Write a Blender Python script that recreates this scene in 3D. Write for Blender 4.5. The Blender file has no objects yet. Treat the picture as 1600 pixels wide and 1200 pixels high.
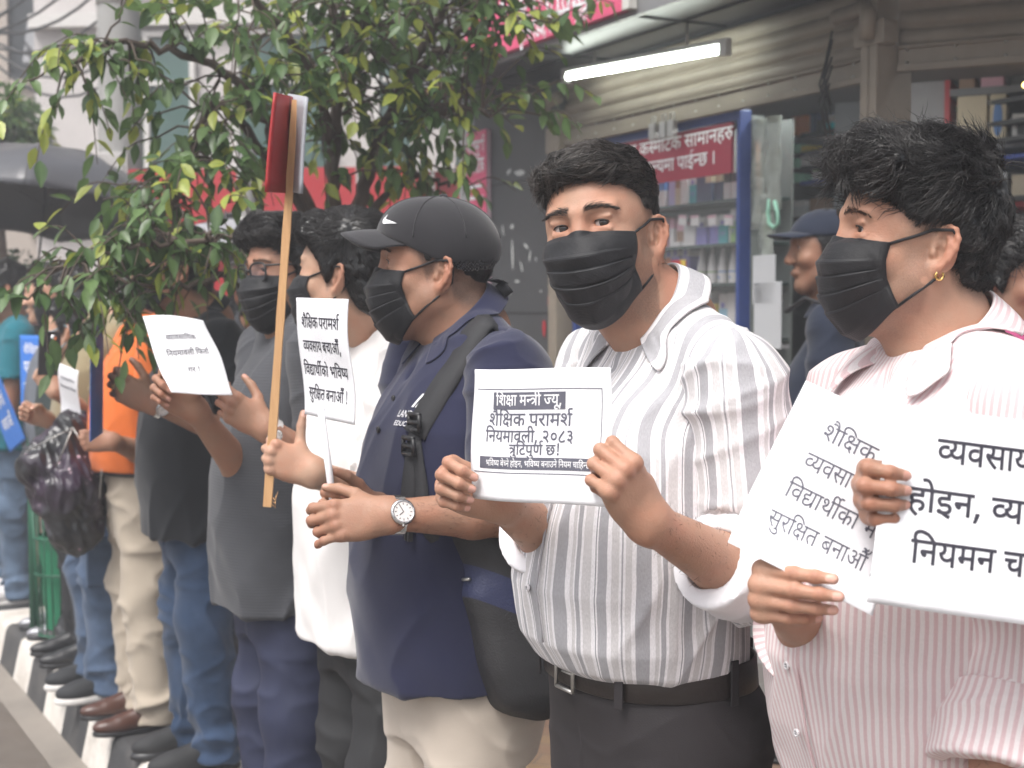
import bpy, bmesh, math, random
import numpy as np
from mathutils import Vector, Matrix
R = math.radians
random.seed(7)
SC = bpy.context.scene
COL = SC.collection

# ---------------------------------------------------------------- camera
FPX = 2222.0            # focal length in photo pixels (1600 wide)
CAM_Z = 1.45            # metres above the pavement
cam_d = bpy.data.cameras.new("camera")
cam = bpy.data.objects.new("camera", cam_d)
COL.objects.link(cam)
cam_d.sensor_width = 36.0
cam_d.lens = 36.0 * FPX / 1600.0
cam_d.clip_start, cam_d.clip_end = 0.05, 400.0
PITCH = math.atan(110.0 / FPX)
cam.location = (0, 0, CAM_Z)
cam.rotation_euler = (math.pi / 2 - PITCH, 0, 0)
cam_d.dof.use_dof = True
cam_d.dof.focus_distance = 2.1
cam_d.dof.aperture_fstop = 6.3
SC.camera = cam

# ---------------------------------------------------------------- overcast sky, one soft sun, exposure
SUN_EL, SUN_AZ = R(58), R(215)       # azimuth clockwise from +Y: behind the camera, towards the road
w = bpy.data.worlds.new("World"); SC.world = w; w.use_nodes = True
nt = w.node_tree
bg = nt.nodes["Background"]
sky = nt.nodes.new("ShaderNodeTexSky")
sky.sky_type = 'NISHITA'; sky.sun_disc = False
sky.sun_elevation = SUN_EL; sky.sun_rotation = SUN_AZ
sky.air_density = 1.0; sky.dust_density = 6.0; sky.ozone_density = 1.0
hsv = nt.nodes.new("ShaderNodeHueSaturation"); hsv.inputs['Saturation'].default_value = 0.30
nt.links.new(sky.outputs[0], hsv.inputs['Color']); nt.links.new(hsv.outputs[0], bg.inputs['Color'])
bg.inputs['Strength'].default_value = 0.15
sun_d = bpy.data.lights.new("sun", 'SUN'); sun_d.energy = 1.5; sun_d.angle = R(25); sun_d.color = (1, .97, .93)
sun = bpy.data.objects.new("sun", sun_d); COL.objects.link(sun)
sd = Vector((math.sin(SUN_AZ) * math.cos(SUN_EL), math.cos(SUN_AZ) * math.cos(SUN_EL), math.sin(SUN_EL)))
sun.rotation_euler = (-sd).to_track_quat('-Z', 'Y').to_euler()
vs = SC.view_settings
vs.view_transform = 'Standard'; vs.look = 'None'; vs.gamma = 1.0; vs.use_curve_mapping = False
vs.exposure = 0.95
SC.cycles.use_denoising = True
SC.cycles.max_bounces = 6
SC.cycles.use_adaptive_sampling = True

def at(px, py, d):
    """photo pixel at depth d (metres along the view ground axis) -> a point in the street"""
    return np.array([(px - 800.0) / FPX * d, d, CAM_Z - (py - 490.0) / FPX * d])
# ---------------------------------------------------------------- numpy helpers
f32 = np.float32
def V(*a): return np.array(a, dtype=np.float64)
def nrm(v):
    v = np.asarray(v, float); return v / (np.linalg.norm(v) + 1e-12)
def rotz(a): c, s = math.cos(a), math.sin(a); return np.array([[c, -s, 0], [s, c, 0], [0, 0, 1.0]])
def rotx(a): c, s = math.cos(a), math.sin(a); return np.array([[1, 0, 0], [0, c, -s], [0, s, c]])
def roty(a): c, s = math.cos(a), math.sin(a); return np.array([[c, 0, s], [0, 1, 0], [-s, 0, c]])

def _hash(ix, iy, iz, seed):
    h = (ix.astype(np.uint32) * np.uint32(374761393) + iy.astype(np.uint32) * np.uint32(668265263)
         + iz.astype(np.uint32) * np.uint32(2147483647 - 58) + np.uint32(seed * 1013904223 & 0xffffffff))
    h = (h ^ (h >> np.uint32(13))) * np.uint32(1274126177)
    h = h ^ (h >> np.uint32(16))
    return (h & np.uint32(0xffff)).astype(f32) / 32767.5 - 1.0
def vnoise(P, seed=0):
    """smooth value noise in [-1,1] at points P (N,3)"""
    P = np.asarray(P, f32); i = np.floor(P).astype(np.int64); f = P - i
    f = f * f * (3 - 2 * f); r = 0
    for a in (0, 1):
        wx = f[:, 0] if a else 1 - f[:, 0]
        for b in (0, 1):
            wy = f[:, 1] if b else 1 - f[:, 1]
            for c in (0, 1):
                wz = f[:, 2] if c else 1 - f[:, 2]
                r = r + wx * wy * wz * _hash(i[:, 0] + a, i[:, 1] + b, i[:, 2] + c, seed)
    return r
def sstep(a, b, x):
    t = np.clip((x - a) / (b - a), 0, 1); return t * t * (3 - 2 * t)

# ---------------------------------------------------------------- signed-distance modelling
class SDF:
    """a list of blended primitives, meshed by sparse surface nets"""
    def __init__(s): s.ops = []
    def _add(s, fn, lo, hi, k, op): s.ops.append((fn, np.array(lo, f32), np.array(hi, f32), float(k), op)); return s
    def cone(s, a, b, ra, rb, k=.01, op=1):
        a = np.asarray(a, f32); b = np.asarray(b, f32); ba = b - a; l2 = float(ba @ ba) + 1e-12
        def fn(P):
            q = P - a; t = np.clip(q @ ba / l2, 0, 1)
            q = q - t[:, None] * ba
            return np.sqrt((q * q).sum(1)) - (ra + (rb - ra) * t)
        m = max(ra, rb)
        return s._add(fn, np.minimum(a, b) - m, np.maximum(a, b) + m, k, op)
    def fcone(s, a, b, ra, rb, k=.004, op=1):
        """flat-ended cone"""
        a = np.asarray(a, f32); b = np.asarray(b, f32); ba = b - a; L_ = float(np.linalg.norm(ba)); ax = ba / L_
        def fn(P):
            q = P - a; t = q @ ax; r = np.sqrt(np.maximum((q * q).sum(1) - t * t, 0))
            d1 = r - (ra + (rb - ra) * np.clip(t / L_, 0, 1)); d2 = np.maximum(-t, t - L_)
            return np.minimum(np.maximum(d1, d2), 0) + np.sqrt(np.maximum(d1, 0) ** 2 + np.maximum(d2, 0) ** 2)
        m = max(ra, rb)
        return s._add(fn, np.minimum(a, b) - m, np.maximum(a, b) + m, k, op)
    def chain(s, pts, rs, k=.01, op=1):
        for i in range(len(pts) - 1): s.cone(pts[i], pts[i + 1], rs[i], rs[i + 1], k, op)
        return s
    def ell(s, c, r, M=None, k=.01, op=1):
        c = np.asarray(c, f32); r = np.asarray(r, f32)
        M = np.eye(3, dtype=f32) if M is None else np.asarray(M, f32)
        def fn(P):
            q = (P - c) @ M
            k0 = np.sqrt(((q / r) ** 2).sum(1)); k1 = np.sqrt(((q / (r * r)) ** 2).sum(1)) + 1e-9
            return np.where(k1 < 1e-6, -r.min(), k0 * (k0 - 1) / k1)
        e = np.sqrt(((M * r) ** 2).sum(1))
        return s._add(fn, c - e, c + e, k, op)
    def box(s, c, h, rad=.004, M=None, k=.004, op=1):
        c = np.asarray(c, f32); h = np.asarray(h, f32) - rad
        M = np.eye(3, dtype=f32) if M is None else np.asarray(M, f32)
        def fn(P):
            q = np.abs((P - c) @ M) - h
            return np.sqrt((np.maximum(q, 0) ** 2).sum(1)) + np.minimum(q.max(1), 0) - rad
        e = np.abs(M) @ (h + rad)
        return s._add(fn, c - e, c + e, k, op)
    def loft(s, tab, O, M, n=2.3, k=.02, op=1, grow=0., zlo=None, zhi=None):
        """stacked super-ellipse sections: rows (z, half width, half depth, centre y[, centre x]) in frame M at O"""
        tab = np.array([list(r) + [0] * (5 - len(r)) for r in tab], f32)
        O = np.asarray(O, f32); M = np.asarray(M, f32)
        z0 = tab[0, 0] if zlo is None else zlo; z1 = tab[-1, 0] if zhi is None else zhi
        def fn(P):
            q = (P - O) @ M; z = q[:, 2]
            a = np.interp(z, tab[:, 0], tab[:, 1]).astype(f32) + grow; b = np.interp(z, tab[:, 0], tab[:, 2]).astype(f32) + grow
            yc = np.interp(z, tab[:, 0], tab[:, 3]).astype(f32); xc = np.interp(z, tab[:, 0], tab[:, 4]).astype(f32)
            x = (q[:, 0] - xc) / a; y = (q[:, 1] - yc) / b
            r = (np.abs(x) ** n + np.abs(y) ** n + 1e-9) ** (1 / n)
            g = np.sqrt((x / a) ** 2 + (y / b) ** 2) / np.sqrt(x * x + y * y + 1e-9)
            d = (r - 1) / g
            e = np.maximum(z0 - z, z - z1)
            return np.maximum(d, e)
        a = float(max(tab[:, 1])) + grow; b = float(np.abs(tab[:, 3]).max() + tab[:, 2].max()) + grow
        a += float(np.abs(tab[:, 4]).max())
        cs = np.array([[x, y, z] for x in (-a, a) for y in (-b, b) for z in (z0, z1)], f32) @ M.T + O
        return s._add(fn, cs.min(0), cs.max(0), k, op)
    def half(s, c, n, k=.002, op=-1):
        """cut away the half space on the +n side of c"""
        c = np.asarray(c, f32); n = np.asarray(nrm(n), f32)
        return s._add(lambda P: -((P - c) @ n), [-1e4] * 3, [1e4] * 3, k, op)
    def cut(s, c, n, rad=.13, depth=.16, k=.002):
        """cut away a short cylinder-like block lying on the +n side of c"""
        n = nrm(n); x = nrm(np.cross(n, (.31, .2, .93))); M = np.stack([x, np.cross(n, x), n], 1)
        return s.box(np.asarray(c) + n * depth / 2, (rad, rad, depth / 2), .001, M, k, -1)
    def fn(s, f, lo, hi, k=.01, op=1): return s._add(f, lo, hi, k, op)
    def eval(s, P, pad):
        D = np.full(len(P), 1.0, f32)
        for fn, lo, hi, k, op in s.ops:
            m = k + pad
            idx = np.nonzero(((P > lo - m) & (P < hi + m)).all(1))[0]
            if not len(idx): continue
            d = fn(P[idx]).astype(f32); o = D[idx]
            if op > 0:
                h = np.maximum(k - np.abs(o - d), 0) / k; D[idx] = np.minimum(o, d) - h * h * k * .25
            else:
                d = -d; h = np.maximum(k - np.abs(o - d), 0) / k; D[idx] = np.maximum(o, d) + h * h * k * .25
        return D
    def mesh(s, h):
        B = 8; bs = B * h
        pos = [o for o in s.ops if o[4] > 0]
        lo = np.min([o[1] for o in pos], 0) - 3 * h - .01; hi = np.max([o[2] for o in pos], 0) + 3 * h + .01
        nb = np.ceil((hi - lo) / bs).astype(int)
        g = np.stack(np.meshgrid(*[np.arange(n) for n in nb], indexing='ij'), -1).reshape(-1, 3)
        C = (lo + (g + .5) * bs).astype(f32)
        keep = np.abs(s.eval(C, bs * 2.0)) < bs * 1.35
        g = g[keep]
        r = np.arange(B + 1)
        loc = np.stack(np.meshgrid(r, r, r, indexing='ij'), -1)
        P = (lo + (g[:, None, None, None, :] * B + loc[None]) * h).astype(f32)
        D = s.eval(P.reshape(-1, 3), 3 * h).reshape(-1, B + 1, B + 1, B + 1)
        dim = nb * B + 2
        st = np.array([dim[1] * dim[2], dim[2], 1], np.int64)
        inn = D < 0
        cnt = np.zeros((len(g), B, B, B), np.int8)
        for a in (0, 1):
            for b in (0, 1):
                for c in (0, 1): cnt += inn[:, a:B + a, b:B + b, c:B + c]
        act = np.nonzero((cnt > 0) & (cnt < 8))
        bi, ci = act[0], np.stack(act[1:], 1)
        acc = np.zeros((len(bi), 3)); num = np.zeros(len(bi))
        for ax in range(3):
            o1, o2 = [i for i in range(3) if i != ax]
            for u in (0, 1):
                for v in (0, 1):
                    off = np.zeros(3, int); off[o1] = u; off[o2] = v
                    p0 = ci + off; p1 = p0.copy(); p1[:, ax] += 1
                    d0 = D[bi, p0[:, 0], p0[:, 1], p0[:, 2]]; d1 = D[bi, p1[:, 0], p1[:, 1], p1[:, 2]]
                    x = (d0 < 0) != (d1 < 0); t = d0 / np.where(x, d0 - d1, 1)
                    q = p0.astype(float); q[:, ax] += t
                    acc[x] += q[x]; num[x] += 1
        vid = ((g[bi] * B + ci) * st).sum(1)
        Vt = lo + (g[bi] * B + acc / num[:, None]) * h
        order = np.argsort(vid); sv = vid[order]
        faces = []
        for ax in range(3):
            o1, o2 = (ax + 1) % 3, (ax + 2) % 3
            sl1 = [slice(None)] + [slice(0, B)] * 3; sl2 = list(sl1); sl2[ax + 1] = slice(1, B + 1)
            a, b = inn[tuple(sl1)], inn[tuple(sl2)]
            e = np.nonzero(a != b); c0 = np.stack(e[1:], 1) + g[e[0]] * B
            fl = a[e]
            ids = [((c0 - np.eye(3, dtype=int)[o1] * i - np.eye(3, dtype=int)[o2] * j) * st).sum(1) for i, j in ((0, 0), (1, 0), (1, 1), (0, 1))]
            k = [np.clip(np.searchsorted(sv, i), 0, len(sv) - 1) for i in ids]
            ok = np.all([sv[kk] == i for kk, i in zip(k, ids)], 0)
            q = np.stack([order[kk] for kk in k], 1)
            q[~fl] = q[~fl][:, ::-1]
            faces.append(q[ok])
        return Vt, np.concatenate(faces)

def vnormals(Vt, F):
    a = Vt[F[:, 2]] - Vt[F[:, 0]]; b = Vt[F[:, 3 % F.shape[1]]] - Vt[F[:, 1]]
    n = np.cross(a, b); N = np.zeros_like(Vt)
    for i in range(F.shape[1]):
        for c in range(3): N[:, c] += np.bincount(F[:, i], n[:, c], len(Vt))
    return N / (np.linalg.norm(N, axis=1)[:, None] + 1e-12)
def relax(Vt, F, it=1, w=.5):
    for _ in range(it):
        S = np.zeros_like(Vt); cnt = np.zeros(len(Vt))
        for i in range(F.shape[1]):
            for j in (i - 1,):
                a, b = F[:, i], F[:, j]
                for c in range(3):
                    S[:, c] += np.bincount(a, Vt[b, c], len(Vt)) + np.bincount(b, Vt[a, c], len(Vt))
                cnt += np.bincount(a, minlength=len(Vt)) + np.bincount(b, minlength=len(Vt))
        Vt = Vt * (1 - w) + S / np.maximum(cnt, 1)[:, None] * w
    return Vt

# ---------------------------------------------------------------- objects
def link(name, me, mats=(), parent=None, loc=None):
    o = bpy.data.objects.new(name, me); COL.objects.link(o)
    for m in (mats if isinstance(mats, (list, tuple)) else [mats]): me.materials.append(m)
    if loc is not None: o.location = loc
    if parent is not None: o.parent = parent
    return o
def npmesh(name, Vt, F, attrs=None, smooth=True, mi=None):
    me = bpy.data.meshes.new(name)
    Vt = np.asarray(Vt, f32); F = np.asarray(F, np.int32); n = F.shape[1]
    me.vertices.add(len(Vt)); me.vertices.foreach_set('co', Vt.ravel())
    me.loops.add(F.size); me.loops.foreach_set('vertex_index', F.ravel())
    me.polygons.add(len(F)); me.polygons.foreach_set('loop_start', np.arange(len(F), dtype=np.int32) * n)
    me.polygons.foreach_set('use_smooth', np.full(len(F), smooth))
    if mi is not None: me.polygons.foreach_set('material_index', np.asarray(mi, np.int32))
    me.update(calc_edges=True)
    for k, a in (attrs or {}).items():
        at_ = me.attributes.new(k, 'FLOAT', 'POINT'); at_.data.foreach_set('value', np.asarray(a, f32))
    me.validate()
    return me
class MB:
    """collects boxes, tubes, lathes and sheets into one mesh (world or local coordinates)"""
    def __init__(s): s.v = []; s.f = []; s.m = []; s.sm = []
    def add(s, v, f, mi=0, smooth=False):
        o = len(s.v); s.v += [tuple(map(float, p)) for p in v]
        for q in f: s.f.append([o + int(i) for i in q]); s.m.append(mi); s.sm.append(smooth)
        return s
    def box(s, c, h, M=None, mi=0):
        M = np.eye(3) if M is None else np.asarray(M)
        v = [np.asarray(c) + M @ np.array([x * h[0], y * h[1], z * h[2]]) for x in (-1, 1) for y in (-1, 1) for z in (-1, 1)]
        return s.add(v, [(0, 1, 3, 2), (4, 6, 7, 5), (0, 4, 5, 1), (2, 3, 7, 6), (0, 2, 6, 4), (1, 5, 7, 3)], mi)
    def tube(s, pts, rs, n=8, mi=0, caps=True, smooth=True, flat=1.0, up=None):
        pts = [np.asarray(p, float) for p in pts]
        if np.isscalar(rs): rs = [rs] * len(pts)
        v = []; u = None
        for i, p in enumerate(pts):
            t = nrm(pts[min(i + 1, len(pts) - 1)] - pts[max(i - 1, 0)])
            if u is None:
                u = np.asarray(up, float) if up is not None else (np.array([0, 0, 1.0]) if abs(t[2]) < .9 else np.array([1.0, 0, 0]))
            u = nrm(u - t * (u @ t)); w_ = np.cross(t, u)
            for k in range(n):
                a = 2 * math.pi * k / n; v.append(p + rs[i] * (math.cos(a) * u * flat + math.sin(a) * w_))
        f = [(i * n + k, i * n + (k + 1) % n, (i + 1) * n + (k + 1) % n, (i + 1) * n + k) for i in range(len(pts) - 1) for k in range(n)]
        if caps: f += [tuple(range(n))[::-1], tuple((len(pts) - 1) * n + k for k in range(n))]
        return s.add(v, f, mi, smooth)
    def lathe(s, c, prof, n=24, M=None, mi=0, smooth=True):
        M = np.eye(3) if M is None else np.asarray(M); v = []
        for r, z in prof:
            for k in range(n):
                a = 2 * math.pi * k / n; v.append(np.asarray(c) + M @ np.array([r * math.cos(a), r * math.sin(a), z]))
        f = [(i * n + k, i * n + (k + 1) % n, (i + 1) * n + (k + 1) % n, (i + 1) * n + k) for i in range(len(prof) - 1) for k in range(n)]
        return s.add(v, f, mi, smooth)
    def grid(s, G, mi=0, smooth=True, wrap=False):
        """G (nu,nv,3) sheet"""
        G = np.asarray(G); nu, nv = G.shape[:2]
        f = [(i * nv + j, ((i + 1) % nu) * nv + j, ((i + 1) % nu) * nv + j + 1, i * nv + j + 1) for i in range(nu if wrap else nu - 1) for j in range(nv - 1)]
        return s.add(G.reshape(-1, 3), f, mi, smooth)
    def prism(s, poly, O, U, Vv, N, t, mi=0):
        """closed outline poly [(u,v)] extruded t along N"""
        O = np.asarray(O, float); n = len(poly)
        v = [O + np.asarray(U) * a + np.asarray(Vv) * b for a, b in poly]; v += [p + np.asarray(N) * t for p in v]
        f = [tuple(range(n))[::-1], tuple(range(n, 2 * n))] + [(i, (i + 1) % n, n + (i + 1) % n, n + i) for i in range(n)]
        return s.add(v, f, mi)
    def build(s, name, mats, parent=None, org=None, bevel=0, solid=0, offset=-1):
        me = bpy.data.meshes.new(name)
        org = np.zeros(3) if org is None else np.asarray(org, float)
        me.from_pydata([tuple(np.array(p) - org) for p in s.v], [], s.f)
        me.polygons.foreach_set('material_index', s.m); me.polygons.foreach_set('use_smooth', s.sm); me.update()
        bm = bmesh.new(); bm.from_mesh(me); bmesh.ops.recalc_face_normals(bm, faces=bm.faces[:]) if not solid else None
        bm.to_mesh(me); bm.free()
        o = link(name, me, mats, parent)
        if parent is None: o.location = org
        if bevel:
            b = o.modifiers.new('bevel', 'BEVEL'); b.width = bevel; b.segments = 2; b.limit_method = 'ANGLE'
        if solid:
            b = o.modifiers.new('solid', 'SOLIDIFY'); b.thickness = solid; b.offset = offset
        return o
def tag(o, label, cat, group=None, kind=None):
    if label: o['label'] = label
    if cat: o['category'] = cat
    if group: o['group'] = group
    if kind: o['kind'] = kind
    return o
def struct(o): o['kind'] = 'structure'; return o
def thing(name, label, cat, loc=(0, 0, 0), group=None):
    o = bpy.data.objects.new(name, None); COL.objects.link(o); o.location = loc; o.empty_display_size = .1
    return tag(o, label, cat, group)
def sub(o, mb, name, mats, **k):
    """a part under o; mb is in world coordinates"""
    return mb.build(name, mats, o, org=np.array(root_loc(o)), **k)
def root_loc(o):
    p = np.zeros(3)
    while o is not None: p += np.array(o.location); o = o.parent
    return p

# ---------------------------------------------------------------- materials
MATS = {}
class NT:
    def __init__(s, name):
        s.m = bpy.data.materials.new(name); s.m.use_nodes = True; s.t = s.m.node_tree; s.p = s.t.nodes['Principled BSDF']
    def n(s, ty, **k):
        x = s.t.nodes.new('ShaderNode' + ty)
        for a, b in k.items(): setattr(x, a, b)
        return x
    def l(s, a, b): s.t.links.new(a, b)
    def attr(s, name): x = s.n('Attribute'); x.attribute_name = name; return x.outputs['Fac']
    def math(s, op, a, b=None, c=None):
        x = s.n('Math', operation=op)
        for i, q in enumerate((a, b, c)):
            if q is None: continue
            if isinstance(q, (int, float)): x.inputs[i].default_value = q
            else: s.l(q, x.inputs[i])
        return x.outputs[0]
    def mix(s, f, a, b, ty='MIX'):
        x = s.n('Mix', data_type='RGBA', blend_type=ty)
        for i, q in ((0, f), (6, a), (7, b)):
            if isinstance(q, (int, float)): x.inputs[i].default_value = q
            elif isinstance(q, tuple): x.inputs[i].default_value = (*q[:3], 1)
            else: s.l(q, x.inputs[i])
        return x.outputs[2]
    def noise(s, scale, detail=3, rough=.6, vec=None, stretch=None):
        x = s.n('TexNoise'); x.inputs['Scale'].default_value = scale; x.inputs['Detail'].default_value = detail; x.inputs['Roughness'].default_value = rough
        if vec is None:
            vec = s.n('TexCoord').outputs['Object']
        if stretch:
            mp = s.n('Mapping'); mp.inputs['Scale'].default_value = stretch; s.l(vec, mp.inputs['Vector']); vec = mp.outputs[0]
        s.l(vec, x.inputs['Vector']); return x.outputs['Fac']
    def ramp(s, f, stops, interp='LINEAR'):
        x = s.n('ValToRGB'); cr = x.color_ramp; cr.interpolation = interp
        while len(cr.elements) > 1: cr.elements.remove(cr.elements[-1])
        cr.elements[0].position = stops[0][0]; c = stops[0][1]; cr.elements[0].color = (*c, 1) if isinstance(c, tuple) else (c, c, c, 1)
        for p, c in stops[1:]:
            e = cr.elements.new(p); e.color = (*c, 1) if isinstance(c, tuple) else (c, c, c, 1)
        s.l(f, x.inputs[0]); return x.outputs[0]
    def bump(s, h, strength=.3, dist=.002):
        x = s.n('Bump'); x.inputs['Strength'].default_value = strength; x.inputs['Distance'].default_value = dist
        s.l(h, x.inputs['Height']); s.l(x.outputs[0], s.p.inputs['Normal'])
    def set(s, color=None, rough=None, metal=None, spec=None, sheen=None, coat=None, trans=None, alpha=None, sss=None, emit=None, estr=None, ior=None):
        P = s.p.inputs
        def put(k, v):
            if v is None: return
            if isinstance(v, tuple): P[k].default_value = (*v[:3], 1) if len(P[k].default_value) == 4 else v
            elif isinstance(v, (int, float)): P[k].default_value = v
            else: s.l(v, P[k])
        put('Base Color', color); put('Roughness', rough); put('Metallic', metal); put('Specular IOR Level', spec); put('Sheen Weight', sheen)
        put('Coat Weight', coat); put('Transmission Weight', trans); put('Alpha', alpha); put('Subsurface Weight', sss)
        put('Emission Color', emit); put('Emission Strength', estr); put('IOR', ior)
        return s.m
def srgb(r, g, b):
    f = lambda c: c / 12.92 if c <= .04045 else ((c + .055) / 1.055) ** 2.4
    return tuple(f(c / 255.0) for c in (r, g, b))
def plain(name, color, rough=.6, metal=0., spec=.5, var=.12, scale=30., bump=0., bscale=200., **k):
    key = ('p', name)
    if key in MATS: return MATS[key]
    n = NT(name)
    c = n.noise(scale, 4)
    hi = tuple(min(1, x * (1 + var)) for x in color); lo = tuple(x * (1 - var) for x in color)
    m = n.set(color=n.mix(c, lo, hi), rough=rough, metal=metal, spec=spec, **k)
    if bump: n.bump(n.noise(bscale, 2), bump, .002)
    MATS[key] = m
    return m
def cloth(name, color, rough=.85, weave=900., var=.10, stripes=None, period=.1, sheen=.15, attr='cu', rib=None):
    """woven fabric; stripes: [(pos, colour)...] across the fabric coordinate cu"""
    n = NT(name)
    u = n.attr('cu'); vv = n.attr('cv')
    cb = n.n('CombineXYZ'); n.l(u, cb.inputs[0]); n.l(vv, cb.inputs[1]); vec = cb.outputs[0]
    base = color
    if stripes:
        wob = n.math('MULTIPLY', n.math('SUBTRACT', n.noise(9, 2, vec=vec), .5), .006)
        base = n.ramp(n.math('FRACT', n.math('DIVIDE', n.math('ADD', n.math('ADD', u, wob), 10.0), period)), stripes, 'CONSTANT' if len(stripes) > 3 else 'LINEAR')
    fine = n.noise(weave, 2, .8, vec=vec, stretch=(1, .35, 1))
    soft = n.noise(14, 3)
    k = n.math('ADD', n.math('MULTIPLY', fine, var * 2.2), n.math('MULTIPLY', soft, var))
    k = n.math('ADD', k, 1 - var * 1.6)
    mul = n.n('VectorMath', operation='SCALE')
    if isinstance(base, tuple): mul.inputs[0].default_value = base[:3]
    else: n.l(base, mul.inputs[0])
    n.l(k, mul.inputs['Scale'])
    m = n.set(color=mul.outputs[0], rough=rough, spec=.2, sheen=sheen)
    hgt = n.math('ADD', fine, n.math('MULTIPLY', n.noise(60, 3), 1.5))
    if rib:
        hgt = n.math('ADD', hgt, n.math('MULTIPLY', n.math('SINE', n.math('MULTIPLY', vv, rib)), .8))
    n.bump(hgt, .25, .0012)
    return m
def skin_mat(name, color):
    n = NT(name)
    dark = tuple(x * .80 for x in color); lite = tuple(min(1, x * 1.10) for x in color)
    red = (color[0] * 1.02, color[1] * .80, color[2] * .74)
    c = n.mix(n.noise(22, 4), dark, lite)
    c = n.mix(n.ramp(n.noise(16, 4), [(.42, 0.), (.70, .75)]), c, red)
    spots = n.ramp(n.noise(260, 2), [(.66, 0.), (.74, .35)])
    c = n.mix(spots, c, tuple(x * .6 for x in color))
    c = n.mix(n.attr('red'), c, (color[0] * .95, color[1] * .66, color[2] * .60))
    st = n.math('MULTIPLY', n.attr('beard'), n.ramp(n.noise(700, 2), [(.35, .55), (.65, 1.)]))
    c = n.mix(st, c, (.035, .026, .022))
    c = n.mix(n.attr('nail'), c, (min(1, color[0] * 1.55), color[1] * 1.5, color[2] * 1.75))
    ro = n.math('SUBTRACT', .52, n.math('MULTIPLY', n.attr('nail'), .25))
    m = n.set(color=c, rough=ro, spec=.4, sss=.12)
    n.p.inputs['Subsurface Radius'].default_value = (.9, .35, .2); n.p.inputs['Subsurface Scale'].default_value = .008
    n.bump(n.math('ADD', n.noise(330, 3), n.math('MULTIPLY', n.noise(70, 3), .8)), .45, .0014)
    return m
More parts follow.
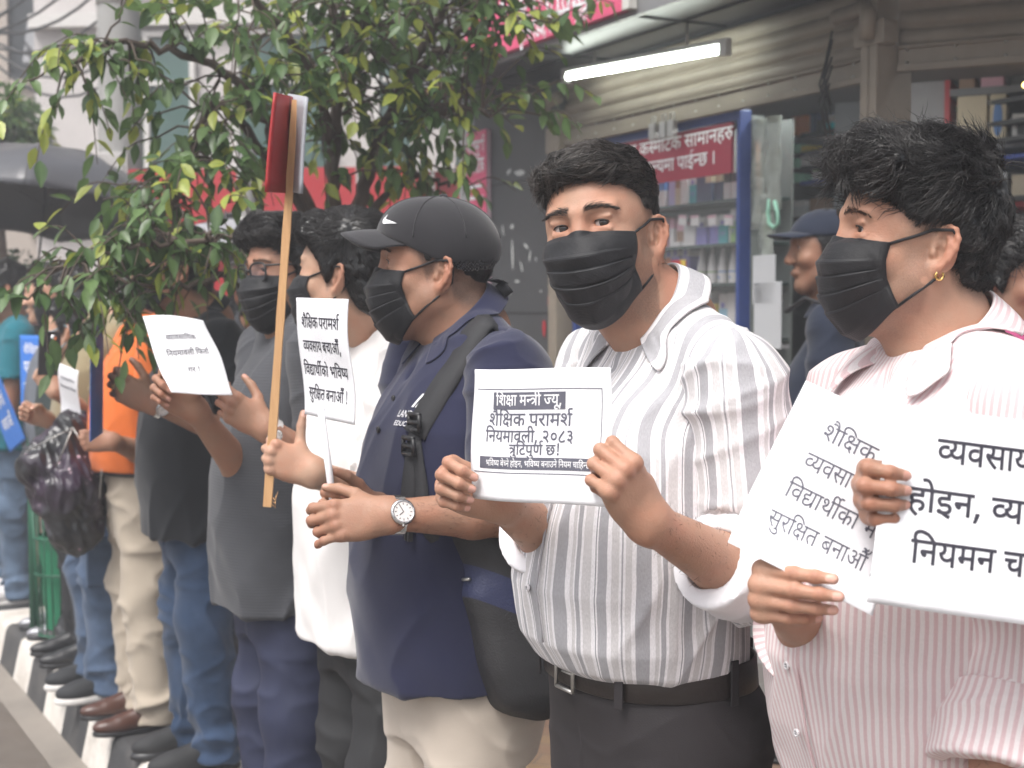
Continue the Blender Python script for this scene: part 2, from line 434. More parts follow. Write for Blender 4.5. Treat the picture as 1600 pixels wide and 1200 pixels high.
# ---------------------------------------------------------------- lettering outlines: glyph number -> closed contours (x, y, x, y ...)
GLYPHS = {
67: [[30,184,0,184,0,207,27,207,23,215,20,223,18,232,18,241,23,265,37,283,60,295,89,299,133,292,172,273,206,243,235,205,207,205,153,257,94,275,74,272,58,265,48,253,45,238,45,229,48,221,51,213,55,207,91,207,91,184,57,184,57,0,30,0]],
58: [[41,63,30,64,21,69,15,76,13,85,15,93,19,100,26,103,35,105,41,104,47,102,55,98,64,92,79,100,91,112,99,128,102,148,99,164,92,177,81,186,66,189,57,188,51,184,47,179,46,172,47,167,49,161,54,156,62,151,74,148,90,147,84,123,57,128,37,139,26,154,22,172,25,188,34,200,48,208,68,211,83,209,97,203,110,195,119,182,126,166,128,147,125,125,117,104,103,87,85,74,99,60,114,45,127,29,138,14,117,0,100,22,86,39,72,53,60,65,50,63],[197,184,197,0,170,0,170,184,140,184,140,207,232,207,232,184]],
179: [[208,184,208,0,181,0,181,108,170,104,159,101,145,98,130,98,114,99,99,101,86,105,75,109,61,99,51,90,45,81,43,69,43,63,46,56,51,50,58,45,68,41,82,40,86,40,90,40,88,46,88,52,89,61,94,67,101,71,109,72,121,70,130,63,136,55,138,45,137,37,133,31,128,26,122,22,128,15,134,7,141,0,149,-8,130,-22,121,-11,113,-1,105,9,99,18,95,17,91,17,86,17,82,17,63,18,47,23,34,32,24,42,17,55,15,68,18,85,27,99,40,110,55,120,42,131,32,142,27,155,25,169,28,185,38,199,55,208,77,211,96,208,113,201,124,189,127,172,125,157,120,145,111,134,98,124,105,123,112,122,119,121,126,121,141,122,155,125,168,130,181,137,181,184,151,184,151,207,242,207,242,184],[51,167,53,157,58,147,66,139,76,133,95,150,101,169,100,176,95,183,88,187,76,189,66,187,58,183,53,176]],
66: [[57,184,57,0,30,0,30,184,0,184,0,207,91,207,91,184]],
3: [],
50: [[170,184,170,0,143,0,143,83,69,83,69,71,68,62,64,55,59,52,53,50,47,51,40,55,33,59,27,65,21,72,17,79,14,86,13,93,14,98,17,103,24,106,33,107,42,107,42,184,0,184,0,207,204,207,204,184],[143,184,69,184,69,107,143,107]],
202: [[0,207,124,207,124,184,0,184],[68,99,68,81,67,73,63,67,58,64,51,63,43,64,34,70,26,77,19,87,14,97,12,106,13,113,17,118,23,122,33,123,128,123,128,99]],
269: [[42,22,27,44,109,94,96,109,85,119,73,125,60,127,51,126,41,124,31,120,18,114,9,139,21,144,33,148,46,151,60,152,72,151,84,148,94,142,105,134,115,123,127,109,127,184,0,184,0,207,189,207,189,184,154,184,154,0,127,0,127,78]],
68: [[-62,205,-67,216,-70,227,-73,238,-73,249,-70,269,-59,285,-43,295,-20,299,-2,296,13,289,25,277,36,259,45,236,54,207,91,207,91,184,57,184,57,0,30,0,30,184,0,184,0,207,29,207,19,237,9,259,-3,271,-19,275,-31,273,-39,267,-45,257,-46,244,-45,234,-43,224,-39,215,-35,205]],
190: [[0,207,196,207,196,184,0,184],[191,123,145,123,133,124,126,124,137,113,145,101,151,87,153,73,151,59,146,47,138,38,128,32,116,28,103,27,86,29,70,37,54,50,39,71,25,98,10,134,34,142,50,103,66,74,83,57,102,51,112,52,119,57,125,64,126,76,124,90,116,103,105,115,91,126,101,147,191,147]],
51: [[198,207,198,184,164,184,164,0,137,0,137,60,126,54,114,49,100,45,84,44,57,49,36,64,21,88,13,118,31,123,43,130,51,139,53,152,52,161,49,170,45,177,41,184,0,184,0,207],[43,100,51,86,60,76,72,70,86,68,102,69,115,75,127,82,137,91,137,184,70,184,78,166,80,148,71,118]],
70: [[-21,-82,-30,-85,-39,-87,-48,-89,-58,-89,-80,-86,-97,-76,-107,-61,-111,-42,-107,-24,-96,-10,-78,0,-54,4,-31,1,-10,-6,7,-16,23,-30,36,-46,48,-63,28,-76,9,-52,-9,-34,-29,-23,-52,-19,-67,-21,-78,-25,-84,-33,-86,-43,-84,-53,-78,-60,-69,-64,-59,-65,-51,-65,-43,-63,-36,-61,-29,-58]],
799: [[15,-43,20,-23,25,-1,29,20,32,39,64,39,66,35,61,17,54,-4,46,-24,38,-43]],
76: [[-60,205,-68,217,-76,225,-84,230,-91,233,-98,234,-107,234,-113,234,-120,232,-127,230,-134,227,-143,250,-135,253,-127,256,-118,257,-109,258,-95,256,-82,251,-71,242,-62,231,-61,231,-68,247,-74,258,-81,266,-88,272,-96,275,-105,276,-113,275,-119,274,-124,273,-129,271,-136,294,-122,297,-106,299,-89,297,-75,290,-62,279,-51,261,-41,237,-31,205]],
25: [[259,184,151,184,151,116,168,129,190,133,209,130,225,119,235,102,239,80,237,64,234,47,227,30,217,13,193,27,201,38,207,51,211,65,212,79,210,93,205,102,198,108,187,110,169,104,151,86,151,0,124,0,124,58,115,51,104,45,91,41,75,39,60,41,46,46,33,54,24,65,17,79,15,97,20,121,34,139,55,151,81,155,89,154,99,153,107,152,113,151,111,127,105,128,97,129,90,130,83,130,66,128,53,122,45,111,42,97,45,82,53,71,63,65,76,63,90,64,102,70,113,77,124,87,124,184,0,184,0,207,259,207]],
46: [[160,184,160,0,133,0,133,64,123,58,112,53,99,50,85,49,72,50,61,53,51,58,43,65,35,74,30,86,27,100,26,119,26,184,0,184,0,207,194,207,194,184],[133,184,53,184,53,123,54,111,54,101,56,94,57,89,60,84,63,80,73,74,88,72,101,74,113,79,123,85,133,93]],
52: [[132,14,114,-4,95,12,77,29,60,45,46,60,34,74,25,85,19,95,15,102,14,108,13,113,15,119,18,125,25,130,35,131,42,130,49,127,55,123,60,116,72,124,79,133,84,144,85,156,85,164,84,171,82,178,80,184,0,184,0,207,141,207,141,184,107,184,111,170,112,153,110,136,105,122,96,110,85,100,71,92,56,85,72,67,91,49,111,31]],
181: [[-63,205,-70,217,-75,229,-79,242,-80,254,-76,274,-65,287,-49,296,-28,299,-18,298,-9,297,0,294,7,291,0,269,-6,271,-12,274,-19,275,-26,276,-38,274,-46,268,-52,260,-53,249,-52,238,-49,227,-43,217,-36,205]],
44: [[0,207,190,207,190,184,155,184,155,0,128,0,128,99,68,99,68,81,67,73,63,67,58,64,51,63,43,64,34,70,26,77,19,87,14,97,12,106,13,113,17,118,23,122,33,123,128,123,128,184,0,184]],
57: [[190,184,156,184,156,0,129,0,129,55,119,49,108,44,94,41,78,39,61,41,46,46,33,55,23,66,17,79,15,95,20,121,35,139,57,151,85,155,90,155,96,154,102,154,109,153,114,152,118,151,116,127,110,128,102,129,94,130,86,130,68,128,54,121,45,110,42,96,45,81,53,71,64,65,78,63,94,65,108,70,120,78,129,87,129,184,0,184,0,207,190,207]],
54: [[0,184,0,207,231,207,231,184,196,184,196,0,169,0,169,118,167,119,165,119,157,118,148,115,140,109,132,100,125,87,119,69,93,77,98,92,104,104,96,110,88,114,79,117,70,118,58,116,49,110,44,101,42,90,44,78,49,66,58,54,70,42,85,29,103,13,85,-4,67,12,50,28,35,43,24,59,17,75,15,92,17,108,23,121,32,130,44,137,56,141,68,142,82,141,95,137,107,131,118,123,140,137,166,142,168,142,169,142,169,184]],
108: [[159,11,138,-4,107,38,80,69,71,68,62,68,52,69,43,74,37,81,35,90,36,99,41,105,47,108,56,110,62,109,69,107,76,103,85,97,98,104,110,115,117,130,120,147,117,165,109,177,97,185,81,187,70,186,59,184,49,181,37,175,28,198,41,204,54,208,68,210,82,211,100,209,115,204,129,195,139,183,145,166,148,147,145,125,136,105,123,89,105,78,120,62,135,44,148,27]],
106: [[92,40,73,42,57,49,44,59,33,73,27,89,25,107,27,125,33,141,44,155,57,165,73,171,91,173,110,171,126,165,140,155,150,141,157,125,159,106,157,88,150,72,140,59,127,49,110,42],[91,64,107,67,120,76,129,90,131,107,129,125,121,138,108,147,92,150,77,147,64,137,55,123,52,106,55,89,63,76,75,67]],
114: [[91,0,74,1,59,6,45,14,34,25,26,39,24,57,25,67,27,78,31,89,38,100,48,114,60,129,127,211,148,193,78,108,65,91,57,79,53,67,51,56,54,41,62,32,75,26,89,25,106,26,122,30,138,37,155,47,167,23,151,14,133,7,113,2]],
109: [[30,198,40,203,52,207,66,210,83,211,106,208,124,199,135,184,139,166,134,144,119,128,133,121,143,111,148,99,150,86,147,70,139,56,127,44,110,36,120,26,129,15,139,3,147,-8,126,-22,114,-7,104,7,94,20,85,30,75,29,64,29,54,30,45,35,39,42,37,51,39,59,43,66,50,69,58,71,65,70,73,68,81,63,91,56,105,60,115,67,120,76,122,87,120,97,113,106,103,113,88,115,77,114,64,113,63,137,81,138,94,141,103,145,109,150,112,157,113,165,111,175,105,182,95,186,84,187,73,187,61,184,50,180,38,175]],
69: [[-83,-4,-64,2,-45,4,-23,0,-7,-9,4,-24,7,-43,3,-61,-8,-76,-27,-86,-52,-89,-82,-85,-108,-74,-131,-56,-152,-33,-131,-19,-119,-34,-107,-45,-95,-54,-82,-61,-68,-64,-52,-65,-26,-59,-17,-41,-19,-31,-25,-24,-34,-20,-44,-19,-52,-19,-60,-21,-67,-23,-74,-26]],
35: [[173,184,124,184,124,116,105,116,91,116,79,114,69,110,60,106,47,91,42,72,44,57,49,45,58,36,69,30,81,26,94,25,111,26,125,29,138,34,152,40,161,16,146,10,129,5,113,1,95,0,74,2,54,9,38,19,26,34,18,52,15,73,18,93,27,110,40,123,57,132,76,138,96,140,97,140,97,184,0,184,0,207,173,207]],
39: [[211,184,211,0,184,0,184,184,140,184,140,107,139,94,137,83,134,74,128,66,120,59,110,53,98,50,84,49,57,54,38,68,33,77,29,88,27,101,26,117,26,184,0,184,0,207,246,207,246,184],[83,72,98,75,107,83,110,89,112,96,113,105,113,118,113,184,53,184,53,118,54,106,55,97,57,90,59,84,63,79,69,75,75,73]],
31: [[99,23,123,26,145,34,164,46,179,62,188,82,191,103,189,118,184,129,175,137,162,140,153,138,146,134,143,127,141,119,144,109,150,100,162,93,178,87,167,66,144,75,128,87,119,102,116,119,118,133,125,146,136,155,152,160,152,184,0,184,0,207,238,207,238,184,178,184,178,159,194,152,207,141,215,124,218,103,216,84,209,65,199,48,185,32,168,19,148,9,125,2,99,0,70,3,50,14,38,30,34,49,34,56,36,63,39,71,44,77,32,85,22,95,16,106,14,120,18,137,29,150,47,158,69,161,75,161,83,160,91,159,96,158,94,135,89,136,83,137,77,138,71,138,49,133,41,117,43,108,49,102,57,97,67,94,77,96,89,97,92,97,96,96,100,96,103,96,101,72,99,73,96,73,94,73,92,73,69,67,61,49,63,38,71,30,83,25]],
790: [[60,67,52,238,88,238,79,67],[49,18,51,29,55,35,62,39,70,40,77,39,84,35,89,29,90,18,89,8,84,1,77,-3,70,-5,62,-3,55,1,51,8]],
49: [[58,211,70,210,80,207,89,202,97,195,102,188,107,178,110,164,111,146,111,107,178,107,178,184,134,184,134,207,239,207,239,184,205,184,205,0,178,0,178,83,111,83,111,71,109,62,106,55,101,52,94,50,88,51,81,55,74,59,68,65,63,72,58,79,56,86,55,93,56,98,59,103,65,106,75,107,84,107,84,142,84,156,83,166,81,173,77,179,69,187,56,189,48,188,43,185,39,180,38,174,40,165,46,159,56,155,73,153,70,130,48,134,30,142,19,155,15,173,19,190,28,202,42,208]],
214: [[136,95,149,72,135,64,121,56,105,50,85,49,72,50,61,53,51,58,43,65,35,74,30,86,27,100,26,119,26,184,0,184,0,207,130,207,130,184,68,184],[87,72,96,73,104,75,112,78,120,82,53,169,53,123,53,111,54,101,55,94,57,89,60,84,63,80,73,74]],
48: [[195,184,161,184,161,0,134,0,134,55,124,49,112,44,98,41,80,39,63,41,47,46,34,55,24,66,17,79,15,95,20,121,35,139,59,151,88,155,93,155,100,154,106,154,113,153,119,152,123,151,121,128,114,130,106,131,98,131,89,132,83,131,77,131,122,75,128,80,134,85,134,184,0,184,0,207,195,207],[42,96,45,81,53,70,66,63,81,61,87,62,92,62,98,63,103,65,56,123,46,112]],
75: [[-56,205,-63,229,-70,247,-77,259,-85,268,-94,273,-105,274,-112,274,-118,273,-123,271,-128,270,-136,294,-122,297,-106,299,-89,297,-75,290,-62,279,-51,261,-41,237,-31,205]],
188: [[0,207,137,207,137,184,0,184],[170,67,163,61,155,55,145,49,134,44,121,41,106,39,82,43,63,54,51,70,47,92,48,101,51,110,56,118,62,124,13,123,13,147,110,147,116,147,122,147,127,147,130,147,127,123,117,123,99,121,85,115,77,105,74,91,76,79,83,70,94,64,106,63,121,65,135,70,146,78,156,87]],
61: [[107,23,118,27,127,33,132,40,134,49,132,61,125,69,112,75,93,76,73,74,58,67,49,56,46,41,47,31,50,21,56,11,65,0,80,-13,101,-30,83,-47,56,-24,36,-3,23,19,19,43,21,55,25,66,31,75,38,83,32,89,27,97,24,107,23,117,24,126,26,133,30,139,35,144,44,149,53,153,64,154,76,155,120,155,120,184,0,184,0,207,182,207,182,184,147,184,147,131,77,131,68,131,62,130,58,129,55,127,51,122,50,116,51,109,53,104,57,99,61,95,77,99,95,100,116,98,132,93,145,85,153,75,159,63,160,51,157,33,149,19,135,8,116,1]],
79: [[57,184,57,0,30,0,30,184,0,184,0,207,91,207,91,184],[30,205,23,229,16,247,9,259,1,268,-8,273,-19,274,-26,274,-32,273,-37,271,-42,270,-50,294,-36,297,-20,299,-3,297,11,290,24,279,35,261,45,237,55,205]],
11: [[90,74,81,73,71,72,62,69,54,66,39,76,27,88,19,101,17,117,17,126,20,133,24,139,29,144,37,149,47,153,59,154,74,155,105,155,105,184,0,184,0,207,168,207,168,184,132,184,132,131,70,131,61,131,56,130,52,129,48,127,45,122,43,116,45,108,48,102,53,97,58,92,74,97,92,98,114,95,133,85,145,71,149,51,146,32,135,17,119,7,96,1,106,-3,117,-6,127,-10,138,-13,127,-37,109,-28,91,-19,74,-9,59,0,41,2,27,6,19,12,16,22,17,28,21,34,26,37,34,39,40,38,47,35,55,30,65,23,69,23,73,23,94,24,109,29,119,38,122,51,120,61,114,68,104,73]],
13: [[0,207,188,207,188,184,151,184,159,170,162,155,155,128,135,109,147,98,157,85,164,69,166,51,164,35,159,23,150,13,138,6,125,1,109,0,91,3,73,10,56,24,40,43,25,70,10,104,33,113,43,88,54,67,65,49,78,36,92,27,107,25,119,26,129,31,136,40,138,53,136,66,131,79,122,90,110,100,99,99,88,98,86,121,108,124,123,130,132,140,135,154,133,164,130,172,124,179,117,184,0,184]],
30: [[216,184,182,184,182,0,155,0,155,55,145,49,134,44,121,41,106,39,82,43,63,54,51,70,47,92,48,101,51,110,56,118,62,124,13,123,13,147,110,147,116,147,122,147,127,147,130,147,127,123,117,123,99,121,85,115,77,105,74,91,76,79,83,70,94,64,106,63,121,64,134,70,145,78,155,87,155,184,0,184,0,207,216,207]],
557: [[85,155,90,155,96,154,102,154,109,153,114,152,118,151,116,127,110,128,102,129,94,130,86,130,68,128,54,121,45,110,42,96,45,81,53,71,65,65,80,63,95,65,109,70,122,79,133,91,129,104,127,118,145,123,157,130,165,139,167,152,166,161,163,170,159,177,155,184,0,184,0,207,312,207,312,184,278,184,278,0,251,0,251,60,240,54,228,49,214,45,198,44,183,46,169,50,157,58,147,68,138,61,129,54,119,48,107,43,94,40,78,39,61,41,46,46,33,55,24,66,17,79,15,95,20,121,35,139,57,151],[157,100,165,86,174,76,186,70,200,68,216,69,229,75,241,82,251,91,251,184,184,184,192,166,194,148,185,118]],
60: [[196,184,196,0,169,0,169,89,159,86,149,85,139,84,127,84,112,84,97,86,83,89,71,92,64,88,56,84,71,67,88,49,107,31,127,14,109,-4,91,12,73,29,58,45,44,60,33,74,24,85,18,95,15,102,14,108,13,113,15,119,18,125,25,130,35,131,42,130,49,127,55,123,60,117,66,124,70,133,72,143,72,153,72,162,71,171,69,178,67,184,0,184,0,207,230,207,230,184],[123,107,135,108,147,109,157,110,169,113,169,184,94,184,96,177,98,170,99,162,99,153,99,140,96,128,92,119,87,111,105,108]],
24: [[157,73,153,52,141,38,125,29,104,27,77,32,53,48,31,76,10,119,33,127,48,96,64,71,82,56,102,51,113,52,122,57,128,64,130,76,129,87,123,98,116,107,106,116,97,114,87,114,85,137,104,139,117,145,124,154,127,165,125,175,119,182,110,186,101,187,89,187,78,184,68,180,57,175,49,198,58,203,70,207,84,210,99,211,122,207,139,198,150,183,153,165,147,142,131,125,134,122,137,118,150,117,162,117,172,117,181,118,189,119,198,121,198,184,174,184,174,207,346,207,346,184,311,184,311,0,284,0,284,184,225,184,225,0,198,0,198,97,190,95,182,94,174,93,166,93,160,93,152,94,155,84],[281,205,273,217,265,225,257,230,250,233,243,234,234,234,228,234,221,232,214,230,207,227,198,250,206,253,214,256,223,257,232,258,247,256,259,251,270,242,279,231,280,231,273,247,267,258,260,266,253,272,245,275,236,276,228,275,222,274,217,273,212,271,205,294,219,297,235,299,252,297,266,290,279,279,290,261,300,237,310,205]],
5: [[-63,282,-61,289,-58,294,-53,297,-46,299,-40,297,-35,294,-31,289,-30,282,-31,276,-35,271,-40,267,-46,266,-53,267,-58,271,-61,276],[23,288,13,259,-3,241,-22,230,-46,227,-69,230,-88,241,-104,260,-117,288,-94,296,-85,275,-74,261,-61,252,-45,249,-28,252,-16,261,-8,276,-2,296]],
536: [[88,-4,63,0,43,10,30,25,26,45,28,62,36,77,27,85,20,94,16,105,14,117,15,126,17,133,21,139,26,144,35,149,44,153,54,154,67,155,90,155,90,184,0,184,0,207,233,207,233,184,198,184,198,-4,171,-4,171,34,163,25,152,17,140,9,125,2,108,-2],[171,184,117,184,117,131,68,131,59,131,53,130,49,129,46,127,42,122,41,116,42,109,45,103,49,97,55,92,73,98,92,100,97,100,103,99,109,99,115,98,120,98,124,97,122,73,116,74,109,75,102,75,94,76,76,74,63,68,55,59,53,47,55,35,63,26,74,21,88,20,113,23,134,34,153,50,171,70]],
41: [[184,184,184,0,157,0,157,60,147,54,134,49,120,45,103,44,76,48,55,60,38,80,28,107,55,115,72,126,82,139,85,156,83,170,77,181,68,187,57,189,49,188,43,185,39,180,38,174,45,160,65,154,62,130,43,135,28,143,19,156,15,173,18,189,27,201,41,208,57,211,71,209,83,205,95,197,104,187,110,173,112,156,109,134,99,116,83,102,61,91,69,81,78,73,89,69,105,68,121,69,134,74,146,82,157,92,157,184,130,184,130,207,219,207,219,184]],
441: [[30,184,0,184,0,207,29,207,19,237,9,259,-3,271,-19,275,-31,273,-39,267,-45,257,-46,244,-45,234,-43,224,-39,215,-35,205,-62,205,-67,216,-70,227,-73,238,-73,249,-70,269,-59,285,-43,295,-20,299,-7,297,5,293,15,287,24,278,31,287,40,293,52,297,66,299,76,298,86,297,94,294,101,291,94,269,88,271,82,274,75,275,68,276,57,274,48,268,43,260,41,249,41,249,41,249,45,240,48,230,51,219,54,207,91,207,91,184,57,184,57,0,30,0]],
40: [[160,184,160,0,133,0,133,109,97,109,79,109,67,107,57,104,50,100,44,91,42,79,45,63,54,47,69,31,90,13,72,-4,58,9,44,23,32,36,23,50,17,65,15,81,16,92,19,102,25,110,31,117,42,124,54,129,70,132,91,133,133,133,133,184,0,184,0,207,195,207,195,184]],
47: [[153,184,153,116,162,123,171,129,181,132,193,133,212,130,228,119,238,102,242,80,240,64,237,47,230,30,220,13,196,27,204,38,210,51,214,65,215,79,213,93,208,102,200,108,190,110,172,104,153,86,153,0,126,0,126,64,118,58,108,53,96,50,83,49,70,50,59,53,49,59,42,66,35,76,30,87,27,101,26,118,26,184,0,184,0,207,262,207,262,184],[53,184,53,120,54,104,55,94,58,86,63,80,71,74,83,72,96,74,107,78,117,85,126,93,126,184]],
27: [[69,184,69,78,68,70,65,64,60,61,53,59,45,61,35,66,27,74,20,83,15,93,14,103,15,110,18,115,24,119,34,120,42,120,42,184,0,184,0,207,193,207,193,184,158,184,158,0,131,0,131,184]],
215: [[123,107,133,108,142,108,150,109,159,111,162,87,154,85,145,84,136,84,127,84,112,84,97,86,83,89,71,92,64,88,56,84,71,67,88,49,107,31,127,14,109,-4,91,12,73,29,58,45,44,60,33,74,24,85,18,95,15,102,14,108,13,113,15,119,18,125,25,130,35,131,42,130,49,127,55,123,60,117,66,124,70,133,72,143,72,153,72,162,71,171,69,178,67,184,0,184,0,207,134,207,134,184,94,184,96,177,98,170,99,162,99,153,99,140,96,128,92,119,87,111,105,108]],
417: [[173,99,172,84,167,69,161,55,152,42,128,56,135,64,141,75,145,86,146,98,145,109,140,117,133,122,123,124,112,122,101,117,93,107,82,98,69,91,56,85,72,67,91,49,111,31,132,14,114,-4,95,12,77,29,60,45,46,60,34,74,25,85,19,95,15,102,14,108,13,113,15,119,18,125,25,130,35,131,42,130,49,127,55,123,60,116,72,124,79,133,84,144,85,156,85,164,84,171,82,178,80,184,0,184,0,207,192,207,192,184,107,184,111,170,112,153,112,148,111,143,121,146,131,147,147,144,161,135,170,119]],
210: [[0,207,172,207,172,184,0,184],[179,116,172,118,165,119,157,118,148,115,140,109,132,100,125,87,119,69,93,77,98,92,104,104,96,110,88,114,79,117,70,118,58,116,49,110,44,101,42,90,44,78,49,66,58,54,70,42,85,29,103,13,85,-4,67,12,50,28,35,43,24,59,17,75,15,92,17,108,23,121,32,130,43,137,56,141,68,142,82,141,95,137,107,131,118,123,140,137,167,142,171,142,177,141,181,140,185,139]],
12: [[90,74,81,73,71,72,62,69,54,66,39,76,27,88,19,101,17,117,17,126,20,133,24,139,29,144,37,149,47,153,59,154,74,155,105,155,105,184,0,184,0,207,168,207,168,184,132,184,132,131,70,131,61,131,56,130,52,129,48,127,45,122,43,116,45,108,48,102,53,97,58,92,74,97,92,98,114,95,133,85,145,71,149,51,146,32,135,17,119,7,96,1,106,-3,117,-6,127,-10,138,-13,127,-37,109,-28,91,-19,74,-9,59,0,41,2,27,6,19,12,16,22,17,28,21,34,26,37,34,39,40,38,47,35,55,30,65,23,69,23,73,23,94,24,109,29,119,38,122,51,120,61,114,68,104,73],[98,205,91,217,86,229,82,242,81,254,85,274,96,287,112,296,133,299,143,298,152,297,161,294,168,291,161,269,155,271,149,274,142,275,135,276,123,274,115,268,109,260,108,249,109,238,112,227,118,217,125,205]],
104: [[65,207,92,207,92,0,65,0]],
549: [[275,184,275,0,248,0,248,64,238,58,227,53,215,50,200,49,188,50,176,53,166,58,158,65,151,73,147,83,69,83,69,71,68,62,64,55,59,52,53,50,47,51,40,55,33,59,27,65,21,72,17,79,14,86,13,93,14,98,17,103,24,106,33,107,42,107,42,184,0,184,0,207,310,207,310,184],[69,107,142,107,142,113,142,119,142,184,69,184],[248,184,169,184,169,123,169,111,170,101,171,94,173,89,176,84,179,80,189,74,203,72,216,74,228,79,239,85,248,93]],
6: [[-62,257,-60,265,-56,271,-50,275,-43,277,-36,275,-30,271,-26,265,-25,257,-26,250,-30,244,-36,239,-43,238,-50,239,-56,244,-60,250]],
801: [[24,18,25,29,30,35,37,39,44,40,52,39,59,35,64,29,65,18,64,8,59,1,52,-3,44,-5,37,-3,30,1,25,8]],
813: [[49,138,41,139,34,143,30,150,28,161,30,171,34,178,41,182,49,183,57,182,64,178,68,171,70,161,68,150,64,143,57,139],[49,-5,41,-3,34,1,30,8,28,18,30,29,34,36,41,39,49,41,57,39,64,36,68,29,70,18,68,8,64,1,57,-3]],
115: [[24,157,25,171,31,184,39,195,50,203,64,209,80,211,103,207,121,195,132,177,136,155,133,135,124,119,110,108,90,102,94,100,98,97,102,95,106,91,153,53,164,43,171,33,174,23,176,11,175,1,171,-8,167,-17,160,-26,139,-10,143,-5,146,0,147,5,148,11,147,18,145,23,141,28,135,34,55,100,40,115,30,129,25,142],[50,155,52,142,58,132,67,126,79,124,91,126,101,133,107,143,109,156,107,168,101,178,92,185,80,187,68,185,59,178,52,168]],
110: [[143,42,139,25,129,12,113,2,92,-1,79,1,66,5,55,11,47,20,42,31,40,44,41,53,43,61,46,70,52,80,62,92,75,107,59,123,46,137,37,150,30,160,25,169,23,177,21,185,21,193,21,197,21,201,22,206,23,211,51,206,50,199,49,193,50,185,52,177,56,167,64,156,75,142,92,125,108,142,119,156,127,168,132,177,135,185,135,192,135,199,133,206,161,211,163,202,163,193,163,185,161,176,158,168,153,159,146,149,137,137,124,123,109,107,123,92,132,79,138,69,141,59,142,51],[67,46,68,37,72,30,80,25,91,23,101,25,109,29,114,37,116,45,116,51,114,56,112,62,107,69,101,78,91,89,82,78,75,70,71,63,68,56,67,51]],
107: [[92,211,113,207,129,198,140,184,143,166,142,154,137,141,129,129,118,115,101,101,80,85,121,53,132,43,139,33,143,23,144,11,143,1,140,-8,135,-17,129,-26,107,-10,111,-5,114,0,116,5,117,11,116,18,114,23,110,28,103,34,43,85,44,92,75,113,98,132,111,149,116,166,114,175,109,182,101,186,92,187,83,186,76,183,71,177,70,170,71,163,75,157,82,152,93,148,77,129,63,137,53,146,47,158,45,172,46,181,49,190,56,198,65,205,77,209]],
111: [[159,-22,153,-12,147,0,141,12,135,25,129,38,124,50,119,61,116,69,110,69,104,69,90,70,76,73,63,77,51,84,42,94,34,107,30,123,28,143,29,159,33,176,39,194,48,211,76,204,67,188,61,172,56,156,55,139,58,119,66,104,81,95,103,92,106,92,109,92,107,99,107,104,108,114,114,121,122,124,130,126,142,124,151,117,157,109,158,99,157,90,153,83,147,77,139,74,144,62,151,48,159,32,167,16,175,1,183,-12]],
37: [[119,74,110,73,100,72,91,69,83,66,68,76,56,88,48,101,46,117,47,126,49,133,53,139,58,144,66,149,76,153,88,154,103,155,134,155,134,184,0,184,0,207,197,207,197,184,161,184,161,131,99,131,91,131,85,130,81,129,77,127,74,122,72,116,73,108,77,102,82,97,87,92,103,97,121,98,143,95,162,85,174,71,178,51,174,31,162,15,141,4,112,0,81,4,54,15,30,31,8,53,29,69,48,49,67,35,89,27,112,25,141,31,151,51,149,61,143,68,133,73]],
36: [[200,184,124,184,124,138,147,126,165,109,176,89,180,66,177,45,169,28,156,16,139,7,120,2,99,0,65,5,38,19,21,42,15,72,18,93,27,109,40,123,57,132,76,138,96,140,97,140,97,184,0,184,0,207,200,207],[98,24,119,27,137,34,149,47,153,67,150,82,143,95,131,107,114,116,103,116,80,114,62,107,54,100,47,92,43,82,42,70,46,50,58,35,76,27]],
742: [[54,284,55,290,59,294,63,298,69,299,75,298,80,294,83,290,84,284,83,278,80,273,75,270,69,269,63,270,59,273,55,278],[57,184,57,0,30,0,30,184,0,184,0,207,25,207,17,218,9,225,2,230,-5,233,-12,234,-20,234,-27,234,-34,232,-41,230,-48,227,-56,250,-49,253,-40,256,-32,257,-22,258,-8,256,4,251,15,242,24,231,25,231,19,247,12,258,6,266,-1,272,-9,275,-19,276,-26,275,-32,274,-37,273,-42,271,-50,294,-36,297,-20,299,-4,297,9,292,28,298,36,279,45,266,56,258,70,255,85,258,95,267,102,280,108,299,130,291,122,264,109,247,91,237,70,234,56,236,44,240,47,232,50,224,52,215,54,207,91,207,91,184]],
}
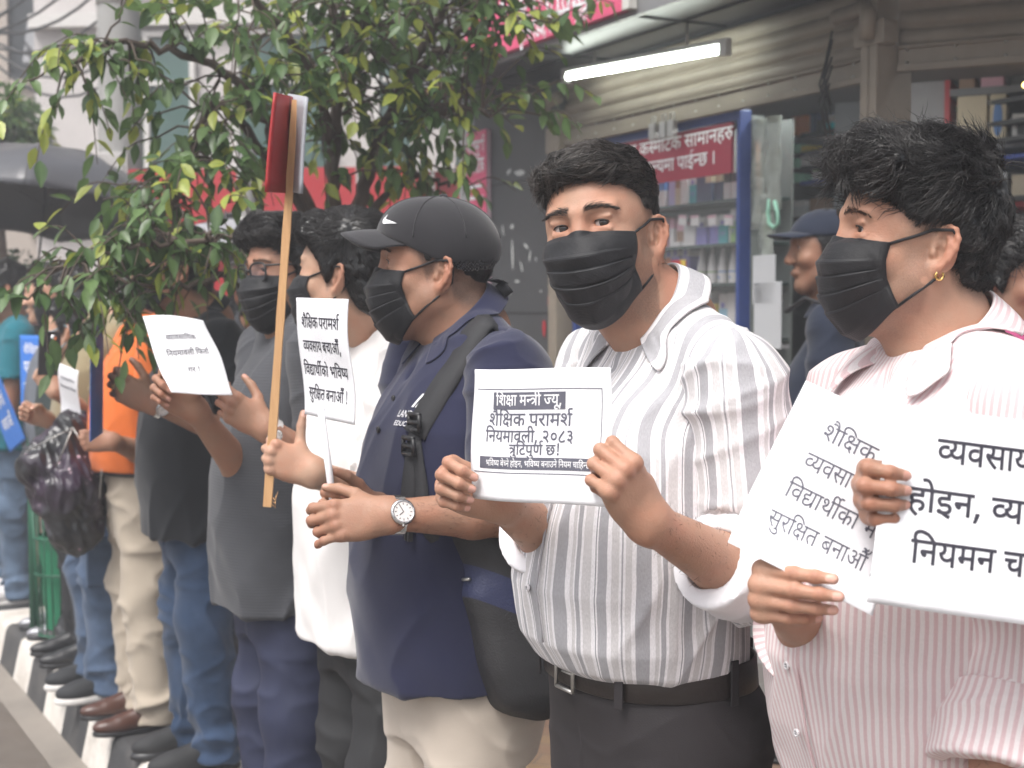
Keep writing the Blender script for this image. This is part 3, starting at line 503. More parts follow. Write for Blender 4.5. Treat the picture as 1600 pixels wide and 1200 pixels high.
# each line of writing: glyph number, x position ... and its whole width
LINES = {
'शिक्षा मन्त्री ज्यू,': ([(67,0), (58,86), (179,313), (66,550), (3,637), (50,723), (202,923), (269,1042), (68,1226), (3,1312), (190,1399), (51,1590), (70,1783), (799,1783)], 1872),
'शैक्षिक परामर्श': ([(58,0), (76,227), (67,227), (179,313), (25,550), (3,804), (46,891), (52,1080), (66,1217), (50,1303), (58,1502), (181,1729)], 1729),
'नियमावली, २०८३': ([(67,0), (44,86), (51,271), (50,465), (66,664), (57,750), (54,936), (68,1162), (799,1248), (3,1337), (108,1424), (106,1608), (114,1791), (109,1975)], 2159),
'त्रुटिपुर्ण छ!': ([(269,0), (69,184), (67,184), (35,270), (46,438), (69,628), (39,628), (181,869), (3,869), (31,955), (790,1189)], 1317),
'भविष्य बेच्ने होइन, भविष्य बनाउने नियम चाहिन्छ!': ([(49,0), (67,234), (57,321), (214,506), (51,631), (3,825), (48,911), (75,1102), (188,1102), (44,1234), (75,1419), (3,1419), (61,1505), (79,1682), (11,1769), (44,1932), (799,2117), (3,2207), (49,2293), (67,2528), (57,2614), (214,2799), (51,2925), (3,3118), (48,3205), (44,3395), (66,3580), (13,3666), (44,3849), (75,4034), (3,4034), (67,4121), (44,4207), (51,4392), (50,4585), (3,4785), (30,4871), (66,5083), (67,5169), (61,5255), (202,5432), (31,5552), (790,5785)], 5913),
'व्यवसाय बचाऔँ,': ([(557,0), (57,307), (60,493), (66,718), (51,804), (3,998), (48,1084), (30,1275), (66,1486), (24,1572), (5,1913), (799,1913)], 2003),
'विद्यार्थीको भविष्य': ([(67,0), (57,86), (536,272), (66,500), (41,586), (441,800), (25,886), (79,1140), (3,1227), (49,1313), (67,1548), (57,1634), (214,1819), (51,1945)], 2138),
'सुरक्षित बनाऔँ !': ([(60,0), (69,225), (52,225), (67,362), (179,448), (40,685), (3,875), (48,962), (44,1152), (66,1337), (24,1424), (5,1765), (3,1765), (790,1851)], 1979),
'व्यवसाय': ([(557,0), (57,307), (60,493), (66,718), (51,804)], 998),
'होइन, व्यव': ([(61,0), (79,177), (11,263), (44,427), (799,612), (3,701), (557,788), (57,1095)], 1281),
'नियमन च': ([(67,0), (44,86), (51,271), (50,465), (44,664), (3,849), (30,936)], 1147),
'व्यावसायिक': ([(557,0), (66,307), (57,394), (60,579), (66,804), (67,891), (51,977), (25,1170)], 1424),
'नियमावली फिर्ता': ([(67,0), (44,86), (51,271), (50,465), (66,664), (57,750), (54,936), (68,1162), (3,1248), (67,1335), (47,1421), (40,1678), (66,1868), (181,1954)], 1954),
'गर !': ([(27,0), (52,188), (3,324), (790,411)], 538),
'यहा कस्मेटिक सामानहरु': ([(51,0), (61,193), (66,370), (3,457), (25,543), (215,797), (50,927), (75,1126), (67,1126), (35,1213), (25,1381), (3,1635), (60,1721), (66,1947), (50,2033), (66,2232), (44,2319), (61,2504), (417,2681)], 2868),
'मूल्यमा पाईन्छ ।': ([(50,0), (70,199), (210,199), (51,366), (50,559), (66,759), (3,845), (46,932), (66,1121), (12,1207), (202,1371), (31,1490), (3,1724), (104,1811)], 1937),
'सम्पर्क नं. : ९८४१४३००८५': ([(60,0), (549,225), (25,530), (181,784), (3,784), (44,871), (6,1056), (801,1056), (3,1145), (813,1232), (3,1330), (115,1417), (114,1600), (110,1784), (107,1968), (110,2151), (109,2335), (106,2519), (106,2702), (114,2886), (111,3070)], 3253),
'पुतलीसडक, काठमाडौँ, नेपाल': ([(46,0), (69,189), (40,189), (54,379), (68,605), (60,692), (37,917), (25,1109), (799,1363), (3,1453), (25,1539), (66,1793), (36,1880), (50,2075), (66,2274), (37,2360), (742,2553), (799,2639), (3,2728), (44,2815), (75,3000), (46,3000), (66,3189), (54,3276)], 3502),
'कस्मेटिक': ([(25,0), (215,254), (50,384), (75,583), (67,583), (35,669), (25,837)], 1091),
'शैक्षिक': ([(58,0), (76,227), (67,227), (179,313), (25,550)], 804),
'परामर्श': ([(46,0), (52,189), (66,326), (50,412), (58,611), (181,838)], 838),
'बचाऔँ': ([(48,0), (30,190), (66,402), (24,488), (5,829)], 829),
}
# ---------------------------------------------------------------- lettering meshes
def text_tris(s, size, bold=0., latin=False, maxlen=None):
    """flat filled lettering: verts (n,2) with the baseline at 0, triangles; returns also the width"""
    if latin:
        cu = bpy.data.curves.new('t', 'FONT'); cu.body = s; cu.size = size; cu.offset = bold
        wd = None
    else:
        cu = None
    lay, wd = ([(None, 0)], None) if latin else LINES[s]
    k = size / 213.3; V_, F_ = [], []
    for g, x in lay:
        if not latin:
            cs = GLYPHS.get(g, [])
            if not cs: continue
            cu = bpy.data.curves.new('t', 'CURVE'); cu.dimensions = '2D'; cu.fill_mode = 'BOTH'
            for c in cs:
                n = len(c) // 2
                if n < 3: continue
                sp = cu.splines.new('POLY'); sp.points.add(n - 1); sp.use_cyclic_u = True
                for i in range(n): sp.points[i].co = ((c[2 * i] + x) * k, c[2 * i + 1] * k, 0, 1)
            cu.offset = bold
        o = bpy.data.objects.new('t', cu); COL.objects.link(o)
        dg = bpy.context.evaluated_depsgraph_get(); dg.update()
        me = bpy.data.meshes.new_from_object(o.evaluated_get(dg))
        bpy.data.objects.remove(o); bpy.data.curves.remove(cu)
        bm = bmesh.new(); bm.from_mesh(me)
        bmesh.ops.triangulate(bm, faces=bm.faces[:])
        bmesh.ops.remove_doubles(bm, verts=bm.verts[:], dist=size * .002)
        if maxlen:
            for _ in range(3):
                e = [e for e in bm.edges if e.calc_length() > maxlen]
                if not e: break
                bmesh.ops.subdivide_edges(bm, edges=e, cuts=1); bmesh.ops.triangulate(bm, faces=bm.faces[:])
        bm.verts.ensure_lookup_table(); b0 = len(V_)
        V_ += [(v.co[0], v.co[1]) for v in bm.verts]; F_ += [[b0 + v.index for v in f.verts] for f in bm.faces]
        bm.free(); bpy.data.meshes.remove(me)
    vs_ = np.array(V_) if V_ else np.zeros((0, 2)); fs = F_
    if wd is not None: wd *= k
    if wd is None: wd = vs_[:, 0].max() if len(vs_) else 0
    return vs_, fs, wd
def put_text(mb, s, fn, cx, y, size, align='C', bold=0., latin=False, width=None, mi=0, maxlen=.012):
    """lettering mapped by fn(u,v) -> point"""
    vs_, fs, wd = text_tris(s, size, bold, latin, maxlen)
    if not len(vs_): return
    sx = 1.0
    if width: sx = width / wd; wd = width
    x0 = cx - wd / 2 if align == 'C' else cx
    mb.add([fn(x0 + a * sx, y + b) for a, b in vs_], fs, mi)
INK = None
def sheet(name, label, cat, O, U, Vv, w_, h_, mat, curl=None, lines=(), rects=(), frame=(), thick=.0006, nu=40, nv=28, group=None, ink=None, cut=None, white=None):
    """a sheet of paper or board with lettering; lines: (text, cx, y, size, bold, width, colour index)"""
    O = np.asarray(O, float); U = nrm(U); Vv = np.asarray(Vv, float); Vv = nrm(Vv - U * (Vv @ U)); N = np.cross(U, Vv)
    def fn(u, v, lift=0.):
        du = dv = dn = 0.
        if curl:
            du, dv, dn = curl(u / w_, v / h_)
            dn += .0022 * math.sin(31 * u + 17 * v + 40 * O[0]) * math.sin(23 * v - 9 * u) + .004 * (abs(u / w_) ** 3) * math.sin(9 * v / h_ + O[0] * 7)
        return O + U * (u + du) + Vv * (v + dv) + N * (dn + lift)
    mb = MB()
    us = np.linspace(-w_ / 2, w_ / 2, nu); vv = np.linspace(-h_ / 2, h_ / 2, nv)
    G = np.zeros((nu, nv, 3))
    for i, u in enumerate(us):
        for j, v in enumerate(vv):
            uu, v2 = (u, v) if not cut else cut(u, v)
            G[i, j] = fn(uu, v2)
    mb.grid(G)
    o = mb.build(name, mat, None, org=O, solid=thick, offset=-1)
    tag(o, label, cat, group)
    tb = MB()
    for (x0, y0, x1, y1, c) in rects:
        gx = np.linspace(x0, x1, max(2, int((x1 - x0) / .012) + 2)); gy = np.linspace(y0, y1, max(2, int((y1 - y0) / .012) + 2))
        tb.grid([[fn(a, b, .0006) for b in gy] for a in gx], mi=c)
    for l in lines:
        s, cx, y, size, bold, width, c = l[:7]
        put_text(tb, s, lambda a, b: fn(a, b, .0006 if c < 2 else .0010), cx, y, size, bold=bold, width=width, mi=c, align=l[7] if len(l) > 7 else 'C')
    if tb.v: sub(o, tb, 'lettering', [ink or INK, INKGREY, WHITEINK])
    return o, fn
# ---------------------------------------------------------------- people
def face_dir(f, pitch=0., roll=0.):
    psi = math.atan2(-f[0], f[1]); return rotz(psi) @ rotx(R(pitch)) @ roty(R(roll))
def hit(S, o, d, n=60):
    p = np.array(o, float); d = nrm(d)
    for _ in range(n):
        v = float(S.eval(p[None].astype(f32), .3)[0])
        if v < .0004: break
        p = p + d * min(v * .8, .03)
    return p
def grad(S, p, e=.004):
    g = [float(S.eval((p + np.eye(3)[i] * e)[None].astype(f32), .2)[0] - S.eval((p - np.eye(3)[i] * e)[None].astype(f32), .2)[0]) for i in range(3)]
    return nrm(g)

def head_sdf(S, H, M, s, eyes=True, jaw=1.0):
    L = lambda *p: H + M @ (np.array(p) * s)
    def cone(a, b, ra, rb, k=.01, op=1): S.cone(L(*a), L(*b), ra * s, rb * s, k * s, op)
    def ell(c, r, m=None, k=.01, op=1): S.ell(L(*c), np.array(r) * s, M if m is None else M @ m, k * s, op)
    ell((0, -.008, .045), (.077, .099, .086))
    ell((0, .034, .022), (.068, .064, .078), k=.02)
    ell((0, .03, -.03), (.062, .052, .062), k=.02)
    cone((0, .045, -.06), (0, .060, -.086), .040 * jaw, .026, k=.02)
    for d in (-1, 1):
        cone((d * .050 * jaw, .012, -.042), (d * .022, .060, -.090), .022 * jaw, .019, k=.03)
        ell((d * .043, .062, -.012), (.026, .027, .024), k=.018)
        cone((d * .010, .092, .043), (d * .046, .078, .046), .0075, .007, k=.012)
        ell((d * .012, .103, -.020), (.010, .012, .009), k=.007)
    if eyes:
        for d in (-1, 1):
            ell((d * .031, .100, .026), (.020, .017, .013), k=.012, op=-1)
    cone((0, .089, .034), (0, .110, -.014), .0075, .0115, k=.012)
    ell((0, .088, -.052), (.024, .012, .012), k=.012)
    if eyes:
        for d in (-1, 1):
            e = (d * .031, .0745, .0255)
            ell(e, (.0158, .0152, .0150), k=.008)
            a = R(4) * d
            ell((e[0], e[1] + .0185, e[2] - .0010), (.0128, .0165, .0045), roty(a), k=.0016, op=-1)
            cone((e[0] - .014, e[1] + .0128, e[2] + .0078), (e[0] + .014, e[1] + .0125, e[2] + .0078), .0020, .0020, k=.006)
            cone((e[0] - .012, e[1] + .0115, e[2] - .0105), (e[0] + .012, e[1] + .0110, e[2] - .0095), .0024, .0024, k=.006)
    for d in (-1, 1):                                        # ears
        al = R(35); back = np.array([math.sin(al) * d, -math.cos(al), 0]); out = np.array([math.cos(al) * d, math.sin(al), 0]); up = np.array([0, -.18, 1.0]); up /= np.linalg.norm(up)
        E0 = np.array([.0745 * d, -.010, .000])
        m3 = np.stack([out, back, up], 1)
        e = lambda p, q, o=0.: tuple(E0 + back * p + up * q + out * o)
        ell(e(.004, .002, .002), (.0065, .0165, .028), m3, k=.006)
        ell(e(.001, -.004, .009), (.0085, .0085, .0125), m3, k=.004, op=-1)
        ell(e(.004, .015, .009), (.0055, .008, .010), m3, k=.005, op=-1)
        hp = [(-.010, .004), (-.010, .016), (-.004, .027), (.005, .031), (.014, .027), (.0195, .015), (.019, .002), (.013, -.012), (.005, -.023)]
        for i in range(len(hp) - 1):
            cone(e(*hp[i], .0055 + .002 * (i > 1)), e(*hp[i + 1], .0055 + .002 * (i > 0)), .0036, .0036, k=.003)
        ah = [(.006, .018), (.0105, .008), (.0105, -.004), (.005, -.014)]
        for i in range(3): cone(e(*ah[i], .006), e(*ah[i + 1], .006), .0034, .0034, k=.004)
        ell(e(-.009, -.004, .006), (.0045, .0045, .006), m3, k=.004)
        ell(e(-.002, -.025, .004), (.0052, .0085, .0085), m3, k=.007)
    return L

FL = [(.043, .026, .021), (.047, .030, .022), (.043, .028, .021), (.034, .021, .018)]
FR = [(.0098, .0086, .0078, .0066), (.0100, .0088, .0079, .0067), (.0095, .0083, .0075, .0063), (.0085, .0074, .0067, .0056)]
MC = [(.0275, .091, 0), (.0090, .095, .002), (-.0095, .091, .001), (-.0265, .083, -.002)]
def hand_sdf(S, Wp, Y, T, side, curls, thumb, s=1.0, spread=(6, 1, -3, -8), nails=None, fat=1.0):
    """side 'L'/'R'; curls: four triples of degrees; thumb: three directions in (T, Y, Z) hand axes"""
    Y = nrm(Y); T = np.asarray(T, float); T = nrm(T - Y * (T @ Y)); Z = np.cross(Y, T) if side == 'R' else np.cross(T, Y)
    M = np.stack([T, Y, Z], 1)
    L = lambda p: Wp + M @ (np.asarray(p) * s)
    for i, mc in enumerate(MC):
        S.cone(L((mc[0] * .55, .004, -.002)), L((mc[0], mc[1], mc[2] - .004)), .0135 * s * fat, .0118 * s * fat, .011 * s)
    S.ell(L((0, .05, -.006)), np.array([.036, .045, .0125]) * s * fat, M, .012 * s)
    S.ell(L((-.022, .042, -.011)), np.array([.014, .036, .0125]) * s * fat, M, .012 * s)
    for i in range(4):
        p = np.array(MC[i]); a = 0.; sp = R(spread[i])
        for j in range(3):
            a += R(curls[i][j])
            d = np.array([math.sin(sp) * math.cos(a), math.cos(sp) * math.cos(a), -math.sin(a)])
            q = p + d * FL[i][j]
            r0, r1 = FR[i][j] * fat, FR[i][j + 1] * fat
            S.cone(L(p), L(q), r0 * s, r1 * s, (.006 if j == 0 else .0035) * s)
            if j == 0: S.ell(L(p + np.array([0, -.002, .004])), np.array([.0092, .010, .0085]) * s * fat, M, .007 * s)
            if nails is not None: nails.append((L(p + np.array([0, 0, r0 * .8]) if j == 0 else p + np.array([0, math.sin(a) * r0, math.cos(a) * r0]) * .8), np.eye(3), np.array([.0085] * 3) * s, 0)); nails.append((L(p + np.array([0, math.sin(a - R(curls[i][j]) * .5) * r0, math.cos(a - R(curls[i][j]) * .5) * r0])), M, np.array([.0075, .0013, .004]) * s, 2))
            if j > 0: S.ell(L(p + np.array([0, 0, .0])), np.array([r0 * 1.06] * 3) * s, M, .003 * s)
            if j == 2 and nails is not None:
                nd = np.array([math.sin(sp) * math.sin(a), math.sin(a) * math.cos(sp), math.cos(a)])
                bx = np.cross(d, nd)
                nails.append((L(q - d * .0015 + nd * (r1 * .80)), M @ np.stack([bx, d, nd], 1), np.array([.0060, .0078, .0042]) * s * (1 if i < 3 else .82), 1))
            p = q
    S.cone(L((.014, .012, -.008)), L((.030, .042, -.014)), .0165 * s * fat, .0145 * s * fat, .014 * s)
    p = np.array([.024, .030, -.012]); ln = (.034, .033, .027); rr = (.0135, .0112, .0100, .0076)
    for j in range(3):
        d = nrm(thumb[j]); q = p + d * ln[j]
        S.cone(L(p), L(q), rr[j] * s * fat, rr[j + 1] * s * fat, (.012 if j == 0 else .004) * s)
        if j == 2 and nails is not None:
            nd = nrm(np.array([.75, -.2, .6]) - d * (np.array([.75, -.2, .6]) @ d)); bx = np.cross(d, nd)
            nails.append((L(q - d * .001 + nd * rr[3] * .8), M @ np.stack([bx, d, nd], 1), np.array([.0075, .0085, .0045]) * s, 1))
        p = q
    return M, L
def arm_sdf(S, sh, el, wr, M, s=1.0, fat=1.0):
    """upper arm, forearm and a wrist flattened to the hand axes M"""
    sh, el, wr = map(np.asarray, (sh, el, wr)); d = wr - el
    S.cone(sh, el, .045 * s * fat, .038 * s * fat, .01)
    S.cone(el, el + d * .32, .037 * s * fat, .0395 * s * fat, .012); S.cone(el + d * .32, el + d * .97, .0395 * s * fat, .0245 * s * fat, .012)
    S.ell(wr - nrm(d) * .005, np.array([.0275, .03, .0195]) * s, M, .02); S.ell(wr - nrm(d) * .012 + M @ np.array([-.020, 0, .012]), np.array([.008, .011, .008]) * s, M, .010)

def zmin_default(y):
    return np.interp(y, [-.11, -.07, -.045, -.030, -.012, .004, .018, .026, .036, .052, .070, .084, .10], [-.066, -.064, -.055, -.040, .028, .012, -.012, .012, .040, .058, .078, .088, .095])
def skull_d(q):
    def el(c, r):
        c = np.array(c, f32); r = np.array(r, f32); p = (q - c) / r
        k0 = np.sqrt((p * p).sum(1)); k1 = np.sqrt(((p / r) ** 2).sum(1)) + 1e-9
        return k0 * (k0 - 1) / k1
    a, b = el((0, -.008, .045), (.077, .099, .086)), el((0, .034, .022), (.068, .064, .078))
    h = np.maximum(.02 - np.abs(a - b), 0) / .02
    d = np.minimum(a, b) - h * h * .005
    # nape: a slab behind the neck so hair can run down it
    n = np.sqrt((q[:, 0] / 1.0) ** 2 + ((q[:, 1] + .035)) ** 2) - .060
    n = np.maximum(n, np.abs(q[:, 2] + .05) - .05)
    h = np.maximum(.02 - np.abs(d - n), 0) / .02
    return np.minimum(d, n) - h * h * .005
HAIRM = None
def make_hair(root, H, M, s, mat, side=.006, top=.02, front=.0, back=None, zmin=zmin_default, flow=None, length=.03, lift=.006, curl=0., cfreq=120., count=5000, clump=.004, seed=0, h=.003, rad=.00055, lscale=26., keep=None, jit=.55, rnd=.14, hug=.9, rag=.003):
    back = side if back is None else back
    Mi = M.astype(f32)
    def fn(P):
        q = ((P - H.astype(f32)) @ Mi / s).astype(f32); x, y, z = q.T
        m = sstep(-.008, .016, z - zmin(y) + .006 * vnoise(q * 110, seed + 3))
        wt = sstep(.045, .115, z)
        wb = sstep(-.02, -.08, y)
        t = (side + (back - side) * wb) * (1 - wt) + top * wt + front * np.exp(-((y - .082) / .032) ** 2) * sstep(.06, .1, z)
        cl = clump * (vnoise(q * lscale * 2, seed) + .6 * vnoise(q * lscale * 5, seed + 1)) * np.clip(t / .012, 0, 1.3)
        return (skull_d(q) - (m * (t + .004) - .004 - .022 * sstep(-.004, -.022, z - zmin(y))) - cl * m) * s * .8
    S = SDF(); c = H + M @ (np.array([0, 0, .04]) * s)
    S.fn(fn, c - .19 * s, c + .19 * s, k=.001)
    Vt, F = S.mesh(h)
    Vt = relax(Vt, F, 1); N = vnormals(Vt, F)
    org = root_loc(root)
    q = (Vt - H) @ M / s; nq = N @ M
    rng = np.random.default_rng(seed)
    ok = (q[:, 2] > zmin(q[:, 1]) - .004) & (skull_d(q.astype(f32)) > -.001)
    if keep is not None: ok &= keep(q)
    cand = np.nonzero(ok)[0]
    pick = rng.choice(cand, count)
    p = q[pick]; n = nq[pick]
    p = p + rng.normal(0, .0015, p.shape) - n * .003
    wt = sstep(.04, .10, p[:, 2])
    f = flow(p) if flow else np.stack([0 * p[:, 0], np.ones(len(p)), -.2 * np.ones(len(p))], 1)
    jit = np.stack([vnoise(p * lscale, seed + 10 + i) for i in range(3)], 1) * jit + rng.normal(0, rnd, p.shape)
    f = f / (np.linalg.norm(f, axis=1)[:, None] + 1e-9) + jit
    t = f - n * (f * n).sum(1)[:, None]; t /= np.linalg.norm(t, axis=1)[:, None] + 1e-9
    bnm = np.cross(n, t)
    Ln = length * (.35 + .65 * wt) * rng.uniform(.6, 1.25, len(p)) if np.isscalar(length) else length(p) * rng.uniform(.6, 1.25, len(p))
    K = 7; pts = []
    ph = rng.uniform(0, 6.28, len(p)) * .35 + 6.28 * vnoise(p * lscale * .8, seed + 20)
    cv = curl * (.6 + .4 * rng.random(len(p)))
    lf = lift * (.4 + rng.random(len(p)) * .9) * (.3 + .7 * wt)
    for i in range(K):
        a = i / (K - 1); l = (a * Ln)[:, None]
        b = a * Ln * cfreq
        pos = p + t * l + n * (lf * math.sin(min(a * 1.6, 1.0) * 1.57))[:, None] - n * (l * l / .19)
        pos = pos + (bnm * np.sin(b + ph)[:, None] + n * np.cos(b + ph)[:, None] * .8) * (cv * min(1, a * 2))[:, None]
        if hug and i:
            Wp = ((pos * s) @ M.T + H).astype(f32); dd = S.eval(Wp, .06) / (s * .8)
            rad_ = pos - np.array([0, -.005, .02]); rad_ /= np.linalg.norm(rad_, axis=1)[:, None]
            tgt = lf * math.sin(min(a * 1.6, 1.0) * 1.57) * (1 - .5 * a) + rag * a * rng.random(len(p)) ** 3
            pos = pos + rad_ * (np.clip(tgt - dd, -.03, .03) * hug)[:, None]
        pts.append(pos)
    pts = np.stack(pts, 1)
    W = (pts * s) @ M.T + H
    tg = W[:, 1:] - W[:, :-1]; tg = np.concatenate([tg, tg[:, -1:]], 1); tg /= np.linalg.norm(tg, axis=2)[..., None] + 1e-9
    nn = (n @ M.T)[:, None, :] * np.ones((1, K, 1)); b1 = np.cross(tg, nn); b1 /= np.linalg.norm(b1, axis=2)[..., None] + 1e-9; b2 = np.cross(tg, b1)
    rr = (rad * np.array([1, 1, 1, .95, .85, .6, .12]))[None, :, None]
    ring = np.stack([W + (b1 * math.cos(k * 2.0944) + b2 * math.sin(k * 2.0944)) * rr for k in range(3)], 2)   # (n,K,3,3)
    nS = len(p); base = (np.arange(nS) * K * 3)[:, None, None, None]
    ii = (np.arange(K - 1) * 3)[None, :, None, None]; kk = np.arange(3)[None, None, :, None]
    qd = np.concatenate([base + ii + kk, base + ii + (kk + 1) % 3, base + ii + 3 + (kk + 1) % 3, base + ii + 3 + kk], 3).reshape(-1, 4)
    Va = np.concatenate([Vt, ring.reshape(-1, 3)]); Fa = np.concatenate([F, qd + len(Vt)])
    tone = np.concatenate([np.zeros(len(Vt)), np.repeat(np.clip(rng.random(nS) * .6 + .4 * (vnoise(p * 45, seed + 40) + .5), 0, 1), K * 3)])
    return link('hair', npmesh('hair', Va - org, Fa, {'tone': tone}), mat, root)

def strands(root, name, mat, roots, dirs, lens, rad, org):
    mb = MB()
    for p, d, l in zip(roots, dirs, lens): mb.tube([p, p + d * l * .5, p + d * l], [rad, rad * .8, rad * .15], n=3, caps=False)
    return mb.build(name, mat, root, org=org)

# --- clothing ---------------------------------------------------------------
def arc_u(x, y, a, b):
    th = np.arctan2(x / a, y / b); tt = np.linspace(-math.pi, math.pi, 361)
    ds = np.sqrt((a * np.cos(tt)) ** 2 + (b * np.sin(tt)) ** 2); s = np.concatenate([[0], np.cumsum((ds[1:] + ds[:-1]) / 2 * (tt[1] - tt[0]))])
    s -= s[180]; return np.interp(th, tt, s)
def folds(Vt, N, cu, cv, amp, seed=0, fu=9., fv=3., diag=.6):
    a = vnoise(np.stack([cu * fu, cv * fv, 0 * cu], 1), seed); b = vnoise(np.stack([(cu + diag * cv) * fu * 1.3, (cv - diag * cu) * fv * 1.2, 0 * cu + 7], 1), seed + 1)
    c = vnoise(np.stack([(cu - .8 * cv) * 18, (cv + .5 * cu) * 7, 0 * cu + 3], 1), seed + 2)
    r = (1 - np.abs(a)) ** 3 * 1.2 + (1 - np.abs(b)) ** 3 * 1.1 - .8 + c * .35
    return Vt + N * (amp * r)[:, None]
def torso_piece(name, root, S, O, M, mat, h, amp=.004, seed=0, ab=(.19, .15), y0=0., fu=9., fv=3., xtop=None, env=None, hem=None):
    Vt, F = S.mesh(h); Vt = relax(Vt, F, 1); N = vnormals(Vt, F)
    q = (Vt - O) @ M
    cu = arc_u(q[:, 0], q[:, 1] - y0, *ab)
    if xtop is not None:
        w_ = sstep(xtop[0], xtop[1], q[:, 2]); cx = q[:, 0] * xtop[2]; cu = cu * (1 - w_) + cx * w_
    cv = q[:, 2]
    A = amp * np.ones(len(Vt)) if env is None else amp * env(q)
    r = folds(np.zeros_like(Vt), np.ones_like(Vt), cu, cv, 1.0, seed, fu, fv)[:, 0]
    Vt = Vt + N * (A * r)[:, None]
    return link(name, npmesh(name, Vt - root_loc(root), F, {'cu': cu, 'cv': cv}), mat, root)
def tube_piece(name, root, S, a, b, refdir, mat, h, amp=.004, seed=0, rad=.07, fu=5., fv=14., u0=0., env=None, axis2=None):
    """sleeve or leg: cu runs round the limb axis, cv along it"""
    Vt, F = S.mesh(h); Vt = relax(Vt, F, 1); N = vnormals(Vt, F)
    ax = nrm(np.asarray(b) - a); r1 = nrm(np.asarray(refdir) - ax * (np.asarray(refdir) @ ax)); r2 = np.cross(ax, r1)
    q = Vt - a; th = np.arctan2(q @ r2, q @ r1); cv = q @ ax
    if axis2 is not None:
        c0 = np.asarray(axis2, float); a0 = np.asarray(a, float); b0 = np.asarray(b, float)
        def seg(p0, p1):
            d_ = p1 - p0; l_ = np.linalg.norm(d_); d_ = d_ / l_; t_ = (Vt - p0) @ d_; k1 = nrm(np.asarray(refdir) - d_ * (np.asarray(refdir) @ d_)); k2 = np.cross(d_, k1); w_ = Vt - p0
            dist = np.linalg.norm(w_ - np.clip(t_, 0, l_)[:, None] * d_, axis=1); return dist, np.arctan2(w_ @ k2, w_ @ k1), t_, l_
        d1, th1, t1, l1_ = seg(a0, c0); d2, th2, t2, _ = seg(c0, b0); m_ = d2 < d1; th = np.where(m_, th2, th1); cv = np.where(m_, t2 + l1_, t1)
    cu = th * rad + u0
    A = amp * np.ones(len(Vt)) if env is None else amp * env(cv, th)
    r = folds(np.zeros_like(Vt), np.ones_like(Vt), cu, cv, 1.0, seed, fu, fv, diag=.35)[:, 0]
    Vt = Vt + N * (A * r)[:, None]
    return link(name, npmesh(name, Vt - root_loc(root), F, {'cu': cu, 'cv': cv}), mat, root)
def sleeve(root, sh, el, wr, mat, end, h, r0=.078, r1=.066, amp=.004, seed=0, cuff=0., ref=(0, 0, 1), name='sleeve', u0=.03, hollow=.045, cuffmat=None, flare=0.):
    """end: distance along shoulder-elbow-wrist where the sleeve stops"""
    sh, el, wr = map(lambda v: np.asarray(v, float), (sh, el, wr)); l1 = np.linalg.norm(el - sh)
    d1 = nrm(el - sh); d2 = nrm(wr - el)
    S = SDF(); rx = lambda t: r0 + (r1 - r0) * min(1, t / max(end, .01)) + flare * max(0, t / end - .6)
    if isinstance(end, tuple): end = l1 + end[1]
    if end <= l1:
        e = sh + d1 * end; dn = d1; S.cone(sh, sh + d1 * .02, r0, rx(.02), .02); S.fcone(sh, e, r0, rx(end), .01)
    else:
        e = el + d2 * (end - l1); dn = d2; S.cone(sh, el, r0, rx(l1), .02); S.fcone(el, e, rx(l1), rx(end), .03)
    if end > l1: hollow = min(hollow, .016)
    S.fcone(e - dn * hollow, e + dn * .03, rx(end) - .008, rx(end) - .004, .003, op=-1)
    o = tube_piece(name, root, S, sh, e, ref, mat, h, amp, seed, rad=(r0 + r1) / 2, u0=u0, axis2=el if end > l1 else None)
    if cuff:
        C = SDF(); c0 = e - dn * cuff
        C.fcone(c0, e + dn * .009, rx(end) + .010, rx(end) + .013, .004); C.fcone(e - dn * .02, e + dn * .05, rx(end) - .012, rx(end) - .010, .003, op=-1)
        tube_piece('cuff', o, C, c0, e, ref, cuffmat or mat, min(h, .004), amp * .6, seed + 5, rad=(r0 + r1) / 2, u0=u0)
    return o, e, dn
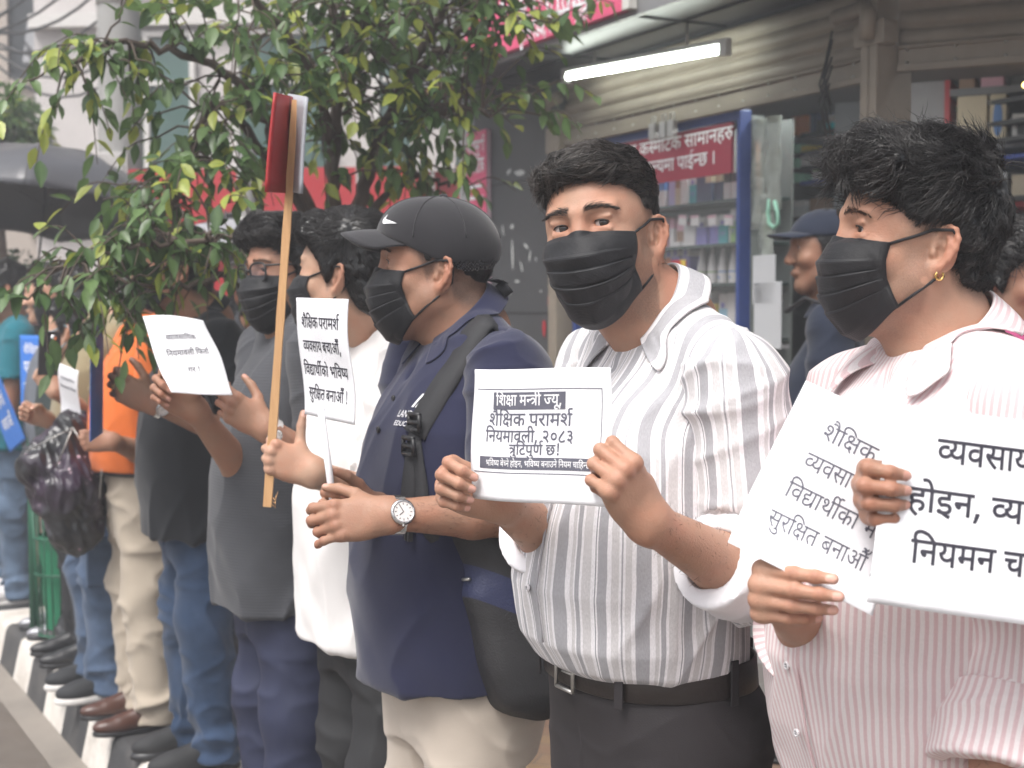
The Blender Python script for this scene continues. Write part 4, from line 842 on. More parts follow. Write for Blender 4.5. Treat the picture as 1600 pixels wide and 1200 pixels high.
def collar(root, C, up, fw, mat, rx=.068, ry=.066, stand=.028, fall=.05, tip=.03, open_=R(20), dip=.028, spread=.6, thick=.0025, name='collar', n=70, S=None, sub_=True):
    """folded collar round the neck: C ring centre at the back/side height, up = neck axis, fw = forwards"""
    up = nrm(up); fw = nrm(np.asarray(fw) - up * (np.asarray(fw) @ up)); rt = np.cross(fw, up)
    G = []; cus = []
    for i in range(n):
        ph = open_ + (2 * math.pi - 2 * open_) * i / (n - 1)
        c, s_ = math.cos(ph), math.sin(ph)
        fr = math.exp(-((min(ph, 2 * math.pi - ph) - open_) / .5) ** 2)
        dirn = rt * s_ + fw * c
        base = C + rt * (rx * s_) + fw * (ry * c) - up * dip * (1 + c) * .5
        topp = base + up * stand - dirn * .004
        fl = fall + tip * fr
        side = rt * (math.copysign(1, s_)) * fr * spread
        od = nrm(dirn * (.42 + .25 * fr) + side * .4 - up * (.80))
        row = [base - up * .01, base + up * stand * .5, topp - dirn * .001, topp + up * .003 + dirn * .003, topp + od * fl * .12 + dirn * .005, topp + od * fl * .4 + dirn * .007, topp + od * fl * .75 + dirn * .008, topp + od * fl + dirn * .007]
        G.append(row)
    G = np.array(G)
    if S is not None:
        Pp = G[:, 3:].reshape(-1, 3)
        for _ in range(4):
            d = S.eval(Pp.astype(f32), .1); g = np.stack([S.eval((Pp + np.eye(3)[i] * .004).astype(f32), .1) - d for i in range(3)], 1); g /= np.linalg.norm(g, axis=1)[:, None] + 1e-6
            Pp = Pp + g * np.clip(.0055 - d, 0, .05)[:, None]
        G[:, 3:] = Pp.reshape(n, -1, 3)
    mb = MB(); mb.grid(G)
    org = root_loc(root)
    me = bpy.data.meshes.new(name); me.from_pydata([tuple(np.array(v) - org) for v in mb.v], [], mb.f)
    me.polygons.foreach_set('use_smooth', [True] * len(me.polygons))
    ln = np.cumsum(np.r_[0, np.linalg.norm(np.diff(G[:, 5], axis=0), axis=1)])
    cu = np.repeat(ln, G.shape[1]); cv = np.tile(np.arange(G.shape[1]) * .012, n)
    # stripes of a collar run along its fall
    for k, a in (('cu', cv * 1.0 + cu * .0), ('cv', cu)):
        x = me.attributes.new(k, 'FLOAT', 'POINT'); x.data.foreach_set('value', a.astype(f32))
    o = link(name, me, mat, root)
    b = o.modifiers.new('sub', 'SUBSURF'); b.levels = b.render_levels = 2
    b = o.modifiers.new('solid', 'SOLIDIFY'); b.thickness = thick; b.offset = 0
    return o
def button(root, p, n, mat, r=.0055):
    z = nrm(n); x = nrm(np.cross(z, (0.3, .2, 1))); M = np.stack([x, np.cross(z, x), z], 1)
    mb = MB(); mb.lathe(p, [(.0001, .0022), (r * .55, .0020), (r * .75, .0030), (r, .0024), (r, 0), (r * .9, -.001)], 14, M)
    for a in range(2):
        for b in range(2): mb.box(np.asarray(p) + M @ np.array([(a - .5) * r * .5, (b - .5) * r * .5, .0021]), (.0006, .0006, .0006), M, 1)
    return sub(root, mb, 'button', [mat, M_DARKTHREAD])
def mask(root, H, M, s, mat, Sh, mat2=None, seed=0):
    """pleated surgical mask with ear loops, laid over the head solid Sh"""
    Cp = np.array([(0, .101, .012), (.1, .114, .005), (.3, .129, -.022), (.55, .124, -.060), (.75, .112, -.090), (.9, .092, -.116), (1, .070, -.124)])
    Sp = np.array([(0, .056, .006, .0665), (.3, .060, -.016, .0665), (.6, .058, -.040, .0625), (1, .034, -.072, .052)])
    nu, nv = 45, 96; UU, VV = np.meshgrid(np.linspace(-1, 1, nu), np.linspace(0, 1, nv), indexing='ij'); NZ = vnoise(np.stack([UU * 2.4 + VV * 2.5 * np.sign(UU + .01), VV * 7 - np.abs(UU) * 2, 0 * UU + seed * 3.7], -1).reshape(-1, 3), seed).reshape(nu, nv); G = np.zeros((nu, nv, 3)); cu = np.zeros((nu, nv)); cv = np.zeros((nu, nv))
    for i in range(nu):
        u = -1 + 2 * i / (nu - 1); a = u * math.pi / 2
        for j in range(nv):
            v = j / (nv - 1)
            cy, cz = np.interp(v, Cp[:, 0], Cp[:, 1]), np.interp(v, Cp[:, 0], Cp[:, 2]); sy, sz, sx = [np.interp(v, Sp[:, 0], Sp[:, k]) for k in (1, 2, 3)]
            c = max(math.cos(a), 0.); e = c ** .92
            q = np.array([sx * math.sin(a), sy + (cy - sy) * e, sz + (cz - sz) * c ** 1.15])
            f_ = ((v - .28) / .15) % 1.0 if .28 < v < .73 else .5
            out = (.0040 * (.5 - f_)) * (1 - abs(u) ** 4)
            nrm_ = np.array([math.sin(a), max(c, .1), -.15]); nrm_ /= np.linalg.norm(nrm_)
            wr_ = (.0030 * NZ[i, j] + .0012 * math.sin(7 * u + 9 * v + seed)) * (1 - abs(u) ** 3)
            G[i, j] = q + nrm_ * (out + wr_); cu[i, j] = u * .09; cv[i, j] = v * .15
    P = (G.reshape(-1, 3) * s) @ M.T + H
    ax = H + M @ (np.array([0, .01, -.04]) * s)
    for _ in range(5):
        d = Sh.eval(P.astype(f32), .08); need = np.maximum(.0022 - d, 0)
        o_ = P - ax; o_ -= np.outer(o_ @ M[:, 2], M[:, 2]) * .5; o_ /= np.linalg.norm(o_, axis=1)[:, None]
        P = P + o_ * need[:, None]
    mb = MB(); mb.grid(P.reshape(nu, nv, 3))
    org = root_loc(root)
    me = bpy.data.meshes.new('face_mask'); me.from_pydata([tuple(np.array(v) - org) for v in mb.v], [], mb.f)
    me.polygons.foreach_set('use_smooth', [True] * len(me.polygons))
    for k, a in (('cu', cu), ('cv', cv)):
        x = me.attributes.new(k, 'FLOAT', 'POINT'); x.data.foreach_set('value', a.ravel().astype(f32))
    o = link('face_mask', me, mat, root)
    b = o.modifiers.new('solid', 'SOLIDIFY'); b.thickness = .0016 * s; b.offset = 1
    P = P.reshape(nu, nv, 3); t = MB()
    for ed_ in (P[:, 0], P[:, -1], P[0], P[-1]): t.tube(list(ed_), .0012 * s, 5)
    hm = sub(o, t, 'hem', mat); hm['kind'] = 'stuff'
    L = lambda *p: H + M @ (np.array(p) * s)
    for d, col in ((-1, P[0]), (1, P[-1])):
        t = MB()
        pts = [col[1], L(d * .0725, .026, .017), L(d * .077, .004, .026), L(d * .0805, -.014, .026), L(d * .080, -.028, .010), L(d * .077, -.026, -.014), L(d * .073, -.012, -.028), L(d * .071, .004, -.042), col[-2]]
        q = []
        for i in range(len(pts) - 1): q += [pts[i] + (pts[i + 1] - pts[i]) * t_ for t_ in (0, .5)]
        q.append(pts[-1]); q = np.array(q)
        for _ in range(4):
            dd = Sh.eval(q.astype(f32), .08); oo = q - ax; oo -= np.outer(oo @ M[:, 2], M[:, 2]); oo /= np.linalg.norm(oo, axis=1)[:, None]
            q = q + oo * np.clip(.0018 - dd, 0, .02)[:, None]
        q = list(q)
        t.tube(q, .0021 * s, 6); sub(o, t, 'ear_loop', mat)
    return o
def eye_parts(root, H, M, s, gaze=(0, 1, 0), iris=(.035, .018, .01)):
    L = lambda *p: H + M @ (np.array(p) * s)
    g = nrm(gaze); x = nrm(np.cross(g, (0, 0, 1))); Mg = M @ np.stack([x, np.cross(g, x) * -1, g], 1)
    for d in (-1, 1):
        mb = MB(); r = .0141 * s; c = L(d * .031, .0745, .0255)
        rings = [0.5, 11, 12, 25, 27.5, 31, 32, 45, 60, 80, 110, 140, 175]; v = []
        for a in rings:
            for k in range(28):
                b = 2 * math.pi * k / 28; v.append(c + r * (Mg @ np.array([math.sin(R(a)) * math.cos(b), math.sin(R(a)) * math.sin(b), math.cos(R(a))])))
        for i in range(len(rings) - 1):
            mi = 0 if rings[i + 1] <= 11.5 else 1 if rings[i + 1] <= 27.5 else 3 if rings[i + 1] <= 31 else 2
            mb.f += [[i * 28 + k, i * 28 + (k + 1) % 28, (i + 1) * 28 + (k + 1) % 28, (i + 1) * 28 + k] for k in range(28)]; mb.m += [mi] * 28; mb.sm += [True] * 28
        mb.v = [tuple(p) for p in v]; mb.f.append(list(range(28))); mb.m.append(0); mb.sm.append(True)
        sub(root, mb, 'eye', [M_PUPIL, M_IRIS, M_SCLERA, M_PUPIL])
def brow_parts(root, H, M, s, mat, Sh, seed=0, thick=1.0, n=260):
    mat = BROW; n = int(n * .95)
    rng = np.random.default_rng(seed)
    for d in (-1, 1):
        mb = MB()
        for _ in range(n):
            t = rng.random(); x = .010 + .044 * t; z = .0462 + .0045 * math.sin(2.2 * t) - .0075 * t * t + rng.normal(0, .0026) * thick * (1 - .6 * t)
            p = hit(Sh, H + M @ (np.array([d * x, .14, z]) * s), M @ np.array([0, -1, 0]), 25)
            dr = nrm(M @ np.array([d * (.7 + .3 * t), .08, .42 - .75 * t])); l = rng.uniform(.006, .010) * s
            mb.tube([p, p + dr * l * .5 + M[:, 1] * .0003, p + dr * l], [.00027 * s, .00025 * s, .0001], 3, caps=False)
        sub(root, mb, 'eyebrow', mat)
    for d in (-1, 1):
        mb = MB(); pts = []
        for i in range(11):
            t = -1 + 2 * i / 10; x = t * .0128; z = .0047 * math.sqrt(max(0, 1 - t * t)) - .0008
            q = rotx(0) @ np.array([d * .031, 0.0745, .0255]) + np.array([x, .0160 - .0062 * t * t, z + d * t * d * 0 - math.sin(R(4) * d) * x])
            pts.append(H + M @ (q * s))
        mb.tube(pts, [.0003] + [.0012 * s] * 9 + [.0003], 5); sub(root, mb, 'eyelash', mat)
def skin_attrs(Vt, H, M, s, nails, beard=.0, fade=.0, zmin=zmin_default, fadew=.028):
    q = (Vt - H) @ M / s; x, y, z = q.T; hd = (np.abs(x) < .12) & (np.abs(y) < .14) & (z > -.15) & (z < .16)
    earq = np.abs(x) > .0765 - .0
    jaw = sstep(-.012, -.05, z) * sstep(.005, .03, y) * (1 - .0) + sstep(.055, .062, np.abs(x)) * sstep(.0, .012, y) * sstep(.045, .03, y) * sstep(.02, -.01, z)
    jaw = np.clip(jaw, 0, 1) * sstep(-.14, -.11, z)
    sc = sstep(-fadew, .006, z - zmin(y)) * (z > -.075)
    b = np.where(hd & ~((np.abs(x) > .078) & (z < .035)), np.maximum(jaw * beard, sc * fade), 0)
    rd = np.where(hd, sstep(.078, .088, np.abs(x)) * (np.abs(y + .01) < .035) * .55 + np.exp(-((x / .016) ** 2 + ((z + .018) / .018) ** 2)) * (y > .1) * .35 + .55 * np.exp(-(((np.abs(x) - .030) / .019) ** 2 + ((z - .022) / .012) ** 2)) * (y > .05), 0)
    nl = np.zeros(len(Vt))
    for c, A, r, kd in nails:
        m = np.nonzero((np.abs(Vt - c) < .016).all(1))[0]
        if len(m):
            k = (((Vt[m] - c) @ A / r) ** 2).sum(1)
            if kd == 1: nl[m] = np.maximum(nl[m], sstep(1.15, .8, k))
            elif kd == 0: rd[m] = np.maximum(rd[m], .42 * np.exp(-k))
            else: b[m] = np.maximum(b[m], .30 * np.exp(-k))
    return {'beard': b, 'red': rd, 'nail': nl}

class Person:
    def __init__(s, label, pos, f, sc, head, hf, pitch=0., roll=0., skin='skin', h=.0022, group=None, jaw=1.0, eyes=True, neck=1.0, headscale=1.0, fat=1.0):
        s.O = np.array([pos[0], pos[1], pos[2] if len(pos) > 2 else 0.0]); s.f = nrm((f[0], f[1], 0)); s.sc = sc
        s.M = face_dir(s.f); s.H = np.asarray(head, float); s.HM = face_dir(nrm((hf[0], hf[1], 0)), pitch, roll); s.hs = sc * headscale
        s.skin = skin; s.h = h; s.label = label; s.group = group or 'people lined up along the kerb'; s.S = SDF(); s.nails = []; s.arms = {}; s.fat = fat
        s.Sh = SDF(); head_sdf(s.Sh, s.H, s.HM, s.hs, eyes, jaw); s.S.ops += s.Sh.ops
        s.nb = s.L(0, -.030, 1.385); a = s.H + s.HM @ (np.array([0, -.022, -.045]) * s.hs)
        s.S.cone(a, s.nb, .056 * s.hs * neck, .066 * s.sc * neck, .03)
        s.S.cone(s.H + s.HM @ (np.array([0, .01, -.075]) * s.hs), s.L(0, .0, 1.36), .036 * s.hs, .046 * s.sc, .03)
        s.naxis = nrm(a - s.nb)
        for d in (-1, 1): s.S.cone(s.nb - np.array([0, 0, .02]), s.L(d * .13, -.03, 1.33), .055 * sc, .045 * sc, .03)
        s.S.cone(s.nb, s.L(0, 0, .95), .06, .06, .02)
        s.shoulder = {'R': s.L(.180, -.015, 1.325), 'L': s.L(-.180, -.015, 1.325)}
    def L(s, x, y, z): return s.O + s.M @ (np.array([x, y, z]) * s.sc)
    def arm(s, side, el, wr, Y, T, curls, thumb, spread=(6, 1, -3, -8), hs=.93, fat=1.0, sh=None):
        if sh is not None: s.shoulder[side] = np.asarray(sh)
        Mh, Lh = hand_sdf(s.S, np.asarray(wr), Y, T, side, curls, thumb, s.sc * hs, spread, s.nails, fat)
        arm_sdf(s.S, s.shoulder[side], el, wr, Mh, s.sc, s.fat)
        s.S.cone(s.shoulder[side], s.L(0, -.02, 1.30), .045, .06, .02)
        s.arms[side] = (s.shoulder[side], np.asarray(el), np.asarray(wr), Mh, Lh)
    def arm_hair(s, side, n=260, seed=1):
        sh, el, wr, Mh, Lh = s.arms[side]; rng = np.random.default_rng(seed); mb = MB(); d = wr - el; ax = nrm(d); x = nrm(np.cross(ax, (.2, .3, .9))); y = np.cross(ax, x)
        t = rng.uniform(.12, .95, n); a = rng.uniform(0, 6.283, n); P_ = el + d * t[:, None] + (x * np.cos(a)[:, None] + y * np.sin(a)[:, None]) * .06
        rad_ = (x * np.cos(a)[:, None] + y * np.sin(a)[:, None])
        for _ in range(14): P_ = P_ - rad_ * s.S.eval(P_.astype(f32), .08)[:, None]
        for p, r_ in zip(P_, rad_):
            l = rng.uniform(.006, .012); v = nrm(ax + rng.normal(0, .35, 3) + r_ * .25); mb.tube([p - r_ * .0005, p + v * l * .5 + r_ * .0008, p + v * l + r_ * .0006], [.00022, .0002, .00008], 3, caps=False)
        o = sub(s.root, mb, 'arm_hair', BROW); o['kind'] = 'stuff'
    def build(s, beard=.0, fade=.0, zmin=zmin_default, rel=1):
        Vt, F = s.S.mesh(s.h); Vt = relax(Vt, F, rel, .4)
        at_ = skin_attrs(Vt, s.H, s.HM, s.hs, s.nails, beard, fade, zmin)
        s.root = link('person', npmesh('person', Vt - s.O, F, at_), s.skin, None, s.O)
        tag(s.root, s.label, 'person', s.group)
        return s.root
CURL_REST = [(25, 35, 20), (28, 38, 22), (32, 42, 24), (36, 45, 26)]
CURL_FIST = [(72, 92, 45), (75, 95, 48), (78, 95, 50), (80, 92, 50)]
THUMB_SIDE = [(.75, .65, -.35), (.45, .85, -.35), (.25, .92, -.3)]
THUMB_WRAP = [(.55, .45, -.75), (.0, .55, -.85), (-.5, .5, -.7)]
THUMB_UP = [(.75, .4, -.35), (.9, .3, -.1), (.97, .2, .1)]
# ---------------------------------------------------------------- materials of people and things
M_DARKTHREAD = plain('dark_thread', (.05, .05, .055), .8)
SKIN_A = skin_mat('skin_warm', (.44, .258, .178)); SKIN_B = skin_mat('skin_tan', (.42, .245, .168)); SKIN_C = skin_mat('skin_brown', (.35, .195, .130)); SKIN_D = skin_mat('skin_fair', (.48, .30, .21)); SKIN_E = skin_mat('skin_deep', (.30, .165, .108))
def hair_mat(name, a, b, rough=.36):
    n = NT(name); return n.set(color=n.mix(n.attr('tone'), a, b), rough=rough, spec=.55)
HAIR = hair_mat('black_hair', (.004, .0035, .0035), (.022, .018, .017)); HAIR2 = hair_mat('brown_black_hair', (.005, .004, .0035), (.062, .050, .043), .42)  # second hair's lighter strands paint sheen and highlight streaks into the colour
BROW = plain('brow_hair', (.030, .021, .017), .6)
M_PUPIL = plain('pupil', (.005, .004, .004), .08, coat=1.0); M_IRIS = plain('iris', (.028, .012, .006), .15, scale=400, var=.4, coat=.6); M_SCLERA = plain('sclera', (.46, .39, .37), .3, coat=.3)
INK = plain('black_ink', (.028, .026, .040), .6); INKGREY = plain('grey_ink', (.10, .10, .13), .6, var=.25, scale=90); WHITEINK = plain('white_print', (.78, .78, .80), .6)
def mk_paper(name, color, rough=.75):
    n = NT(name)
    cr = n.noise(9, 4, .55)
    n.bump(n.math('ADD', cr, n.math('MULTIPLY', n.noise(28, 3), .35)), .6, .005)
    return n.set(color=n.mix(n.noise(6, 3), tuple(c * .97 for c in color), color), rough=rough, spec=.25)
PAPER = mk_paper('white_paper', (.80, .80, .83)); BOARD_BLUE = mk_paper('blue_card', (.05, .19, .60), .5)
def mk_mask(name, color):
    n = NT(name); v = n.attr('cv'); u = n.attr('cu')
    h = n.math('ADD', n.math('MULTIPLY', n.math('SINE', n.math('MULTIPLY', v, 3200.0)), .35), n.noise(500, 2))
    seam = n.math('MULTIPLY', n.math('GREATER_THAN', n.math('ABSOLUTE', u), .081), n.math('SINE', n.math('MULTIPLY', v, 2600.0)))
    h = n.math('ADD', h, n.math('MULTIPLY', seam, 1.2)); h = n.math('ADD', h, n.math('MULTIPLY', n.noise(45, 3), 3.0))
    n.bump(h, .4, .0009)
    return n.set(color=n.mix(n.noise(40, 3), tuple(c * .8 for c in color), tuple(c * 1.2 for c in color)), rough=.55, spec=.35, sheen=.06)
MASK = mk_mask('black_mask', (.009, .009, .011)); MASK_BLUE = mk_mask('blue_mask', (.22, .42, .52))
STEEL = plain('steel', (.62, .62, .62), .22, 1.0, var=.08); STEEL_DULL = plain('dull_steel', (.45, .44, .42), .4, .9); GOLD = plain('gold', (.75, .50, .18), .22, 1.0)
DIAL = plain('watch_dial', (.75, .70, .68), .4); BLACKPLASTIC = plain('black_plastic', (.018, .018, .02), .4, var=.1)
WEBBING = plain('black_webbing', (.022, .022, .025), .75, scale=300, var=.3, bump=.3, bscale=900)
BUTTONW = plain('white_button', (.72, .70, .72), .3, coat=.3)
# ---------------------------------------------------------------- man in the striped shirt
ROAD = nrm((-.887, -.462, 0))      # towards the road, square to the kerb
def watch(P, side, mat_band, dial=True, off=-.018, r=.031, big=.0175, roll=0):
    sh, el, wr, Mh, Lh = P.arms[side]; ax = nrm(wr - el); c = wr + ax * off
    z = nrm(Mh[:, 2] - ax * (Mh[:, 2] @ ax)); x = np.cross(z, ax)
    root = P.root; mb = MB(); n = 30
    for k in range(n):
        a = 2 * math.pi * (k + .5) / n
        p = c + x * math.cos(a) * (r + .002) + z * math.sin(a) * (r * .80 + .001); tdir = nrm(-x * math.sin(a) * (r + .002) + z * math.cos(a) * r * .8)
        mb.box(p, (.0031, .0085 if k % 2 else .0088, .0016), np.stack([tdir, ax, np.cross(tdir, ax)], 1), 0)
    top = c + z * (r * .80 + .0015)
    M2 = np.stack([x, ax, z], 1)
    w_ = sub(root, mb, 'watch', [mat_band])
    cs = MB(); cs.lathe(top, [(big * .9, -.003), (big * 1.1, 0), (big * 1.1, .004), (big * 1.0, .0065), (big * .86, .0068), (big * .84, .0058)], 28, M2); 
    for k in range(12):
        a = k * math.pi / 6; cs.box(top + M2 @ np.array([math.cos(a) * big * .95, math.sin(a) * big * .95, .0068]), (.0007, .0007, .0004), M2, 1)
    cs.tube([top + x * big * 1.0 + z * .002, top + x * big * 1.28 + z * .002], .0022, 8)
    sub(w_, cs, 'watch_case', [STEEL, M_DARKTHREAD])
    dl = MB(); dl.lathe(top, [(.0001, .0060), (big * .85, .0060)], 24, M2)
    for k in range(12):
        a = k * math.pi / 6; dr = M2 @ np.array([math.cos(a), math.sin(a), 0]); dl.box(top + dr * big * .68 + z * .0064, (.0006, .0016, .0002), np.stack([np.cross(dr, z), dr, z], 1), 1)
    for a, l in ((.9, .45), (2.6, .65)):
        dr = M2 @ np.array([math.cos(a), math.sin(a), 0]); dl.box(top + dr * big * l * .5 + z * .0066, (.0006, big * l * .5, .0002), np.stack([np.cross(dr, z), dr, z], 1), 1)
    sub(w_, dl, 'watch_dial', [DIAL, M_DARKTHREAD])
    return w_
def trousers(P, tab, mat, h=.005, knee=None, ankle=None, r=(.098, .070, .062), amp=.005, seed=0, name='trousers', n=2.4, flare=0, zend=.03, stance=.10):
    S = SDF(); S.loft(tab, P.O, P.M * 1.0, n=n, k=.01)
    for o in S.ops: pass
    sc = P.sc
    for d in (-1, 1):
        hp = P.L(d * .084, 0, .80); kn = P.L(d * stance, .02, .47) if knee is None else knee[d]; an = P.L(d * (stance + .01), -.01, .06) if ankle is None else ankle[d]
        S.cone(hp, kn, r[0] * sc, r[1] * sc, .05); S.cone(kn, an, r[1] * sc, (r[2] + flare) * sc, .04)
        S.cone(P.L(d * .07, -.06, .80), P.L(d * .085, -.03, .66), .085 * sc, .075 * sc, .05)
    S.half(P.L(0, 0, zend), (0, 0, -1))
    Vt, F = S.mesh(h); Vt = relax(Vt, F, 1); N = vnormals(Vt, F)
    q = (Vt - P.O) @ P.M
    sx = np.where(q[:, 0] > 0, 1, -1); cu = np.arctan2(q[:, 0] - sx * .095, q[:, 1]) * .085; cv = q[:, 2]
    e = .35 + .65 * np.exp(-((cv - .50) / .12) ** 2) + .9 * np.exp(-((cv - .10) / .09) ** 2) + .35 * np.exp(-((cv - .80) / .08) ** 2)
    a = vnoise(np.stack([cu * 9, cv * 12, sx * 5], 1), seed); b = vnoise(np.stack([cu * 5 + cv * 9, cv * 5 - cu * 9, sx * 3], 1), seed + 1); c = vnoise(np.stack([cu * 14, cv * 30, sx], 1), seed + 2)
    Vt = Vt + N * (amp * ((1 - np.abs(a)) ** 3 * 1.3 - .5 + ((1 - np.abs(b)) ** 3 - .4) * 1.3 + c * .9 * np.exp(-((cv - .10) / .08) ** 2)) * e)[:, None]
    return link(name, npmesh(name, Vt - P.O, F, {'cu': cu, 'cv': cv}), mat, P.root)
def belt(P, tab, z0, z1, mat, n=2.4, grow=.004, buckle=True, loops=True, clothm=None):
    t = np.array(tab); mb = MB(); N = 72; G = []
    for i in range(N):
        a = 2 * math.pi * i / N; row = []
        for z, g in ((z0, grow - .002), (z0 + .002, grow), (z1 - .002, grow), (z1, grow - .002)):
            A, B, yc = [np.interp(z, t[:, 0], t[:, k]) for k in (1, 2, 3)]
            r = (abs(math.sin(a) / (A + g)) ** n + abs(math.cos(a) / (B + g)) ** n) ** (-1 / n); row.append(P.L(r * math.sin(a), yc + r * math.cos(a), z))
        G.append(row)
    mb.grid(np.array(G), wrap=True)
    b = sub(P.root, mb, 'belt', mat, solid=.003, offset=1)
    zc = (z0 + z1) / 2; A, B, yc = [np.interp(zc, t[:, 0], t[:, k]) for k in (1, 2, 3)]
    def surf(a, g): 
        r = (abs(math.sin(a) / (A + g)) ** n + abs(math.cos(a) / (B + g)) ** n) ** (-1 / n); return np.array([r * math.sin(a), yc + r * math.cos(a), zc])
    if buckle:
        p = surf(0, grow + .005); w_, h_ = .024, (z1 - z0) * .5 + .004; k = MB()
        c = [P.L(p[0] + x, p[1] - abs(x) * .12, p[2] + z) for x, z in ((-w_, -h_), (w_, -h_), (w_, h_), (-w_, h_))]
        for i in range(4): k.tube([c[i], c[(i + 1) % 4]], .0032, 8)
        k.tube([P.L(p[0], p[1] + .001, p[2]), P.L(p[0] - w_, p[1], p[2])], .002, 6)
        sub(b, k, 'buckle', STEEL_DULL)
    if loops:
        for a in (.75, -.75, 1.75, -1.75, 2.7, -2.7):
            l = MB(); p = surf(a, grow + .0045); q = surf(a + .05, grow + .0045); tdir = nrm(P.M @ (q - p)); zz = np.array([0, 0, 1.0])
            l.box(P.L(*p), (.007, (z1 - z0) * .5 + .010, .0016), np.stack([tdir, zz, np.cross(tdir, zz)], 1)); sub(P.root, l, 'belt_loop', clothm, bevel=.001)
    return b
def make_striped():
    H = at(943, 383, 2.13)
    P = Person('man in a grey and white striped shirt and black mask, facing us', (.212, 2.15), ROAD, 1.03, H, (-.40, -.916), -1, 7, SKIN_B, .0020, headscale=.975, neck=1.12, jaw=1.08)
    P.arm('R', (.085, 2.18, 1.085), at(778, 782, 1.985), (-.86, -.34, .38), (.38, 0, .92), [(62, 72, 40), (66, 76, 40), (70, 78, 40), (74, 78, 40)], [(.75, -.15, -.45), (.5, -.75, -.22), (.3, -.9, -.08)], hs=.90)
    P.arm('L', (.335, 1.985, 1.075), at(1012, 815, 1.80), (-.42, -.45, .72), (.52, .18, .80), [(58, 88, 50), (62, 90, 50), (66, 92, 50), (70, 92, 50)], THUMB_WRAP, hs=.88)
    root = P.build(beard=.55, fade=.9, zmin=zB)
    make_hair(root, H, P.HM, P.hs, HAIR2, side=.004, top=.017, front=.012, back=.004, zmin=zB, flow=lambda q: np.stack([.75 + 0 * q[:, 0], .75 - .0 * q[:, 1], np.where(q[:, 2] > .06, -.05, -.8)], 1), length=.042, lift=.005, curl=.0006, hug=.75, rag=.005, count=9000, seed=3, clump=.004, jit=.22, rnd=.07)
    P.arm_hair('L', 300, 2); P.arm_hair('R', 160, 3)
    C = ((-H + np.array([0, 0, 1.45])) @ P.HM); eye_parts(root, H, P.HM, P.hs, nrm(C))
    brow_parts(root, H, P.HM, P.hs, HAIR, P.Sh, 1, 1.15, 230)
    mask(root, H, P.HM, P.hs, MASK, P.Sh)
    mb = MB(); mb.lathe(H + P.HM @ np.array([-.0835, -.013, -.026]), [(.0001, .002), (.0018, .0012), (.0022, -.001)], 10, P.HM @ roty(-math.pi / 2)); sub(root, mb, 'ear_stud', STEEL)
    W, G, L_, B_ = (.76, .74, .76), (.37, .365, .385), (.58, .56, .565), (.24, .24, .255)
    seq = [(G, .030), (W, .009), (L_, .013), (W, .005), (G, .004), (W, .005), (L_, .016), (W, .010), (G, .020), (W, .004), (B_, .002), (W, .009), (L_, .020), (W, .006), (G, .010), (W, .004), (L_, .008), (W, .012)]
    seq = [(c_, b_ * .64) for c_, b_ in seq]; tot = sum(b for _, b in seq); st = []; x = 0
    for c, b in seq: st.append((x / tot, c)); x += b
    fab = cloth('striped_cotton', W, stripes=st, period=tot, weave=520, var=.26)
    tab = [(.918, .166, .138, .008), (.934, .182, .154, .02), (.97, .190, .166, .033), (1.05, .193, .172, .040), (1.15, .190, .160, .034), (1.25, .190, .142, .02), (1.32, .182, .118, .0), (1.365, .150, .095, -.015), (1.398, .110, .080, -.025)]
    tab = [(r_[0], r_[1] * .965, r_[2] * .97, r_[3]) for r_ in tab]
    S = SDF(); S.loft(tab, P.O, P.M, n=2.25, k=.02)
    for d in (-1, 1): S.cone(P.L(d * .07, -.02, 1.375), P.L(d * .160, -.015, 1.322), .054, .062, .05)
    # open neck
    ft = P.L(0, .06, 1.40)
    S.cone(P.nb - P.naxis * .015, P.nb + P.naxis * .2, .062, .075, .006, op=-1)
    S.cone(P.L(0, .075, 1.335), P.L(0, .10, 1.45), .012, .050, .01, op=-1)
    env = lambda q: (.65 + .5 * sstep(1.10, 1.02, q[:, 2])) * (.15 + .85 * sstep(.955, 1.01, q[:, 2])) + .5 * sstep(.1, .18, np.abs(q[:, 0]))
    torso_piece('shirt', root, S, P.O, P.M, fab, .0045, .0048, 11, (.19, .165), .02, 8, 3.0, (1.24, 1.36, 1.25), env)
    P.S_shirt = S
    for z in (1.275, 1.19, 1.105, 1.02):
        p = hit(S, P.L(.004, .4, z), -P.M[:, 1]); button(root, p + P.M[:, 1] * .004, P.M[:, 1], BUTTONW)
    # placket edge
    mb = MB(); pts = [hit(S, P.L(-.017, .4, z), -P.M[:, 1]) + P.M[:, 1] * .003 for z in np.linspace(.945, 1.32, 26)]
    mb.tube(pts, .0016, 6); sub(root, mb, 'placket', fab)
    collar(root, P.nb + P.naxis * .045, P.naxis * .8 + np.array([0, 0, .25]), P.f, fab, rx=.075, ry=.075, stand=.032, fall=.048, tip=.034, open_=R(30), dip=.060, spread=.7, S=S)
    for sd_ in ('L', 'R'):
        sh, el, wr = P.arms[sd_][:3]
        sleeve(root, sh + np.array([0, 0, -.01]), el, wr, fab, ('e', .095), .0045, .076, .055, .0060, 5 if sd_ == 'L' else 6, cuff=.085, ref=P.M[:, 1], cuffmat=plain('white_cotton', (.74, .73, .76), .85, var=.05, bump=.25, bscale=60), u0=.02)
    tt = [(.66, .155, .120, -.01), (.74, .172, .135, -.012), (.82, .172, .135, -.010), (.88, .166, .136, .004), (.935, .164, .136, .007)]
    tr = plain('dark_trousers', (.022, .018, .020), .75, var=.12, bump=.15, bscale=500)
    trousers(P, tt, tr, seed=4, amp=.004)
    belt(P, tt, .873, .919, plain('brown_black_leather', (.022, .016, .014), .42, var=.3, bump=.3, bscale=150), clothm=tr)
    U = at(949, 690, 1.795) - at(735, 680, 1.935)
